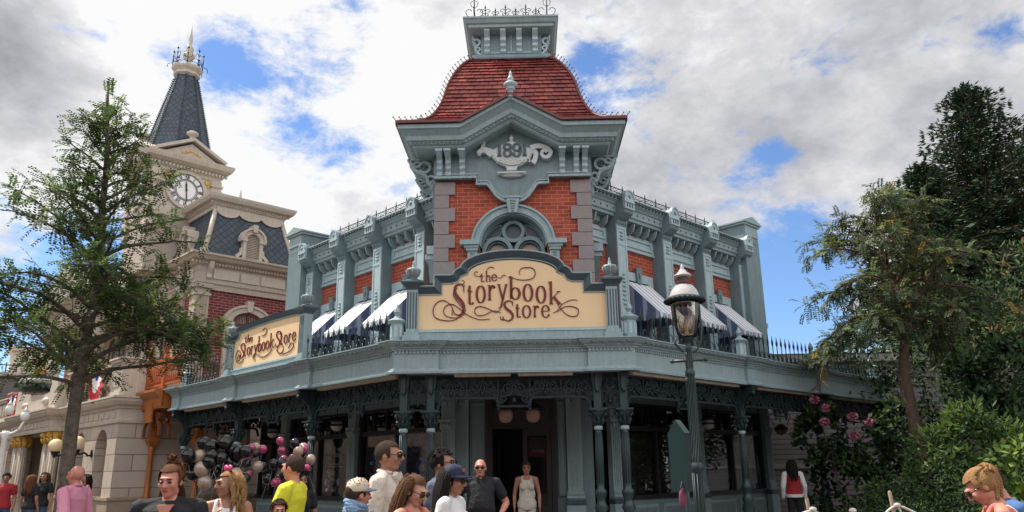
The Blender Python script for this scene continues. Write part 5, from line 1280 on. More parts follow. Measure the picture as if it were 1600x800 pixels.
octa(11.9, 1.25, 12.5, 1.06, 1); octa(12.5, 1.06, 13.6, .80, 1); octa(13.6, .80, 15.45, .36, 0)
CP(m, 'spire', [SLATE, SLATEB])
m = MB()
for k in range(8):
    a = PI/8+k*PI/4; P = [(1.25, 11.92), (1.06, 12.5), (.80, 13.6), (.36, 15.45)]
    m.tube([(KX+r*math.cos(a), KY+r*math.sin(a), z) for r, z in P], .035, 5)
    for i in range(40):
        z = 12.1+i*3.3/40; r = 1.06-(z-12.5)*(.26/1.1) if z < 13.6 else .80-(z-13.6)*(.44/1.85); m.ball((KX+(r+.04)*math.cos(a), KY+(r+.04)*math.sin(a), z), .028, 4, 3)
CP(m, 'spire_ridge', SLATEB)
m = MB(Matrix.Translation((0, 0, -.4))); m.lathe([(.36, 15.80), (.46, 15.88), (.46, 15.95), (.42, 15.98), (.52, 16.10), (.54, 16.18), (.50, 16.22), (.0, 16.25)], (KX, KY, 0), 8, 0, False, PI/8)
m.lathe([(.12, 16.2), (.09, 16.5), (.16, 16.6), (.22, 16.7), (.20, 16.78), (.09, 16.86), (.15, 16.98), (.10, 17.1), (.06, 17.2), (.08, 17.35), (.03, 17.7), (.0, 18.05)], (KX, KY, 0), 10, 0)
CP(m, 'spire_cap', BEIGEL)
m = MB(Matrix.Translation((0, 0, -.4)))
for k in range(8):
    a = PI/8+k*PI/4; x, y = KX+.50*math.cos(a), KY+.50*math.sin(a); m.tube([(x, y, 16.2), (x, y, 16.95)], [.02, .004], 5)
    for t in (-1, 1):
        ca, sa = -math.sin(a)*t, math.cos(a)*t
        m.tube([(x+ca*p, y+sa*p, z) for p, z in ((0, 16.4), (.12, 16.46), (.15, 16.6), (.06, 16.66), (.0, 16.55))], .012, 4); m.tube([(x+ca*p, y+sa*p, z) for p, z in ((0, 16.25), (.12, 16.3), (.19, 16.25))], .012, 4)
    m.tube([(x, y, 16.35), (x+.16*math.cos(a), y+.16*math.sin(a), 16.3), (x+.18*math.cos(a), y+.18*math.sin(a), 16.15)], .012, 4); m.ball((x, y, 16.8), .04, 5, 4)
CP(m, 'spire_ironwork', IRON)
m = MB()
for k in range(12): x = 5.2+k*.35; m.tube([(x, .9, 8.95), (x, .9, 9.2)], .012, 4); m.ball((x, .9, 9.2), .035, 5, 4); m.tube([(x-.08, .9, 9.08), (x+.08, .9, 9.08)], .01, 4)
m.tube([(5.0, .9, 8.98), (9, .9, 8.98)], .015, 4); m.box(PX1+.05, 9, .5, 1.2, 8.85, 8.95)
CP(m, 'roof_cresting', [BEIGED])

# things fixed or hung on the hall
def hw3(x, y, z): v = Matrix.Rotation(CH_R, 4, 'Z') @ Vector((x, y, 0)); return (C0.x+v.x, C0.y+v.y, z)
# sign board
sb = empty('hall_sign', hw3(-.36, 8.45, 4.35), CH_R-PI/2, 'red sign with gold letters reading CITY HALL behind the tree on the parapet', 'sign')
m = MB(); m.prism([(0, 0), (1.65, 0), (1.65, .70), (1.45, .75), (1.25, 1.05), (.82, 1.18), (.40, 1.05), (.20, .75), (0, .70)], -.04, 0, 0); m.build('board', SIGNRED, sb)
def block_text(mb, txt, x, z, h, w_, th, y0, y1):
    ST = {'C': [[(.9, .8), (.7, 1), (.3, 1), (.1, .75), (.1, .25), (.3, 0), (.7, 0), (.9, .2)]], 'I': [[(.5, 0), (.5, 1)]], 'T': [[(0, 1), (1, 1)], [(.5, 0), (.5, 1)]], 'Y': [[(0, 1), (.5, .5)], [(1, 1), (.5, .5)], [(.5, .5), (.5, 0)]],
          'H': [[(.1, 0), (.1, 1)], [(.9, 0), (.9, 1)], [(.1, .5), (.9, .5)]], 'A': [[(0, 0), (.5, 1)], [(.5, 1), (1, 0)], [(.2, .4), (.8, .4)]], 'L': [[(.15, 1), (.15, 0), (.9, 0)]], ' ': []}
    for ch in txt:
        cw = w_*(.4 if ch == 'I' else .6 if ch == ' ' else 1)
        for st in ST[ch]:
            ribbon(mb, [(x+a*cw, z+b*h) for a, b in st], th, y0, y1)
        x += cw*1.28
m = MB(); block_text(m, 'CITY HALL', .10, .12, .40, .150, .020, -.06, -.04); ribbon(m, [(.03, .03), (1.62, .03), (1.62, .68), (1.42, .72), (1.22, 1.0), (.82, 1.12), (.42, 1.0), (.22, .72), (.03, .68), (.03, .03)], .012, -.055, -.04); m.ball((.82, -.045, .82), (.16, .02, .13), 10, 6)
m.build('lettering', GOLD, sb)
# bunting
def bunting(y0, y1, lab):
    t = empty('bunting', hw3(-.16, (y0+y1)/2, 4.58), CH_R-PI/2, lab, 'bunting', 'patriotic bunting on the hall parapet')
    L = (y1-y0); m = MB(); n = 12; rws = 7
    # a fan pleated drape: three bands
    for b, (r0, r1) in enumerate(((0, .36), (.36, .70), (.70, 1.0))):
        for i in range(n*2):
            a0 = PI+PI*i/(n*2); a1 = PI+PI*(i+1)/(n*2)
            def pt(a, r): x = math.cos(a)*r*L/2; z = math.sin(a)*r*1.02; y = .03*math.cos(i*PI if a == a0 else (i+1)*PI)*r-.05-.03*r; return (x, y, z)
            m.add([pt(a0, r0), pt(a1, r0), pt(a1, r1), pt(a0, r1)], [(3, 2, 1, 0)], (2, 1, 0)[b])
    m.box(-L/2, L/2, -.09, -.02, -.02, .02, 0)
    m.build('drape', [BUNTR, BUNTW, BUNTB], t)
    m = MB()
    star = []
    for k in range(10): a = PI/2+k*PI/5; r = .10 if k % 2 == 0 else .04; star.append((r*math.cos(a), -.13+r*math.sin(a)))
    m.prism(star, -.12, -.10); m.build('star', BUNTW, t)
bunting(.95, 2.25, 'red white and blue bunting with a star, rightmost on the hall parapet')
bunting(2.75, 4.15, 'red white and blue bunting just right of the tree trunk, half hidden by it')
bunting(10.9, 12.4, 'red white and blue bunting left of the tree, near the CITY HALL sign')
def wall_lamp(y, z, lab, x=0):
    t = empty('wall_lamp', hw3(x, y, z), CH_R, lab, 'wall lamp', 'globe lamps on the hall wall')
    m = MB(); m.tube(smooth([(0, 0, -.28), (-.10, 0, -.34), (-.20, 0, -.26), (-.32, 0, -.30), (-.42, 0, -.22)], 4), .028, 6); m.lathe([(.03, -.30), (.09, -.25), (.10, -.20), (.12, -.17)], (-.42, 0, 0), 10); m.ball((-.02, 0, -.28), (.03, .07, .12), 8, 6); m.ball((-.42, 0, -.30), (.05, .05, .06), 8, 6); m.build('bracket', IRON, t)
    m = MB(); m.ball((-.42, 0, 0), .20, 18, 12); m.build('globe', GLOBE, t)
wall_lamp(1.95, 2.50, 'cream globe lamp on a black bracket, on the hall wall right of the tree trunk')
wall_lamp(4.1, 2.50, 'cream globe lamp half hidden directly behind the tree trunk on the hall wall')
wall_lamp(12.9, 2.50, 'cream globe lamp on the hall wall beyond the gilded portico columns')

# ------------------------------------------------------------------ orange timber balcony between the two buildings
bc = b2w(*WL(11.62, 1.0))
orp = empty('timber_balcony', b2w(*WL(10.25, -.05)), RZ-R_(45)+PI, 'orange brown carved timber porch and balcony squeezed between the town hall and the teal shop', 'balcony')
# local x: away along the street (d increasing), local y: towards the street is negative after the turn
m = MB(Matrix.Scale(-1, 4, (0, 1, 0)))
L0, L1 = .0, 1.40
m.sweep([(L1+.05, .9), (L1+.05, .0), (-.1, .0)][::-1], [(-.05, 3.35), (.02, 3.35), (.04, 3.55), (.12, 3.62), (.20, 3.72), (.20, 3.78), (-.05, 3.80)])
m.box(-.1, L1+.05, -.0, 2.2, 3.3, 3.78); m.box(.45, .95, -.05, 0, 2.95, 3.45)
o_ = m.build('deck', ORANGE, orp)
m = MB(); m.M = Matrix.Scale(-1, 4, (0, 1, 0))
m.box(-1.0, L1, .06, .12, 4.55, 4.62); m.box(-1.0, L1, .06, .12, 3.90, 3.95)
for k in range(-6, 11): m.lathe([(.018, 3.95), (.03, 4.05), (.015, 4.2), (.03, 4.35), (.018, 4.55)], (k*.14-.04, .09, 0), 6)
m.box(L1-.1, L1+.02, .02, .14, 3.8, 4.75); m.lathe([(.05, 4.75), (.03, 4.8), (.09, 4.9), (.09, 4.97), (.02, 5.06)], (L1-.04, .08, 0), 10); m.lathe([(.05, 4.75), (.03, 4.8), (.09, 4.9), (.09, 4.97), (.02, 5.06)], (.1, .08, 0), 10); m.box(.04, .16, .02, .14, 3.8, 4.75)
m.build('balustrade', mat('terracotta balustrade', (.40, .10, .025), .5, .1), orp)
for x, y in ((L1-.12, .35), (.25, 1.2)):
    m = MB(); m.M = Matrix.Scale(-1, 4, (0, 1, 0)) @ Matrix.Translation((x, y, 0))
    m.lathe([(.14, 0), (.14, .5), (.10, .6), (.12, .75), (.09, .85), (.11, 1.0), (.075, 1.1), (.065, 2.2), (.09, 2.3), (.07, 2.38)], seg=14); m.sqlathe([(.08, 2.38), (.15, 2.5), (.15, 2.58), (.09, 2.6), (.09, 3.32)])
    m.build('post', ORANGE, orp)
m = MB(); m.M = Matrix.Scale(-1, 4, (0, 1, 0))
for y in (.1, .35):
    for s_, x0 in ((1, .15), (-1, L1-.12)):
        ribbon(m, smooth([(x0, 2.6), (x0+s_*.05, 2.85), (x0+s_*.22, 3.05), (x0+s_*.35, 3.22)], 4), .035, y-.03, y+.03); ribbon(m, arc(x0+s_*.13, 3.12, .08, 0, 320, 12), .02, y-.03, y+.03)
for k in range(6): m.ball((.25+k*.17, .3, 3.02-.06*math.sin(PI*k/5)), (.09, .05, .07), 6, 5); m.ball((.33+k*.15, .28, 2.95-.05*math.sin(PI*k/5)), (.04, .04, .05), 6, 4)
m.build('carved_bracket', ORANGED, orp)
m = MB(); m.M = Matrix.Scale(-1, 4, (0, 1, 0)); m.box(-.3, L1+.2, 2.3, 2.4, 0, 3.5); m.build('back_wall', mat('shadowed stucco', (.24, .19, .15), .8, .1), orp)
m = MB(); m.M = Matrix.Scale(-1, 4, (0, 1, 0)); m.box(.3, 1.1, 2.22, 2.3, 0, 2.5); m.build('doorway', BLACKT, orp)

# ------------------------------------------------------------------ far buildings
fb = empty('street_building', (-29, 41, 0), R_(35), 'grey beige mansard building far down the street beyond the town hall', 'building')
m = MB(); m.box(-4, 4.2, 0, 8, 0, 5.0, 0); m.box(-4.2, 4.4, -.2, 8, 5.0, 5.3, 1); frustum(m, -4, 4.2, 0, 8, 5.3, -3.4, 3.6, .6, 7.4, 6.9, 2); m.box(-3.6, 3.8, .5, 7.6, 6.9, 7.2, 1)
for k in range(4): m.box(-3.3+k*1.9, -2.3+k*1.9, -.05, .0, 3.2, 4.6, 3); m.box(-3.4+k*1.9, -2.2+k*1.9, -.12, -.05, 4.6, 4.75, 1)
fbw = m.build('wall', [BEIGED, BEIGEL, mat('brown grey slate', (.09, .075, .07), .7, .2), WINF], fb)
m = MB(); m.box(1.8, 3.6, 2, 4, 7.2, 8.6, 0); m.box(1.6, 3.8, 1.8, 4.2, 8.6, 8.85, 0); m.build('chimney', BEIGEL, fb)
m = MB()
for k in range(14): m.tube([(-3.4+k*.5, .6, 7.2), (-3.4+k*.5, .6, 7.75)], .03, 4)
m.tube([(-3.5, .6, 7.6), (3.7, .6, 7.6)], .03, 4); m.build('roof_cresting', IRON, fb)
gb = empty('clapboard_building', (6.2, 24, 0), R_(-1), 'grey clapboard building behind the right end of the porch and the shrubs', 'building')
m = MB(); m.box(0, 32, 0, 9, 0, 4.7, 0); m.build('wall', [GREYW], gb)
m = MB(); m.box(-.1, 32.3, -.25, .1, 4.7, 4.95, 0); m.box(-.05, .15, -.04, 0, 0, 4.7, 0); m.box(0, 32, -.05, 0, 1.55, 1.68, 0); m.build('trim', [mat('grey trim', (.22, .20, .20), .7, .1)], gb)
m = MB(); m.add([(-.1, -.3, 4.95), (32.3, -.3, 4.95), (32.3, 5, 5.3), (-.1, 5, 5.3)], [(0, 1, 2, 3)]); m.build('roof', ROOFB, gb)
tb = empty('tan_building', (12.9, 40, 0), R_(10), 'top corner of a far tan building just right of the teal corner block', 'building')
m = MB(); m.box(-.8, .2, 0, 4, 0, 8.1, 0); m.box(-.8, .35, -.15, 4, 8.1, 8.3, 1); m.box(-.8, .22, -.05, 4, 8.3, 8.6, 0); m.box(-.8, .45, -.25, 4, 8.6, 8.85, 1); m.build('wall', [BEIGE, mat('tan trim', (.50, .36, .24), .7, .1)], tb)
m = MB(); m.box(-.35, .0, -.08, -.051, 8.36, 8.54); m.build('vent', WINF, tb)

# ------------------------------------------------------------------ street lamp
POSTG = mat('dark lamp post green', (.011, .026, .028), .45, .2, 6)
sp_ = empty('street_lamp', (2.17, 9.5, 0), 0, 'tall dark green street lamp with a twisted post and white dome, right of the entrance', 'street lamp')
m = MB(Matrix.Diagonal((.60, .60, 1, 1)))
m.lathe([(.22, 0), (.22, .25), (.16, .32), (.13, .55), (.15, .6), (.105, .68), (.10, 1.55), (.12, 1.58), (.12, 1.64), (.092, 1.66), (.086, 2.68), (.105, 2.70), (.105, 2.74), (.075, 2.77), (.062, 3.00), (.075, 3.02), (.075, 3.05), (.055, 3.07), (.05, 3.10), (.10, 3.13), (.115, 3.15), (.115, 3.17)], seg=16)
for k in range(10):
    a = 2*PI*k/10
    m.tube([((.101-.006*0)*math.cos(a), .101*math.sin(a), .7), (.10*math.cos(a), .10*math.sin(a), 1.54)], .012, 4); m.tube([(.072*math.cos(a), .072*math.sin(a), 2.78), (.063*math.cos(a), .063*math.sin(a), 2.98)], .010, 4)
    m.tube([((.094-.007*t/24)*math.cos(a+t*.13), (.094-.007*t/24)*math.sin(a+t*.13), 1.67+t*1.0/24) for t in range(25)], .013, 4)
m.build('post', POSTG, sp_)
m = MB(); m.tube([(-.20, 0, 2.87), (.20, 0, 2.89)], .018, 8); m.ball((-.21, 0, 2.87), .028, 8, 6); m.ball((.21, 0, 2.89), .028, 8, 6)
for sx in (-1, 1): m.tube(smooth([(sx*.06, 0, 2.98), (sx*.13, 0, 3.04), (sx*.17, 0, 3.16), (sx*.178, 0, 3.40), (sx*.178, 0, 3.62)], 4) if sx > 0 else smooth([(-.06, 0, 2.98), (-.11, 0, 3.04), (-.16, 0, 3.10), (-.13, 0, 3.16)], 4), .014, 6)
m.build('crossbar', IRONL, sp_)
m = MB(); m.lathe([(.10, 3.17), (.125, 3.22), (.165, 3.38), (.18, 3.58), (.18, 3.62), (.176, 3.62), (.176, 3.58), (.160, 3.38), (.12, 3.225), (.095, 3.175)], seg=24); m.build('glass', CLEAR, sp_)
m = MB(); m.lathe([(.012, 3.17), (.03, 3.2), (.02, 3.24), (.012, 3.28), (.022, 3.32), (.010, 3.36), (.004, 3.40)], seg=8)
for a in (0, 2.1, 4.2): m.tube([(0, 0, 3.25), (.05*math.cos(a), .05*math.sin(a), 3.28), (.05*math.cos(a), .05*math.sin(a), 3.36)], .009, 5)
m.build('burner', mat('brass burner', (.45, .27, .12), .35, .1, metal=.6), sp_)
m = MB(); m.lathe([(.02, 3.625), (.20, 3.63), (.235, 3.64), (.235, 3.655), (.20, 3.67), (.02, 3.675)], seg=24, mi=0)
for k in range(24): a = 2*PI*k/24; m.ball((.235*math.cos(a), .235*math.sin(a), 3.632), (.030, .030, .030), 6, 5, 0)
m.lathe([(.07, 3.84), (.085, 3.86), (.075, 3.885), (.065, 3.90), (.085, 3.92), (.06, 3.935)], seg=16, mi=1)
cp_ = m.build('collar', [IRON, mat('brown metal', (.07, .035, .03), .5, .1)], sp_)
m = MB(); m.lathe([(.195, 3.67), (.19, 3.69), (.165, 3.76), (.12, 3.82), (.07, 3.845)], seg=24); m.lathe([(.03, 3.93), (.115, 3.95), (.11, 3.965), (.06, 4.0), (.045, 4.03), (.02, 4.05), (.028, 4.07), (.012, 4.095), (0, 4.12)], seg=20); m.build('dome', mat('white enamel', (.46, .44, .43), .2, .04, coat=.5), sp_)
# notice board beside the lamp
nb = empty('notice_board', (2.17, 10.15, -.10), R_(-78), 'green two sided notice board on a post just behind the street lamp', 'sign')
m = MB(); m.box(-.26, .26, -.10, -.03, 1.42, 2.12, 0); m.prism([(-.28, 2.12), (.28, 2.12), (.10, 2.24), (0, 2.30), (-.10, 2.24)], -.10, -.03, 0); m.build('board', [mat('board green', (.006, .022, .024), .45, .1)], nb)
m = MB(); m.box(-.25, .25, -.028, -.02, 1.44, 2.1, 0); m.build('back_panel', [mat('board back', (.14, .16, .15), .5, .1)], nb)
m = MB(); m.tube([(0, .0, 0), (0, .0, 2.05)], .03, 8); m.box(-.03, .03, -.03, .0, 1.6, 1.66); m.box(-.03, .03, -.03, .0, 1.9, 1.96); m.build('post', IRONL, nb)
cb = empty('cloth_bag', (2.08, 10.0, 1.24), R_(20), 'dusky pink cloth bag hanging below the green notice board', 'bag')
m = MB(); m.ball((0, 0, 0), (.055, .035, .12), 10, 8); m.tube([(-.03, 0, .09), (0, 0, .20), (.03, 0, .09)], .006, 5); m.build('pouch', mat('dusky pink cloth', (.20, .06, .11), .9, .2, 12), cb)
# lamp hung in front of the town hall, left of the tree
hl = empty('hanging_lamp', (-7.43, 12.0, 2.93), 0, 'dark green glass lamp under a white cap, hanging left of the tree trunk', 'lamp')
m = MB(); m.lathe([(.22, .06), (.23, .08), (.20, .13), (.10, .18), (.03, .20)], seg=18); m.build('cap', mat('white lamp cap', (.6, .6, .58), .4, .05), hl)
m = MB(); m.lathe([(.22, .055), (.21, -.05), (.15, -.09), (.04, -.06)], seg=18); m.build('glass', mat('dark green glass', (.008, .035, .015), .1, .1, coat=.6), hl)
m = MB(); m.tube([(0, 0, .18), (.6, -.6, .62), (1.45, -1.4, .90)], .008, 5); m.build('cable', IRON, hl)
# white ornate lamp standards far left
for i, (x, y, lab) in enumerate(((-13.6, 21.0, 'white ornate lamp standard at the far left in front of the town hall'),)):
    t = empty('lamp_standard', (x, y, 0), 0, lab, 'street lamp')
    m = MB(); m.lathe([(.22, 0), (.2, .6), (.10, .8), (.07, 2.6), (.12, 2.7), (.08, 2.8)], seg=12); m.tube(smooth([(0, 0, 2.7), (-.3, 0, 2.8), (-.45, 0, 3.05)], 4), .03, 6); m.tube(smooth([(0, 0, 2.7), (.3, 0, 2.8), (.45, 0, 3.05)], 4), .03, 6); m.build('post', WHITE, t)
    for x2, z2 in ((-.45, 3.18), (.45, 3.18), (0, 3.36)):
        m = MB(); m.ball((x2, 0, z2), (.11, .11, .14), 14, 10); m.lathe([(.06, .12), (.08, .14), (.03, .2), (0, .27)], (x2, 0, z2), 10); m.build('globe', WHITE, t)

# ------------------------------------------------------------------ plants
LEAF = [mat('leaf green dark', (.028, .050, .016), .62, .15, 3, transl=.25, spec=.18), mat('leaf green mid', (.062, .100, .028), .62, .15, 3, transl=.3, spec=.18), mat('leaf green light', (.13, .18, .05), .62, .15, 3, transl=.35, spec=.18)]
LEAFR = [mat('grey leaf dark', (.036, .054, .030), .62, .15, 3, transl=.2, spec=.18), mat('grey leaf mid', (.085, .115, .045), .62, .15, 3, transl=.25, spec=.18), mat('grey leaf light', (.19, .225, .09), .62, .15, 3, transl=.3, spec=.18), mat('yellow leaf', (.30, .20, .04), .62, .15, 3, transl=.3, spec=.18)]
CONI = [mat('conifer dark', (.022, .042, .024), .62, .2, 3, spec=.18), mat('conifer mid', (.042, .072, .040), .62, .2, 3, spec=.18), mat('conifer tip', (.075, .115, .055), .62, .2, 3, spec=.18)]
SHR = [mat('shrub dark', (.012, .026, .012), .62, .2, 3, spec=.18), mat('shrub mid', (.035, .070, .022), .62, .2, 3, transl=.2, spec=.18), mat('shrub light', (.085, .13, .035), .62, .2, 3, transl=.25, spec=.18)]
SHRY = [mat('yellow green dark', (.035, .065, .015), .62, .2, 3, transl=.2, spec=.18), mat('yellow green mid', (.08, .13, .02), .62, .2, 3, transl=.3, spec=.18), mat('yellow green light', (.20, .26, .05), .62, .2, 3, transl=.3, spec=.18)]
def leaf(mb, c, d, n, L, W, mi):
    """pointed leaf quad from c along d with normal n"""
    s_ = d.cross(n).normalized()*(W/2)
    mb.v += [tuple(c), tuple(c+d*(L*.45)+s_), tuple(c+d*L), tuple(c+d*(L*.45)-s_)]
    o = len(mb.v)-4; mb.f.append([o, o+1, o+2, o+3]); mb.m.append(mi); mb.s.append(False)
def rv(): 
    while True:
        v = Vector((random.uniform(-1, 1), random.uniform(-1, 1), random.uniform(-1, 1)))
        if .01 < v.length < 1: return v.normalized()
def frond(mb, c, d, L, pairs, ll, lw, mats, droop=.5):
    d = d.normalized(); up = Vector((0, 0, 1)); side = d.cross(up)
    if side.length < .05: side = Vector((1, 0, 0))
    side.normalize(); p = c.copy(); mi = random.choice(mats)
    for i in range(pairs):
        p = p+d*(L/pairs); d = (d+Vector((0, 0, -droop/pairs))).normalized()
        nn = side.cross(d).normalized()
        for s_ in (-1, 1):
            ld = (side*s_+d*.45+rv()*.15).normalized()
            leaf(mb, p, ld, (nn+rv()*.35).normalized(), ll*random.uniform(.8, 1.15)*(1-.4*abs(i/pairs-.45)), lw, mi if random.random() < .8 else random.choice(mats))
def locust(name, loc, label, trunk, z_lo, z_hi, rad, nb, seed, leafm, frond_n, bark, fr=(.26, 8, .055, .021), droop=.5, rise=.45, group=None, tr=.12, brs=1.0, side_bias=None):
    random.seed(seed)
    t = empty(name, loc, 0, label, 'tree', group)
    tm = MB(); TP = smooth(trunk, 8); n = len(TP)
    top = TP[-1].z
    def tr_at(z): return tr*(1-.86*min(1, max(0, z/top))**.9)+.008
    tm.tube(TP, [tr_at(p.z)*(1.25 if p.z < .4 else 1) for p in TP], 10)
    lm = MB()
    def at(z):
        for i in range(1, n):
            if TP[i].z >= z: f = (z-TP[i-1].z)/(TP[i].z-TP[i-1].z+1e-9); return TP[i-1].lerp(TP[i], f)
        return TP[-1]
    az = random.uniform(0, 6.28)
    tips = []
    for b in range(nb):
        f = (b+.5)/nb; z = z_lo+(z_hi-z_lo)*f**1.0; az += 2.4+random.uniform(-.5, .5)
        L = rad(z)*random.uniform(.66, 1.10)
        if side_bias: L *= side_bias(az)
        p = at(z).copy(); d = Vector((math.cos(az), math.sin(az), rise*random.uniform(.6, 1.4)+.5*f)).normalized()
        pts = [p]; st = .17; k = max(3, int(L/st)+1)
        for i in range(k):
            d = (d+rv()*.16+Vector((0, 0, -.055*(1+droop)))).normalized(); pts.append(pts[-1]+d*st)
        r0 = min(tr_at(z)*.55, .012+.016*L*brs)
        tm.tube(pts, [r0*(1-.85*i/(len(pts)-1))+.003 for i in range(len(pts))], 6)
        for i in range(1, len(pts)):
            fr_ = i/(len(pts)-1)
            if fr_ < .16: continue
            for rep in range(2 if fr_ > .3 else 1):
                dd = (pts[i]-pts[i-1]).normalized(); sd = dd.cross(Vector((0, 0, 1))).normalized()*random.choice((-1, 1))
                sl_ = L*random.uniform(.16, .34)*(1.15-fr_*.5)
                q_ = pts[i-1].lerp(pts[i], random.random()); e = (dd*.7+sd*.8+Vector((0, 0, random.uniform(-.1, .45)))).normalized(); sp = [q_]
                for j in range(4): e = (e+rv()*.22+Vector((0, 0, -.06*(1+droop)))).normalized(); sp.append(sp[-1]+e*sl_/4)
                tm.tube(sp, [.007*brs, .006*brs, .005*brs, .004, .002], 4)
                for j in range(1, 5): tips.append((sp[j], (sp[j]-sp[j-1]).normalized()))
        for i in range(max(1, len(pts)//3), len(pts)): tips.append((pts[i], (pts[i]-pts[i-1]).normalized()))
    for q_ in range(10): tips.append((TP[-1]-Vector((0, 0, .1*q_)), Vector((0, 0, 1))))
    w = list(range(len(leafm)-(1 if len(leafm) > 3 else 0)))
    for i in range(frond_n):
        c, d = random.choice(tips)
        if (c.z > top*.66 and random.random() < .5) or c.z < z_lo-.35: continue
        a = rv(); dd = (d*.6+a*.9+Vector((0, 0, .1))).normalized(); c = c+rv()*.04
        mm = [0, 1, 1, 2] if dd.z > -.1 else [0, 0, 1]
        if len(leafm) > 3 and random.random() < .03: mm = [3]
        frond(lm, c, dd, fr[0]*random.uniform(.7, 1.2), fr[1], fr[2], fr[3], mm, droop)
    tm.build('trunk', bark, t); lm.build('crown', leafm, t)
    return t
def radL(z):
    P = [(2.5, 1.2), (2.9, 1.75), (3.4, 1.8), (3.9, 1.65), (4.5, 1.45), (5.1, 1.15), (5.7, .75), (6.2, .42), (6.8, .2), (7.4, .1)]
    for (a, ra), (b, rb) in zip(P[:-1], P[1:]):
        if z <= b: return ra+(rb-ra)*max(0, (z-a)/(b-a))
    return .1
locust('locust_tree', (-5.93, 10.5, 0), 'slender feathery leaved tree in front of the town hall', [(0, 0, 0), (.02, 0, 1.2), (0, 0, 2.6), (.0, .05, 3.4), (.10, 0, 4.4), (.02, 0, 5.2), (-.05, .03, 6.2), (-.15, 0, 7.15)], 2.75, 6.75, radL, 60, 3, LEAF, 3600, BARK, fr=(.27, 8, .066, .027), droop=.35, rise=.5, tr=.110, brs=.8)
def radR(z):
    P = [(2.6, .9), (3.4, 1.8), (4.4, 2.5), (5.4, 1.9), (6.3, 1.5), (7.0, 1.0), (7.6, .4)]
    for (a, ra), (b, rb) in zip(P[:-1], P[1:]):
        if z <= b: return ra+(rb-ra)*max(0, (z-a)/(b-a))
    return .3
locust('locust_tree', (8.3, 16.2, 0), 'open feathery tree with drooping grey green leaves at the right end of the porch', [(0, 0, 0), (.0, 0, 1.5), (-.1, 0, 3.4), (.05, .05, 4.4), (-.1, 0, 5.6), (-.25, .03, 6.6), (-.1, 0, 7.2)], 4.1, 7.0, radR, 42, 8, LEAFR, 4300, BARKR, fr=(.32, 8, .080, .034), droop=1.1, rise=.8, tr=.17, brs=1.2)
def conifer(loc, H, Rb, seed, label, z0=.6, dens=1.0):
    random.seed(seed); t = empty('conifer', loc, 0, label, 'tree', 'dark conifers beyond the porch')
    tm = MB(); tm.tube([(0, 0, 0), (.05, 0, H*.5), (0, 0, H)], [H*.018, H*.010, .02], 8); lm = MB()
    z = z0
    while z < H-.1:
        f = (z-z0)/(H-z0); R = Rb*(1-f)**.72*random.uniform(.72, 1.12)+.05; nb = int(7+7*(1-f)); a0 = random.uniform(0, 6.28)
        for b in range(nb):
            a = a0+2*PI*b/nb+random.uniform(-.25, .25); L = R*random.uniform(.66, 1.22); k = max(3, int(L/.32)); d = Vector((math.cos(a), math.sin(a), .35*f+.10))
            p = Vector((0, 0, z)); pts = [p.copy()]
            for i in range(k): p = p+d.normalized()*(L/k); d.z += .05 if i > k*.6 else -.06; pts.append(p.copy())
            if L > .8: tm.tube(pts, [.05*(1-i/len(pts))*(L/4)+.008 for i in range(len(pts))], 4)
            for i in range(k+1):
                fr_ = i/k
                wd = (.30+.55*(1-fr_))*min(1, L/2)
                for q_ in range(int(24*dens)):
                    sgn = random.choice((-1, 1)); sd = Vector((-math.sin(a), math.cos(a), 0))*sgn
                    c = pts[i]+sd*random.uniform(0, wd)+Vector((0, 0, random.uniform(-.18, .10)))
                    dd = (sd*.5+Vector((math.cos(a), math.sin(a), 0))*.8+Vector((0, 0, random.uniform(-.35, .45)))+rv()*.3).normalized()
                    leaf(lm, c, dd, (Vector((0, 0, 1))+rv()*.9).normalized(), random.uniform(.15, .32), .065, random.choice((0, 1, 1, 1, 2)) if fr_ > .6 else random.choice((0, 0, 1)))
        z += .30+.16*(1-f)
    for i in range(14): leaf(lm, Vector((0, 0, H-.05*i)), (Vector((0, 0, 1.2))+rv()*.5).normalized(), rv(), .3, .08, 1)
    tm.build('trunk', BARKR, t); lm.build('crown', CONI, t); return t
conifer((19.6, 30, 0), 17.2, 8.2, 21, 'tallest dark conifer, its tip the highest of the three')
conifer((24.3, 32, 0), 16.9, 6.6, 22, 'dark conifer right of the tallest one, cut off by the frame')
conifer((16.6, 29, 0), 13.2, 5.8, 23, 'shorter dark conifer rising left of the tallest one, behind the feathery tree')
def bush(name, loc, label, blobs, leafm, L, W, n, seed, cat='shrub', group=None, stems=True, outward=1.0, dark_in=True):
    """blobs: (x, y, z, rx, ry, rz) clumps relative to loc"""
    random.seed(seed); t = empty(name, loc, 0, label, cat, group); lm = MB(); tm = MB()
    vol = sum(b[3]*b[5]+b[3]*b[4]+b[4]*b[5] for b in blobs)
    for b in blobs:
        c0 = Vector(b[:3]); k = int(n*(b[3]*b[5]+b[3]*b[4]+b[4]*b[5])/vol)
        if stems: tm.tube(smooth([(c0.x*.3, c0.y*.3, 0), (c0.x*.7, c0.y*.7, c0.z*.5), tuple(c0)], 4), [.03]*4+[.02]*4+[.012], 5)
        sub = [rv() for _ in range(max(8, k//70))]
        for i in range(k):
            s_ = random.choice(sub); r = random.uniform(.62, 1.06); v = (s_+rv()*.42).normalized()
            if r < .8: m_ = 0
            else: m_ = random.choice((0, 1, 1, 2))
            c = c0+Vector((v.x*b[3]*r, v.y*b[4]*r, v.z*b[5]*r))
            d = (v*.7*outward+rv()*.9+Vector((0, 0, .15))).normalized()
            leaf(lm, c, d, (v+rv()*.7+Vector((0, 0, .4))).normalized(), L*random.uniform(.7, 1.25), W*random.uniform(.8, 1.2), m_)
    if stems: tm.build('stems', BARK, t)
    lm.build('foliage', leafm, t); return t
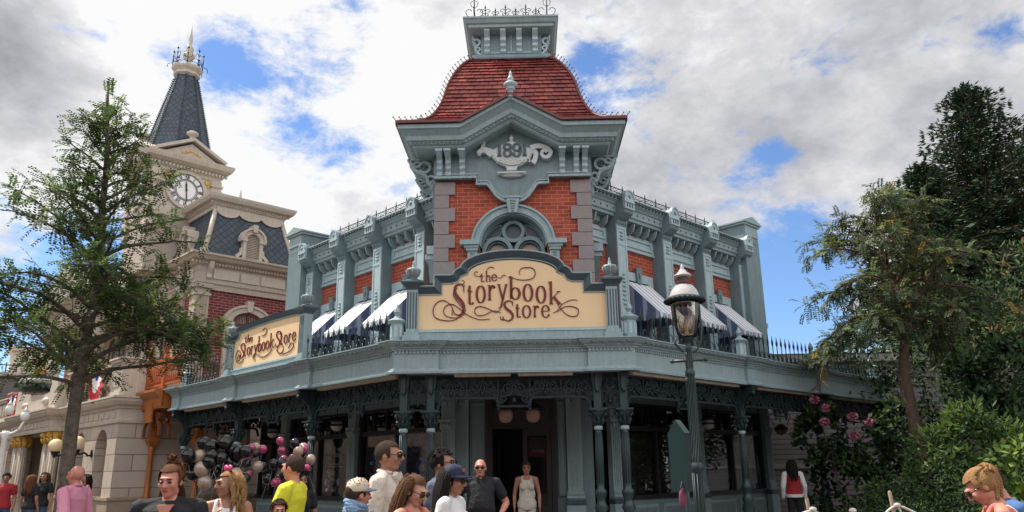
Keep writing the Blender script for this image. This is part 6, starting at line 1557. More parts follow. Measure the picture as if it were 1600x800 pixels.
bush('magnolia_tree', (10.6, 19.5, 0), 'glossy dark magnolia with reddish brown leaves, behind the feathery tree', [(0, 0, 3.0, 2.4, 1.6, 1.8), (1.5, .5, 5.0, 2.0, 1.5, 1.6), (3.4, .5, 4.0, 2.2, 1.6, 2.4), (-1.0, 0, 4.6, 1.2, 1.2, 1.2), (3.2, .8, 6.2, 1.8, 1.4, 1.2)], [SHR[0], SHR[1], SHR[2]], .17, .060, 9500, 31, 'tree')
bush('magnolia_tree', (12.6, 17.0, 0), 'broad dark tree with orange brown leaf undersides below the tallest conifers', [(0, 0, 5.2, 1.7, 1.3, 1.4), (1.5, 0, 4.0, 1.6, 1.4, 1.6), (-.8, .2, 3.8, 1.4, 1.2, 1.2), (0.6, 0, 2.6, 2.2, 1.3, 1.4)], [SHR[1], mat('bronze leaf', (.12, .075, .03), .62, .2, spec=.18), SHR[2]], .17, .06, 5200, 32, 'tree')
bush('hedge', (11.4, 15.2, 0), 'tall very dark glossy hedge behind the seated couple', [(-2.2, 0, 1.6, 1.0, .8, 1.5), (-1.4, .4, 3.2, 1.0, .8, .9), (.6, .4, 3.6, 1.3, .8, 1.0), (2.4, .4, 3.4, 1.2, .8, 1.2), (-1.0, 0, 2.0, 1.1, .8, 1.4), (.4, 0, 2.2, 1.2, .8, 1.5), (-.4, -.3, 1.0, 1.8, .8, 1.0), (2.0, 0, 1.8, 1.2, .8, 1.7), (-2.4, 0, 2.9, .6, .5, .8)], SHR[:2]+[SHR[1]], .15, .080, 15000, 33, 'hedge')
bush('leafy_shrub', (9.6, 18.2, 0), 'tall dark shrub against the grey clapboard wall behind the bare tree trunk', [(0, 0, 1.2, 1.2, .7, 1.2), (.9, 0, 2.3, 1.1, .7, 1.2), (-.6, .1, 2.2, .7, .6, .9), (1.8, .2, 3.4, 1.2, .7, 1.0)], SHR, .13, .065, 8000, 41)
hyd = bush('hydrangea', (7.5, 17.6, 0), 'dark hydrangea bush with pink flower heads under the right end of the porch', [(-.5, 0, 2.1, .75, .6, .8), (.3, 0, 2.0, .75, .6, .7), (-.2, .2, 1.2, 1.0, .7, 1.0), (-.6, .1, 2.75, .4, .4, .3)], SHR, .15, .09, 2600, 34)
PINK = mat('pink petals', (.34, .10, .16), .7, .25, 30)
for x, y, z in ((-.72, -.55, 2.82), (-.18, -.65, 2.62), (.14, -.70, 2.50), (-.78, -.6, 2.52), (-.18, -.6, 2.22), (-.9, -.5, 3.0)):
    m = MB(); random.seed(int(abs(x*1000)))
    for i in range(90): v = rv(); leaf(m, Vector((x, y, z))+Vector((v.x*.075, v.y*.07, v.z*.055)), (v+rv()).normalized(), v, .06, .05, 0)
    m.build('flower_head', PINK, hyd)
bush('leafy_shrub', (6.3, 13.4, 0), 'low mid green shrub at the foot of the porch', [(0, 0, .8, .7, .6, .6), (.8, 0, 1.0, .7, .6, .7), (-.3, 0, .6, .6, .5, .5)], SHR, .07, .03, 5200, 35)['label'] = 'low mid green shrub at the porch end behind the staff member in red'
bush('leafy_shrub', (7.6, 13.6, 0), 'taller light edged shrub with long pointed leaves in front of the pink hydrangea', [(-.35, 0, 1.55, .55, .45, .65), (.35, 0, 1.9, .60, .5, .75), (.9, 0, 1.5, .6, .5, .8), (.1, 0, .8, 1.1, .6, .8)], [SHR[1], SHR[2], SHRY[1]], .16, .045, 5200, 36)
bush('leafy_shrub', (8.0, 12.2, 0), 'low clipped dark green shrub behind the rope, before the pointed leaf shrub', [(0, 0, .75, 1.1, .7, .65), (-1.3, 0, .70, .9, .6, .55), (1.3, 0, .85, 1.0, .7, .75), (-2.1, 0, .6, .6, .5, .5)], [SHR[0], SHR[1], SHRY[0]], .065, .03, 8000, 37)
vib = bush('flowering_shrub', (6.1, 9.0, 0), 'bright yellow green leaved shrub with pale flower clusters beside the bowed woman', [(0, 0, 1.3, .75, .5, .65), (.8, 0, 1.5, .8, .5, .8), (-.1, .1, .7, .8, .5, .7), (.5, .1, 2.0, .4, .3, .4)], SHRY, .11, .065, 3600, 38)
m = MB(); random.seed(4)
for i in range(16):
    c = Vector((random.uniform(-.5, 1.2), random.uniform(-.52, -.35), random.uniform(1.2, 2.2)))
    for k in range(26): v = rv(); v.z *= .3; leaf(m, c+v*.07, (v+Vector((0, 0, .3))).normalized(), Vector((0, 0, 1)), .025, .022, 0)
m.build('flower_clusters', mat('pale yellow flowers', (.60, .60, .28), .7, .1), vib)
bush('leafy_shrub', (-13.0, 24.0, 3.7), 'dark green clipped shrub on the town hall terrace behind the tree', [(3.6, 0, .9, .5, .5, .9)], SHR, .10, .05, 900, 39, stems=False)
# stakes with a slack rope in the shrubs
stk = []
for i, (x, y, h, lab) in enumerate(((3.36, 9.0, 1.27, 'short wooden rope stake at the left, before the low shrubs'), (4.30, 9.0, 1.33, 'short wooden rope stake at the right, leaning before the low shrubs'))):
    t = empty('rope_stake', (x, y, 0), 0, lab, 'stake', 'wooden stakes of the rope fence')
    m = MB(Matrix.Rotation(R_(-5), 4, 'Y')); m.lathe([(.025, 0), (.022, h-.02), (.012, h)], seg=8); m.build('shaft', mat('weathered wood', (.30, .22, .16), .8, .2, 15), t)
m = MB(); m.tube(smooth([(3.0, 9.0, 1.0), (3.28, 8.98, 1.12), (3.6, 8.98, .98), (3.95, 8.98, .98), (4.22, 8.98, 1.16), (4.5, 8.98, 1.06), (4.9, 9, .98)], 6), .014, 6)
for c in ((3.74, 8.98, 1.12), (3.30, 8.98, 1.14), (4.24, 8.98, 1.17)): m.ball(c, (.045, .035, .03), 8, 6); m.tube([(c[0], c[1], c[2]), (c[0]+.05, c[1], c[2]-.12)], .012, 5)
tag(m.build('barrier_rope', mat('pale rope', (.60, .54, .48), .8, .1, 30)), 'pale slack rope with knots strung between the wooden stakes', 'rope')

# ------------------------------------------------------------------ plaza behind the viewer: unseen terraces added to darken window reflections
for i, (x, w_, h, mt, lab) in enumerate(((-34, 20, 10.5, BEIGE, 'added unseen beige terrace building behind the viewpoint'), (-13, 24, 12.0, BRICKD, 'added unseen dark red brick terrace building behind the viewpoint'), (12, 22, 9.5, BEIGED, 'added unseen tan terrace building behind the viewpoint'))):
    t = empty('added_terrace', (x, -24, 0), PI, lab, 'building')
    m = MB(); m.box(-w_, 0, 0, 8, 0, h, 0); m.box(-w_-.2, .2, -.4, 8, h, h+.5, 1); m.box(-w_-.1, .1, -.2, 0, 4.0, 4.4, 1)
    for k in range(int(w_/2.4)):
        for z in (1.0, 5.4, 8.0):
            if z+1.8 < h: m.box(-w_+1+k*2.4, -w_+2.3+k*2.4, -.06, 0, z, z+1.9, 2)
    m.build('wall', [mt, BEIGEL, WINF], t)

for i, (y, w_, h, mt, lab) in enumerate(((31, 33, 9.5, BEIGED, 'added unseen tan terrace building on the left side of the plaza, outside the photo'), (-3.5, 20, 11.0, BRICKD, 'added unseen dark brick terrace building on the left side of the plaza, outside the photo'))):  # unseen left terraces, added so shop windows mirror them instead of bright sky
    t = empty('added_terrace', (-27, y, 0), PI/2, lab, 'building')
    m = MB(); m.box(-w_, 0, 0, 8, 0, h, 0); m.box(-w_-.2, .2, -.4, 8, h, h+.5, 1); m.box(-w_-.1, .1, -.2, 0, 4.0, 4.4, 1)
    for k in range(int(w_/2.4)):
        for z in (1.0, 5.4): m.box(-w_+1+k*2.4, -w_+2.3+k*2.4, -.06, 0, z, z+1.9, 2)
    m.build('wall', [mt, BEIGEL, WINF], t)
# ------------------------------------------------------------------ people
SKIN = mat('light skin', (.50, .26, .18), .5, .06, 12, subs=.08)
SKINP = mat('pink sunburnt skin', (.52, .22, .16), .5, .07, 12, subs=.08)
SKINT = mat('tanned skin', (.34, .16, .10), .5, .07, 12, subs=.08)
HAIRS = {'brown': mat('brown hair', (.055, .025, .014), .75, .3, 30, bump=.9, bscale=140, spec=.2), 'dark': mat('dark hair', (.012, .009, .008), .75, .2, 30, bump=.9, bscale=140, spec=.2), 'blonde': mat('blonde hair', (.38, .21, .09), .75, .3, 30, bump=.9, bscale=140, spec=.2),
         'ginger': mat('reddish brown hair', (.14, .055, .025), .75, .3, 30, bump=.9, bscale=140, spec=.2), 'shaved': mat('cropped hair', (.060, .040, .03), .9, .3, 40, bump=.6, bscale=200, spec=.1), 'brownlong': mat('light brown hair', (.12, .055, .027), .75, .35, 30, bump=.9, bscale=140, spec=.2)}
LENS = mat('sunglass lens', (.008, .007, .007), .12, 0); EYE = mat('eye dark', (.02, .012, .01), .3, 0); LIPS = mat('lips', (.30, .09, .07), .5, 0)
def remesh(o, vox, it=3, fac=.5):
    r = o.modifiers.new('remesh', 'REMESH'); r.mode = 'VOXEL'; r.voxel_size = vox; r.use_smooth_shade = True
    if it: sm = o.modifiers.new('smooth', 'SMOOTH'); sm.factor = fac; sm.iterations = it
    return o
def rings(mb, R_list, seg=18):
    """closed body of horizontal elliptical rings (x, y, z, rx, ry)"""
    vs = []; fs = []
    for x, y, z, rx, ry in R_list:
        for k in range(seg): a = 2*PI*k/seg; c, s_ = math.cos(a), math.sin(a); vs.append((x+rx*c*abs(c)**-.12 if abs(c) > .01 else x, y+ry*s_, z))
    n = len(R_list)
    for i in range(n-1):
        for k in range(seg): k2 = (k+1) % seg; fs.append((i*seg+k, i*seg+k2, (i+1)*seg+k2, (i+1)*seg+k))
    fs.append(tuple(range(seg-1, -1, -1))); fs.append(tuple((n-1)*seg+k for k in range(seg)))
    mb.add(vs, fs, None, True)
def limb(mb, pts, rs, seg=10):
    P = [Vector(p) for p in pts]; Q = []; Rr = []
    d = (P[0]-P[1]).normalized(); Q.append(P[0]+d*rs[0]*.8); Rr.append(rs[0]*.35); Q.append(P[0]+d*rs[0]*.4); Rr.append(rs[0]*.85)
    for p, r in zip(P, rs): Q.append(p); Rr.append(r)
    d = (P[-1]-P[-2]).normalized(); Q.append(P[-1]+d*rs[-1]*.5); Rr.append(rs[-1]*.8); Q.append(P[-1]+d*rs[-1]*.9); Rr.append(rs[-1]*.3)
    mb.tube(Q, Rr, seg)
def hand(mb, wrist, elbow, s, side, curl=.5, palm_n=None):
    """palm, five fingers of different length and a thumb leaving the side of the palm"""
    w = Vector(wrist); d = (w-Vector(elbow)).normalized(); n = Vector(palm_n or (side*-1.0, .2, 0)); n = (n-d*n.dot(d)).normalized(); sd = d.cross(n).normalized()
    if sd.y > 0: sd = -sd        # thumb side points forward
    c = w+d*.045*s
    M3 = Matrix((sd, n, d)).transposed()
    mb.ball(c, (.042*s, .017*s, .052*s), 10, 8, None, M3)
    for i, (o, L) in enumerate(((.030, .070), (.010, .078), (-.010, .072), (-.029, .056))):
        b = w+d*.085*s+sd*o*s; p = [b-d*.02*s, b]; dd = d.copy()
        for j, fL in enumerate((.42, .32, .26)): dd = (dd+n*curl*.55).normalized(); p.append(p[-1]+dd*L*fL*s)
        mb.tube(p, [.0105*s, .010*s, .0092*s, .0085*s, .006*s], 6)
    b = w+d*.025*s+sd*.034*s; dd = (d*.6+sd*.8).normalized(); p = [b-sd*.012*s, b]
    for fL in (.030, .026): p.append(p[-1]+dd*fL*s); dd = (dd+d*.4+n*.25).normalized()
    mb.tube(p, [.014*s, .013*s, .011*s, .008*s], 6)
def person(loc, H, yaw, label, skin=SKIN, build=1.0, female=False, top='tee', topm=None, bottom='trousers', botm=None, arms=None, head_yaw=0, head_pitch=0, lean=0.0,
           hair='brown', style='short', glasses=False, hat=None, beard=False, belly=0.0, vox=.009, group=None, extras=None, shoes=None, feet=True):
    s = H/1.75
    t = empty('person', loc, R_(yaw), label, 'person', group)
    LM = Matrix.Translation((0, 0, .93*s)) @ Matrix.Rotation(lean, 4, 'X') @ Matrix.Translation((0, 0, -.93*s))   # positive lean bows forward (-y)
    def lp(p): return LM @ (Vector(p)*s)
    sh = .178 if female else .195; w_ = build
    waist = .118 if female else .140
    arms = arms or {}
    A = {}
    for sd in (-1, 1):
        e, wr = arms.get(sd, ((sd*(.245+.05*(w_-1)), .03, 1.13), (sd*(.25+.06*(w_-1)), -.05, .89)))
        A[sd] = (lp((sd*sh*(.5+.5*w_), .0, 1.425)), lp(e), lp(wr))
    T = [(0, 0, .84, .12*w_, .10), (0, 0, .90, .165*w_, .115*w_), (0, 0, .98, (.172 if female else .162)*w_, .118*w_), (0, -.01-.4*belly, 1.08, waist*w_*1.04+.3*belly, .100*w_+belly), (0, -.01-.4*belly, 1.17, waist*w_+.3*belly, .098*w_+belly), (0, -.005-.2*belly, 1.26, (.138 if female else .152)*w_, .108*w_+belly*.5),
         (0, 0, 1.34, (.150 if female else .170)*w_, .115*w_), (0, .005, 1.41, (.148 if female else .170)*w_, .092*w_), (0, .012, 1.45, .118*w_, .074), (0, .014, 1.478, .074, .058), (0, .008, 1.51, .050, .053), (0, .0, 1.57, .047, .051)]
    sc = MB(LM @ Matrix.Scale(s, 4))
    body = MB(); body.M = sc.M; rings(body, T); 
    if female:
        for sd in (-1, 1): body.ball((sd*.070*w_, -.085*w_, 1.29), (.068*w_, .060*w_, .066), 12, 8)
    body.M = Matrix()
    for sd in (-1, 1):
        S_, E_, W_ = A[sd]; limb(body, [lp((sd*.03, .012, 1.465)), lp((sd*sh*.55, .008, 1.445)), S_], [.040*s, .046*s, .050*s])
        u = (.050 if female else .056)*(.4+.6*w_)*s; f = (.038 if female else .043)*(.5+.5*w_)*s
        limb(body, [S_, S_.lerp(E_, .35), E_], [u*1.08, u, f*1.02]); limb(body, [E_, E_.lerp(W_, .3), W_], [f*1.0, f*1.04, f*.62])
        hand(body, W_, E_, s*(.9 if female else 1.0), sd, *(arms.get('hand', ()) or ()))
        hx = .085*w_; kx = .10; foot = (sd*.11*s, -.02*s, .09*s)
        limb(body, [(sd*hx*s, 0, .90*s), (sd*(hx+.005)*s, -.005, .70*s), (sd*kx*s, -.01, .48*s)], [.088*w_*s, .078*w_*s, .055*s]); limb(body, [(sd*kx*s, -.01, .48*s), (sd*kx*s, .015*s, .34*s), foot], [.052*s, .056*s, .038*s])
        if feet: limb(body, [(sd*.11*s, .02*s, .045*s), (sd*.12*s, -.14*s, .035*s)], [.042*s, .036*s])
    # head
    HM = LM @ Matrix.Translation((0, -.004*s, 1.548*s)) @ Matrix.Rotation(R_(head_yaw), 4, 'Z') @ Matrix.Rotation(R_(head_pitch), 4, 'X') @ Matrix.Translation((0, -.012*s, .070*s)) @ Matrix.Scale(s*1.07, 4)
    hb = body; hb.M = HM
    hb.ball((0, .022, .028), (.074, .092, .088), 16, 12); hb.ball((0, -.022, -.005), (.064, .068, .088), 16, 12); hb.ball((0, -.038, -.072), (.040, .040, .034), 12, 8); hb.ball((0, -.005, -.050), (.058, .055, .050), 12, 8)
    hb.ball((0, -.088, .036), (.050, .014, .014), 10, 6)                                   # brow
    hb.tube([(0, -.086, .030), (0, -.102, .0), (0, -.112, -.018), (0, -.092, -.026)], [.009, .011, .015, .008], 8); hb.ball((-.012, -.096, -.022), .009, 8, 6); hb.ball((.012, -.096, -.022), .009, 8, 6)
    hb.ball((0, -.074, -.050), (.024, .014, .014), 10, 6)
    for sd in (-1, 1): hb.ball((sd*.075, .012, -.002), (.010, .020, .032), 8, 8); hb.ball((sd*.042, -.068, -.012), (.020, .020, .024), 8, 6)
    hb.M = Matrix()
    bo = remesh(body.build('body', skin, t), vox*s, 2)
    m = MB(HM)
    for sd in (-1, 1): m.ball((sd*.030, -.086, .010), (.014, .008, .008), 8, 6, 0); m.tube([(sd*.014, -.100, .030), (sd*.034, -.098, .036), (sd*.050, -.086, .030)], [.003, .0045, .002], 5, 1)
    m.build('eyes', [EYE, HAIRS['dark']], t)
    m = MB(HM); m.tube([(-.022, -.080, -.052), (-.008, -.087, -.049), (.008, -.087, -.049), (.022, -.080, -.052)], [.002, .005, .005, .002], 6); m.tube([(-.020, -.080, -.054), (0, -.086, -.059), (.020, -.080, -.054)], [.002, .005, .002], 6); m.build('lips', LIPS, t)
    # clothes
    tm = topm or WHITE; bm_ = botm or mat('navy trousers', (.02, .025, .045), .8, .1)
    g_ = .014
    def grown(R0, lo, hi, g=g_, flare=0): return [(x, y, z, rx+g+flare*max(0, 1.25-z), ry+g+flare*max(0, 1.25-z)) for x, y, z, rx, ry in R0 if lo <= z <= hi]
    if top:
        c = MB(sc.M); neck = 1.48 if top in ('tee', 'shirt', 'polo', 'blouse', 'long', 'cap') else 1.42
        base = .88 if top != 'jumpsuit' else .82
        rr = grown(T, base, neck, g_, .06 if top in ('shirt', 'tee') else .03); 
        if top in ('tank', 'jumpsuit', 'vest'): rr = [(x, y, z, rx*(1 if z < 1.33 else .86), ry) for x, y, z, rx, ry in rr]
        rings(c, rr)
        if female:
            for sd in (-1, 1): c.ball((sd*.070*w_, -.085*w_, 1.285), (.068*w_+g_, .060*w_+g_, .070+g_), 12, 8)
        if top in ('tank', 'jumpsuit', 'vest'):
            for sd in (-1, 1): c.tube(smooth([(sd*.085, -.10, 1.36), (sd*.088, -.075, 1.43), (sd*.085, -.01, 1.478), (sd*.085, .075, 1.42), (sd*.08, .10, 1.34)], 3), .022, 6)
        c.M = Matrix()
        sl = {'tee': .55, 'polo': .62, 'shirt': 1.0, 'long': 2.0, 'tank': 0, 'jumpsuit': 0, 'vest': 0, 'cap': .3, 'blouse': 1.3}[top]
        if sl:
            for sd in (-1, 1):
                S_, E_, W_ = A[sd]; u = (.050 if female else .056)*(.4+.6*w_)*s; limb(c, [lp((sd*.05, .012, 1.462)), lp((sd*sh*.55, .008, 1.445)), S_], [(.040+g_*.7)*s, (.046+g_)*s, (.050+g_)*s])
                if sl <= 1: limb(c, [S_, S_.lerp(E_, sl*.6), S_.lerp(E_, sl)], [u*1.08+g_*s, u+g_*1.2*s, u*.92+g_*1.5*s])
                else: limb(c, [S_, S_.lerp(E_, .6), E_], [u*1.08+g_*s, u+g_*1.3*s, u*.8+g_*1.4*s]); limb(c, [E_, E_.lerp(W_, min(1, sl-1)*.98)], [u*.8+g_*1.2*s, u*.55+g_*1.2*s])
        if top in ('tee',):   # folds
            for k in range(6): a = random.uniform(.9, 1.2); c.M = sc.M; c.tube([(random.uniform(-.12, .12)*w_, -.115*w_-belly, a), (random.uniform(-.12, .12)*w_, -.118*w_-belly, a+.12)], [.006, .012], 5); c.M = Matrix()
        if top in ('shirt', 'blouse', 'jumpsuit'):
            c.M = sc.M
            for k in range(12): a = random.uniform(-PI, 0); x = math.cos(a)*.155*w_; y = math.sin(a)*.118*w_; z0 = random.uniform(.9, 1.05); c.tube([(x, y, z0), (x*1.0+random.uniform(-.02, .02), y, z0+.12), (x*.95, y, z0+.26)], [.010, .014, .006], 5)
            c.M = Matrix()
        o = c.build({'tee': 'tee_shirt', 'polo': 'polo_shirt', 'shirt': 'shirt', 'long': 'long_sleeved_top', 'tank': 'tank_top', 'jumpsuit': 'jumpsuit', 'vest': 'vest', 'cap': 'top', 'blouse': 'blouse'}[top], tm, t); remesh(o, .009*s, 2)
        if top in ('shirt', 'polo'):
            m = MB(sc.M)
            for sd in (-1, 1): m.prism([(sd*.006, 1.43), (sd*.050, 1.405), (sd*.072, 1.47), (sd*.040, 1.50)], -.108, -.070, 0)
            m.tube([(.064*math.cos(a*PI/8), .012+.062*math.sin(a*PI/8), 1.500+.008*math.sin(a*PI/8)) for a in range(-3, 12)], .017, 6)
            for k in range(5): m.ball((.0, -.135*w_-belly*(.9 if k > 1 else .4), 1.36-k*.09), .006, 6, 4)
            m.build('collar', tm, o)
    if bottom:
        c = MB(sc.M); rings(c, grown(T, .84, 1.0, .012)); c.M = Matrix(); lo = {'trousers': .10, 'shorts': .52, 'brief': .70, 'skirt': .5}[bottom]
        for sd in (-1, 1):
            hx = .085*w_; kx = .10
            if lo < .4: limb(c, [(sd*hx*s, 0, .88*s), (sd*kx*s, -.01, .48*s), (sd*.11*s, 0, .12*s)], [.100*w_*s, .076*s, .066*s])
            else: limb(c, [(sd*hx*s, 0, .88*s), (sd*(hx+.01)*s, -.005, (lo+.04)*s)], [.100*w_*s, .092*w_*s])
        remesh(c.build('trousers' if lo < .4 else 'shorts', bm_, t), .012*s, 2)
    # hair
    hm = HAIRS[hair] if hair else None; random.seed(len(label)*7+int(H*100))
    if style == 'short' or style == 'crop' or style == 'messy':
        th = .004 if style == 'crop' else .012
        m = MB(HM); m.ball((0, .020, .034), (.077+th, .098+th, .086+th*1.4), 24, 18); 
        o = m.build('hair', hm, t); 
        # trim away the face by a second ball of short locks only on top and back
        me = o.data; import bmesh
        b = bmesh.new(); b.from_mesh(me); inv = HM.inverted()
        dele = [v for v in b.verts if (lambda q_: (q_.y < -.040 and q_.z < .072) or q_.z < -.02-.2*max(0, q_.y) and q_.y < .06 or q_.z < -.045)(inv @ v.co)]
        bmesh.ops.delete(b, geom=dele, context='VERTS'); b.to_mesh(me); b.free()
        if style != 'crop':
            m = MB(HM); n_ = 170
            for i in range(n_):
                a = random.uniform(0, 2*PI); e = random.uniform(.10, 1.45); v = Vector((math.cos(a)*math.cos(e), math.sin(a)*math.cos(e), math.sin(e)))
                p = Vector((v.x*.086, .020+v.y*.107, .034+v.z*.100))
                if p.y < -.045 and p.z < .080: continue
                q_ = p+v*.008+Vector((random.uniform(-.02, .02), random.uniform(-.01, .02), random.uniform(-.01, .01)))*(1.3 if style == 'messy' else .45)
                m.tube([p-v*.008, q_, q_+Vector((0, .01, -.012))], [.008, .007, .003], 5)
            m.build('hair_locks', hm, o)
    if style in ('long', 'wavy', 'tail', 'bun'):
        m = MB(HM); m.ball((0, .022, .034), (.087, .108, .096), 26, 18); o = m.build('hair', hm, t)
        me = o.data; import bmesh
        b = bmesh.new(); b.from_mesh(me); inv = HM.inverted(); dele = [v for v in b.verts if (lambda q_: q_.y < -.038 and q_.z < .070)(inv @ v.co)]; bmesh.ops.delete(b, geom=dele, context='VERTS'); b.to_mesh(me); b.free()
        m = MB(HM); L = {'long': .38, 'wavy': .34, 'tail': .0, 'bun': 0}[style]
        for i in range(110 if L else 40):
            a = random.uniform(-.35, PI+.35); r = .086; e = random.uniform(.0, 1.2)
            p = Vector((math.cos(a)*r*math.cos(e*.6), .034+math.sin(a)*.096*math.cos(e*.6), .03+.085*math.sin(e)))
            if L:
                P = [p]; k = 7; LL = L*random.uniform(.75, 1.1); ph = random.uniform(0, 6)
                out = Vector((math.cos(a), math.sin(a)*.8+.1, 0))
                for j in range(1, k+1):
                    zz = LL*j/k; wv = .014*math.sin(j*1.7+ph) if style == 'wavy' else .005*math.sin(j+ph)
                    P.append(Vector((p.x, p.y, p.z))+out*(.012+wv+.02*min(1, zz/.12))+Vector((wv, 0, -zz)))
                m.tube(P, [.013, .013, .013, .012, .012, .010, .008, .003], 5)
            else:
                tgt = Vector((0, .13, .08 if style == 'tail' else .10)); m.tube([p, p.lerp(tgt, .5)+(p-Vector((0, .034, .036))).normalized()*.014, tgt], [.010, .009, .006], 5)
        if style == 'tail':
            dn = (HM.inverted().to_3x3() @ Vector((0, 0, -1))).normalized(); bk = Vector((0, 1, 0)); bk = (bk-dn*bk.dot(dn)).normalized()
            for i in range(60):
                o1 = rv()*.018; c0 = Vector((0, .125, .08))+o1; sw = Vector((random.uniform(-.03, .03), 0, 0)); m.tube([c0, c0+bk*.035+dn*.02, c0+bk*.045+dn*.10+sw*.5+o1*.4, c0+bk*.03+dn*.22+sw+o1*.5, c0+bk*.015+dn*random.uniform(.30, .38)+sw*1.2+o1*.4], [.010, .012, .012, .010, .003], 5)
            m.tube([(0, .125, .105), (.018, .135, .08), (0, .13, .06), (-.018, .135, .08), (0, .125, .105)], .008, 6)
        if style == 'bun':
            for i in range(40): v = rv(); c_ = Vector((0, .05, .145)); m.tube([c_+v*.020, c_+v*.042+rv()*.012, c_+rv()*.045], [.012, .012, .005], 5)
            for i in range(18): a = random.uniform(-.4, PI+.4); p = Vector((math.cos(a)*.085, .03+math.sin(a)*.09, random.uniform(-.03, .06))); m.tube([p, p+rv()*.03, p+rv()*.035+Vector((0, 0, -.02))], [.004, .003, .001], 4)
        m.build('hair_locks', hm, o)
    if glasses:
        m = MB(HM)
        for sd in (-1, 1): m.ball((sd*.034, -.103, .010), (.028, .006, .021), 12, 8, 0); m.tube([(sd*.060, -.098, .016), (sd*.076, -.05, .018), (sd*.078, .02, .010)], .0035, 5, 0)
        m.tube([(-.012, -.112, .014), (.012, -.112, .014)], .004, 5, 0); m.build('sunglasses', LENS, t)
    if beard:
        m = MB(HM); random.seed(3)
        for i in range(240):
            a = random.uniform(-1.9, 1.9); z = random.uniform(-.098, -.028)
            p = Vector((.064*math.sin(a), -.024-.074*max(0, math.cos(a))*(1-.2*abs(z+.05)/.05), z))
            if abs(p.x) < .024 and -.060 < p.z < -.044: continue
            if abs(p.x) < .040 and p.z > -.035: continue
            m.ball(p, (.008, .008, .009), 5, 4)
        m.build('beard', HAIRS[hair], t)
    if hat:
        kind, hmat, bmat = hat
        m = MB(HM)
        m.M = HM @ Matrix.Translation((0, .012, .050)) @ Matrix.Rotation(R_(-6), 4, 'X')
        m.lathe([(.092, -.012), (.097, .0), (.096, .03), (.085, .062), (.058, .085), (.022, .095), (0, .097)], (0, 0, 0), 20, 0); m.ball((0, 0, .098), (.010, .010, .006), 8, 5, 0)
        vs = []; fs = []
        for i in range(13):
            a = PI+PI*i/12; r0 = .094; x, y = math.cos(a)*r0, math.sin(a)*r0; ex = .075*math.sin(PI*i/12)**.7
            for zz in (0, -.008): vs += [(x, y, .006+zz), (x*1.03, y-ex, .0-.012*math.sin(PI*i/12)+zz-.012*abs(math.cos(a)))]
        for i in range(12): b = i*4; fs += [(b, b+1, b+5, b+4), (b+2, b+6, b+7, b+3), (b+1, b+3, b+7, b+5)]
        m.add(vs, fs, 1, True)
        if kind == 'patch': m.box(-.020, .020, -.101, -.090, .028, .046, 2); m.box(-.024, .012, -.099, -.088, .046, .053, 3)
        if kind == 'print':
            random.seed(9)
            for i in range(60): a = random.uniform(0, 2*PI); e = random.uniform(.1, 1.2); m.ball((math.cos(a)*.096*math.cos(e*.8), math.sin(a)*.096*math.cos(e*.8), .012+.082*math.sin(e)), .006, 5, 4, random.choice((2, 3)))
        m.build('cap', [hmat, bmat, mat('cap mark red', (.55, .04, .04), .6, 0), mat('cap mark grey', (.25, .25, .24), .6, 0)], t)
    if extras: extras(t, HM, sc.M, A, s)
    return t
CREAMC = mat('cream linen', (.60, .53, .45), .85, .06, 30, bump=1.0, bscale=14); NAVY = mat('navy cotton', (.012, .016, .05), .8, .1, bump=1.0, bscale=14); BLACKC = mat('black cotton', (.010, .010, .013), .85, .2, 8, bump=1.0, bscale=14)
WHITEC = mat('white cotton', (.66, .65, .65), .85, .05, 12, bump=1.0, bscale=14); GREYBL = mat('grey blue cotton', (.09, .11, .15), .85, .1, 10, bump=1.0, bscale=14); YEL = mat('yellow tee', (.62, .60, .03), .8, .05, 8, bump=1.0, bscale=14); PINKC = mat('pink linen', (.62, .25, .36), .85, .06, 20, bump=1.0, bscale=14)
CORAL = mat('coral cotton', (.62, .17, .14), .85, .06, 12, bump=1.0, bscale=14); BEIGEC = mat('beige cotton', (.44, .36, .27), .85, .06, 12, bump=1.0, bscale=14); REDC = mat('red cotton', (.30, .015, .02), .8, .1, bump=1.0, bscale=14); BLUEC = mat('blue cotton', (.06, .13, .32), .85, .1, 10, bump=1.0, bscale=14); DENIM = mat('blue denim', (.05, .08, .15), .85, .2, 20, bump=1.0, bscale=14); STRIPEW = mat('oatmeal linen', (.50, .46, .39), .9, .08, 40, bump=1.0, bscale=14)

person((-1.12, 7.0, 0), 1.87, 78, 'tall man with cropped hair and sunglasses in a cream shirt, facing right', skin=SKINT, top='shirt', topm=CREAMC, botm=BEIGEC, hair='shaved', style='crop', glasses=True, beard=False, head_yaw=0, vox=.008)
person((-.70, 7.6, 0), 1.80, 75, 'bearded man with curly hair, sunglasses and a grey blue tee, carrying a backpack', skin=SKINT, top='tee', topm=GREYBL, hair='dark', style='short', glasses=True, beard=True, vox=.008,
       extras=lambda t, HM, SM, A, s: [m_.build('backpack', mat('dark canvas', (.03, .03, .028), .85, .2), t) for m_ in [MB(SM)] if not (m_.ball((0, .20, 1.22), (.15, .10, .24), 12, 10), [m_.tube(smooth([(sd*.10, .12, 1.40), (sd*.11, 0, 1.50), (sd*.11, -.12, 1.38), (sd*.13, -.10, 1.15)], 4), .018, 6) for sd in (-1, 1)])[0]])
person((-.54, 6.8, 0), 1.64, 72, 'woman in a navy baseball cap and white blouse with long dark hair, facing right', skin=SKINT, female=True, top='blouse', topm=WHITEC, hair='dark', style='long', glasses=True, hat=('patch', NAVY, NAVY), head_pitch=6, vox=.008)
person((-.80, 6.2, 0), 1.58, 60, 'brunette woman in sunglasses and a coral top, looking down to the right', skin=SKIN, female=True, top='tank', topm=CORAL, hair='brownlong', style='wavy', glasses=True, head_pitch=22, vox=.008)
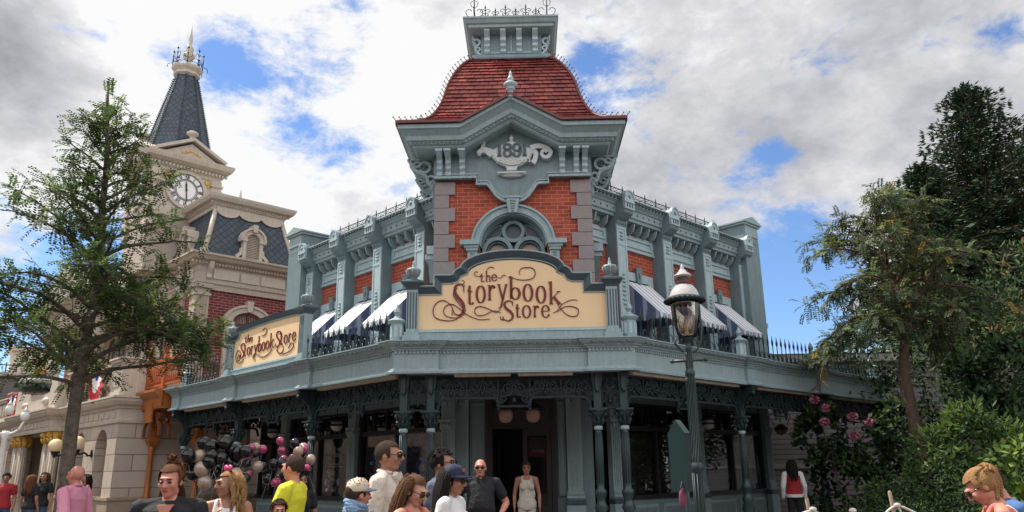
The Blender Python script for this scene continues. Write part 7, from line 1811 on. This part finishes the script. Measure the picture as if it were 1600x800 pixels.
def scarf(t, HM, SM, A, s):
    m = MB(SM); random.seed(2)
    for k in range(5): m.tube([((.085+.012*math.sin(a+k))*math.cos(a*PI/8), .01+(.080+.012*math.cos(a*2+k))*math.sin(a*PI/8), 1.46+.022*k-.03*math.sin(a*PI/8)*-1) for a in range(17)], .026, 7)
    m.tube(smooth([(-.05, -.10, 1.48), (-.06, -.14, 1.38), (-.04, -.15, 1.22)], 4), [.04]*9, 7); m.build('scarf', mat('light blue scarf', (.20, .32, .46), .9, .25, 25, bump=1.0, bscale=14), t)
person((-1.24, 6.3, 0), 1.54, 118, 'older woman in a patterned cream cap with a light blue scarf over a navy top', skin=SKINP, female=True, top='tee', topm=NAVY, hair='shaved', style='crop', hat=('print', mat('cream cap cloth', (.58, .52, .40), .8, .05), mat('grey cap brim', (.22, .23, .28), .8, .05)), extras=scarf, vox=.008, head_yaw=10)
person((-2.58, 6.0, 0), 1.68, 12, 'stout woman with a loose bun in a black V neck tee', skin=SKINP, build=1.36, female=True, top='tee', topm=BLACKC, hair='ginger', style='bun', head_yaw=-10, head_pitch=8, vox=.008,
       extras=lambda t, HM, SM, A, s: [m_.build('neckline', SKINP, t) for m_ in [MB(SM)] if not m_.prism([(-.060, 1.450), (0, 1.335), (.060, 1.450)], -.158, -.08)])
def bow(t, HM, SM, A, s):
    m = MB(HM); m.tube([(.088*math.cos(a*PI/12), .01, .03+.100*math.sin(a*PI/12)) for a in range(13)], .008, 6, 1)
    for sd in (-1, 1): m.ball((sd*.038, -.005, .150), (.038, .016, .028), 10, 8, 0)
    m.ball((0, -.008, .150), .014, 8, 6, 0); m.build('bow_headband', [mat('pink satin bow', (.60, .06, .22), .35, .05), BLACKC], t)
    m = MB(SM); m.tube(smooth([(-.16, -.06, 1.0), (0, -.16, .97), (.16, -.06, 1.0)], 4), .02, 6); m.ball((.02, -.17, .96), (.10, .04, .06), 10, 6); m.build('belt_bag', BLACKC, t)
    m = MB(SM); m.tube([(-.01, -.155, 1.30), (0, -.165, 1.12)], .004, 4); m.ball((0, -.16, 1.21), (.018, .008, .022), 8, 6); m.build('necklace', mat('red pendant', (.4, .03, .03), .4, 0), t)
person((-2.58, 7.2, 0), 1.63, 10, 'woman in a white tank top with a pink bow headband and long fair hair', skin=SKINT, female=True, top='tank', topm=WHITEC, botm=REDC, bottom='shorts', hair='blonde', style='wavy', head_yaw=-55, extras=bow, vox=.008,
       arms={-1: ((-.24, -.06, 1.12), (-.09, -.17, 1.33)), 1: ((.27, -.02, 1.14), (.15, -.20, .98))})
person((-2.22, 8.0, 0), 1.78, -96, 'man in a bright yellow tee with close cropped hair, turned to the left', skin=SKINP, top='tee', topm=YEL, botm=BLACKC, bottom='shorts', hair='shaved', style='crop', head_yaw=-12,
       arms={1: ((.27, -.08, 1.14), (.24, -.33, 1.16)), -1: ((-.26, -.05, 1.14), (-.22, -.30, 1.10))}, vox=.009)
person((-2.20, 7.5, 0), 1.36, 5, 'boy with a dark headband, only his head and shoulders showing before the man in yellow', skin=SKINP, top='tee', topm=WHITEC, hair='brown', style='short', head_yaw=18, bottom='shorts', build=.92, vox=.009,
       extras=lambda t, HM, SM, A, s: [m_.build('headband', BLACKC, t) for m_ in [MB(HM)] if not m_.tube([(.090*math.cos(a*PI/12), .01, .03+.104*math.sin(a*PI/12)) for a in range(13)], .010, 6)])
person((-5.50, 10.0, 0), 1.74, -98, 'bald man in a pink shirt with a hand on his hip, beside the tree trunk', skin=SKINP, build=1.02, top='shirt', topm=PINKC, botm=BEIGEC, bottom='shorts', hair=None, style='bald', head_yaw=-10, belly=.03,
       arms={1: ((.32, .14, 1.16), (.20, -.04, 1.02)), -1: ((-.26, .03, 1.13), (-.22, -.10, .92))}, vox=.010)
person((-.50, 11.5, 0), 1.77, 8, 'bald man in sunglasses, black polo and beige shorts, hands on hips by the entrance', skin=SKINP, build=1.18, top='polo', topm=BLACKC, botm=BEIGEC, bottom='shorts', hair=None, style='bald', glasses=True, head_yaw=-8, belly=.05,
       arms={-1: ((-.40, .06, 1.14), (-.24, -.09, .99)), 1: ((.38, .06, 1.14), (.26, -.09, .97)), 'hand': (.9,)}, vox=.009)
person((.21, 14.6, .14), 1.60, 0, 'woman in an oatmeal sleeveless jumpsuit standing in the shop doorway', skin=SKINT, female=True, top='jumpsuit', topm=STRIPEW, bottom='trousers', botm=STRIPEW, hair='shaved', style='short', vox=.010)
person((6.0, 17.3, .14), 1.60, 172, 'staff member seen from behind in a red waistcoat over white sleeves, under the porch', skin=SKINT, female=True, top='long', topm=WHITEC, botm=BLACKC, hair='dark', style='long', vox=.010,
       extras=lambda t, HM, SM, A, s: [remesh(m_.build('waistcoat', REDC, t), .012) for m_ in [MB(SM)] if not rings(m_, [(0, 0, .96, .20, .145), (0, 0, 1.1, .16, .13), (0, 0, 1.26, .17, .14), (0, 0, 1.38, .175, .13), (0, 0, 1.45, .12, .09)])])
def bag_straps(t, HM, SM, A, s):
    m = MB(SM)
    for sd in (-1, 1): m.tube(smooth([(sd*.06, .12, 1.12), (sd*.09, .135, 1.30), (sd*.09, .06, 1.46), (sd*.09, -.08, 1.42), (sd*.11, -.12, 1.28)], 4), .007, 5)
    m.ball((0, .16, 1.02), (.11, .06, .14), 12, 8); m.build('drawstring_bag', WHITEC, t)
person((3.26, 5.3, 0), 1.60, -112, 'woman with a fair ponytail in a coral top, head bowed, before the shrubs', skin=SKINP, female=True, top='tank', topm=CORAL, hair='blonde', style='tail', glasses=True, head_pitch=26, lean=.20, extras=bag_straps, vox=.008)
person((3.80, 6.0, 0), 1.60, -100, 'person with brown hair in a blue tee bending behind the woman with the fair ponytail', skin=SKINP, top='tee', topm=BLUEC, hair='brown', style='messy', lean=.32, head_pitch=18, vox=.009)
person((-12.75, 20.0, 0), 1.70, 20, 'small distant person in a red tee before the town hall portico', skin=SKINT, top='tee', topm=REDC, bottom='shorts', botm=DENIM, hair='dark', style='short', vox=.014)
person((-12.15, 20.6, 0), 1.72, 0, 'distant woman with long brown hair standing between the red tee and black top', skin=SKINT, female=True, top='tee', topm=BLACKC, bottom='shorts', botm=DENIM, hair='brown', style='long', vox=.014)
person((-11.85, 19.6, 0), 1.66, 165, 'distant woman seen from behind in a black top and short shorts by the portico', skin=SKINT, female=True, top='tee', topm=BLACKC, bottom='brief', botm=DENIM, hair='ginger', style='long', vox=.014)
person((-10.75, 20.0, 0), 1.66, -40, 'distant woman in a black vest top leaning by the hall column left of the tree', skin=SKINT, female=True, top='tank', topm=BLACKC, bottom='brief', botm=DENIM, hair='dark', style='long', vox=.014)
person((-6.55, 9.0, 0), 1.55, 120, 'person in a dark jacket, mostly out of view at the frame beside the tree', skin=SKINT, top='long', topm=BLACKC, hair='dark', style='short', vox=.012)
person((-2.95, 11.0, 0), 1.62, 30, 'balloon seller in dark shorts mostly hidden behind the pink and black balloons', skin=SKINT, female=True, top='tee', topm=BLACKC, bottom='shorts', botm=NAVY, hair='dark', style='long', vox=.012)
person((-3.60, 8.4, 0), 1.56, 30, 'person almost hidden behind the stout woman in black, only brown hair and cheek showing', skin=SKINP, female=True, top='tee', topm=BEIGEC, hair='brown', style='wavy', vox=.012)

# ------------------------------------------------------------------ balloons: plain round ones stand in for the printed ones
BALB = mat('glossy black balloon', (.004, .004, .006), .18, 0, coat=.35, spec=.35); BALC = mat('glossy cream balloon', (.32, .235, .18), .22, .03, coat=.8); BALP = mat('glossy pink balloon', (.34, .02, .10), .2, .03, coat=.8)
def balloon_mesh(mt, r=.15):
    m = MB(); m.lathe([(0, -1.12*r), (.10*r, -1.10*r), (.05*r, -1.02*r)]+[(r*math.sin(a*PI/12)*(1-.07*(1-math.cos(PI-a*PI/12))/2), -r*math.cos(a*PI/12)) for a in range(1, 13)], seg=18); return m
bproto = {}
def balloon(kind, loc, r, label, group):
    mt = {'b': BALB, 'c': BALC, 'p': BALP}[kind]
    if kind not in bproto:
        t = empty('balloon', loc, 0, label, 'balloon', group); balloon_mesh(mt, .15).build('skin', mt, t)
        m = MB(); m.tube([(0, 0, -.165), (.01, 0, -.4), (0, .01, -.7)], .002, 4); m.build('string', WHITEC, t); bproto[kind] = t
    else:
        t = bproto[kind].copy(); COL.objects.link(t)
        for ch in bproto[kind].children: c_ = ch.copy(); COL.objects.link(c_); c_.parent = t
        t.location = loc; t['label'] = label; t['group'] = group
    t.scale = (r/.15, r/.15, r/.15*random.uniform(.85, 1.05)); t.rotation_euler = (random.uniform(-.4, .4), random.uniform(-.4, .4), random.uniform(0, 6)); return t
random.seed(77)
BX = lambda px, py, D=9.3: cam.matrix_world.translation+(lambda d: d*(D/d.y))(cam.matrix_world.to_3x3() @ Vector(((px-800)/1200, -(py-400)/1200, -1)))
for i, (px, py, r, k) in enumerate(((318, 693, .085, 'b'), (330, 698, .085, 'b'), (352, 692, .09, 'b'), (362, 704, .09, 'b'), (294, 713, .085, 'b'), (331, 712, .08, 'b'), (328, 722, .085, 'b'), (296, 727, .085, 'b'), (302, 741, .085, 'b'), (346, 716, .07, 'b'), (356, 723, .08, 'b'), (372, 708, .09, 'b'), (384, 706, .085, 'b'), (366, 728, .085, 'b'), (380, 748, .085, 'b'), (336, 738, .08, 'b'),
                              (313, 714, .085, 'c'), (315, 733, .085, 'c'), (344, 702, .08, 'c'), (320, 754, .085, 'c'), (368, 742, .08, 'c'))):
    lab = 'glossy black round balloon in the big bunch beside the porch column' if k == 'b' else 'glossy cream round balloon among the black ones beside the porch column'
    balloon(k, BX(px, py, 9.3+.25*random.random()), r*1.05, lab, 'black balloons in the bunch' if k == 'b' else 'cream balloons in the bunch')
for i in range(34):
    a = random.uniform(0, 2*PI); rr = math.sqrt(random.random()); px = 436+62*rr*math.cos(a); py = 723+34*rr*math.sin(a); k = 'ppbbc'[i % 5]
    lab = {'p': 'small glossy pink balloon in the pink and black bunch under the porch', 'b': 'small black balloon among the pink ones under the porch', 'c': 'small cream balloon among the pink and black ones under the porch'}[k]
    balloon(k, BX(px, py, 10.3+.5*random.random()), .055 if k == 'p' else .07, lab, {'p': 'pink balloons', 'b': 'small black balloons', 'c': 'small cream balloons'}[k])
# stuffed toys in the shop window left of the entrance
def toy(loc, rz, sc, mt, mt2, label):
    t = empty('stuffed_toy', loc, rz, label, 'toy', 'stuffed toys in the shop window'); t.scale = (sc, sc, sc)
    m = MB(); m.ball((0, 0, .16), (.13, .11, .16), 12, 8); m.ball((0, -.02, .38), (.12, .11, .11), 12, 8)
    for sx in (-1, 1): m.ball((sx*.10, 0, .47), (.05, .03, .05), 8, 6); m.ball((sx*.14, -.05, .22), (.045, .05, .10), 8, 6); m.ball((sx*.09, -.12, .05), (.055, .10, .05), 8, 6)
    m.build('body', mt, t); m = MB(); m.ball((0, -.12, .35), (.045, .03, .035), 8, 6); m.ball((0, -.085, .17), (.085, .04, .10), 8, 6)
    for sx in (-1, 1): m.ball((sx*.04, -.125, .40), (.013, .01, .015), 6, 5, 1); m.ball((sx*.10, -.02, .47), (.03, .02, .03), 6, 5)
    m.build('muzzle', [mt2, EYE], t)
PB = mat('blue plush', (.12, .20, .60), .95, .2, 20); PM = mat('mauve plush', (.50, .20, .38), .95, .2, 20); PL = mat('pale plush', (.70, .66, .70), .95, .1, 20); PBR = mat('brown plush', (.15, .08, .05), .95, .1, 20)
names = iter(('upper left', 'top', 'upper middle', 'upper right', 'middle left', 'centre', 'middle right', 'lower left', 'lower middle', 'lower right'))
for i, (d, z, mt, mt2, nm) in enumerate(((4.35, 1.75, PB, PL, 'blue and pale stuffed toy high at the left of the shop window'), (3.95, 1.95, PM, PL, 'mauve stuffed toy at the top of the window display'), (3.45, 1.80, PB, PM, 'blue stuffed toy with mauve muzzle high beside the window bar'), (2.9, 2.0, PM, PB, 'mauve stuffed toy with blue muzzle in the top right of the display'),
                                       (4.4, 1.25, PM, PB, 'mauve stuffed toy low at the left of the window display'), (3.8, 1.35, PB, PL, 'blue stuffed toy behind the porch column in the display'), (2.7, 1.5, PB, PL, 'blue stuffed toy near the right end of the window display'), (2.2, 1.3, PM, PL, 'mauve stuffed toy closest to the entrance'),
                                       (6.35, 1.15, PL, PBR, 'white stuffed toy with a brown muzzle in the window left of the porch column'))):
    c = WL(d, 2.86+.10*(i % 2)); v = b2w(c[0], c[1]); toy((v.x, v.y, z), R_(-40+20*(i % 3)), 1.05, mt, mt2, nm)
m = MB(FL)
for z in (1.24, 1.72): m.box(1.9, 4.7, 2.8, 3.3, z-.03, z)
m.box(5.5, 7.9, 2.8, 3.3, 1.10, 1.14); P_(m, 'display_shelf', PLUM)
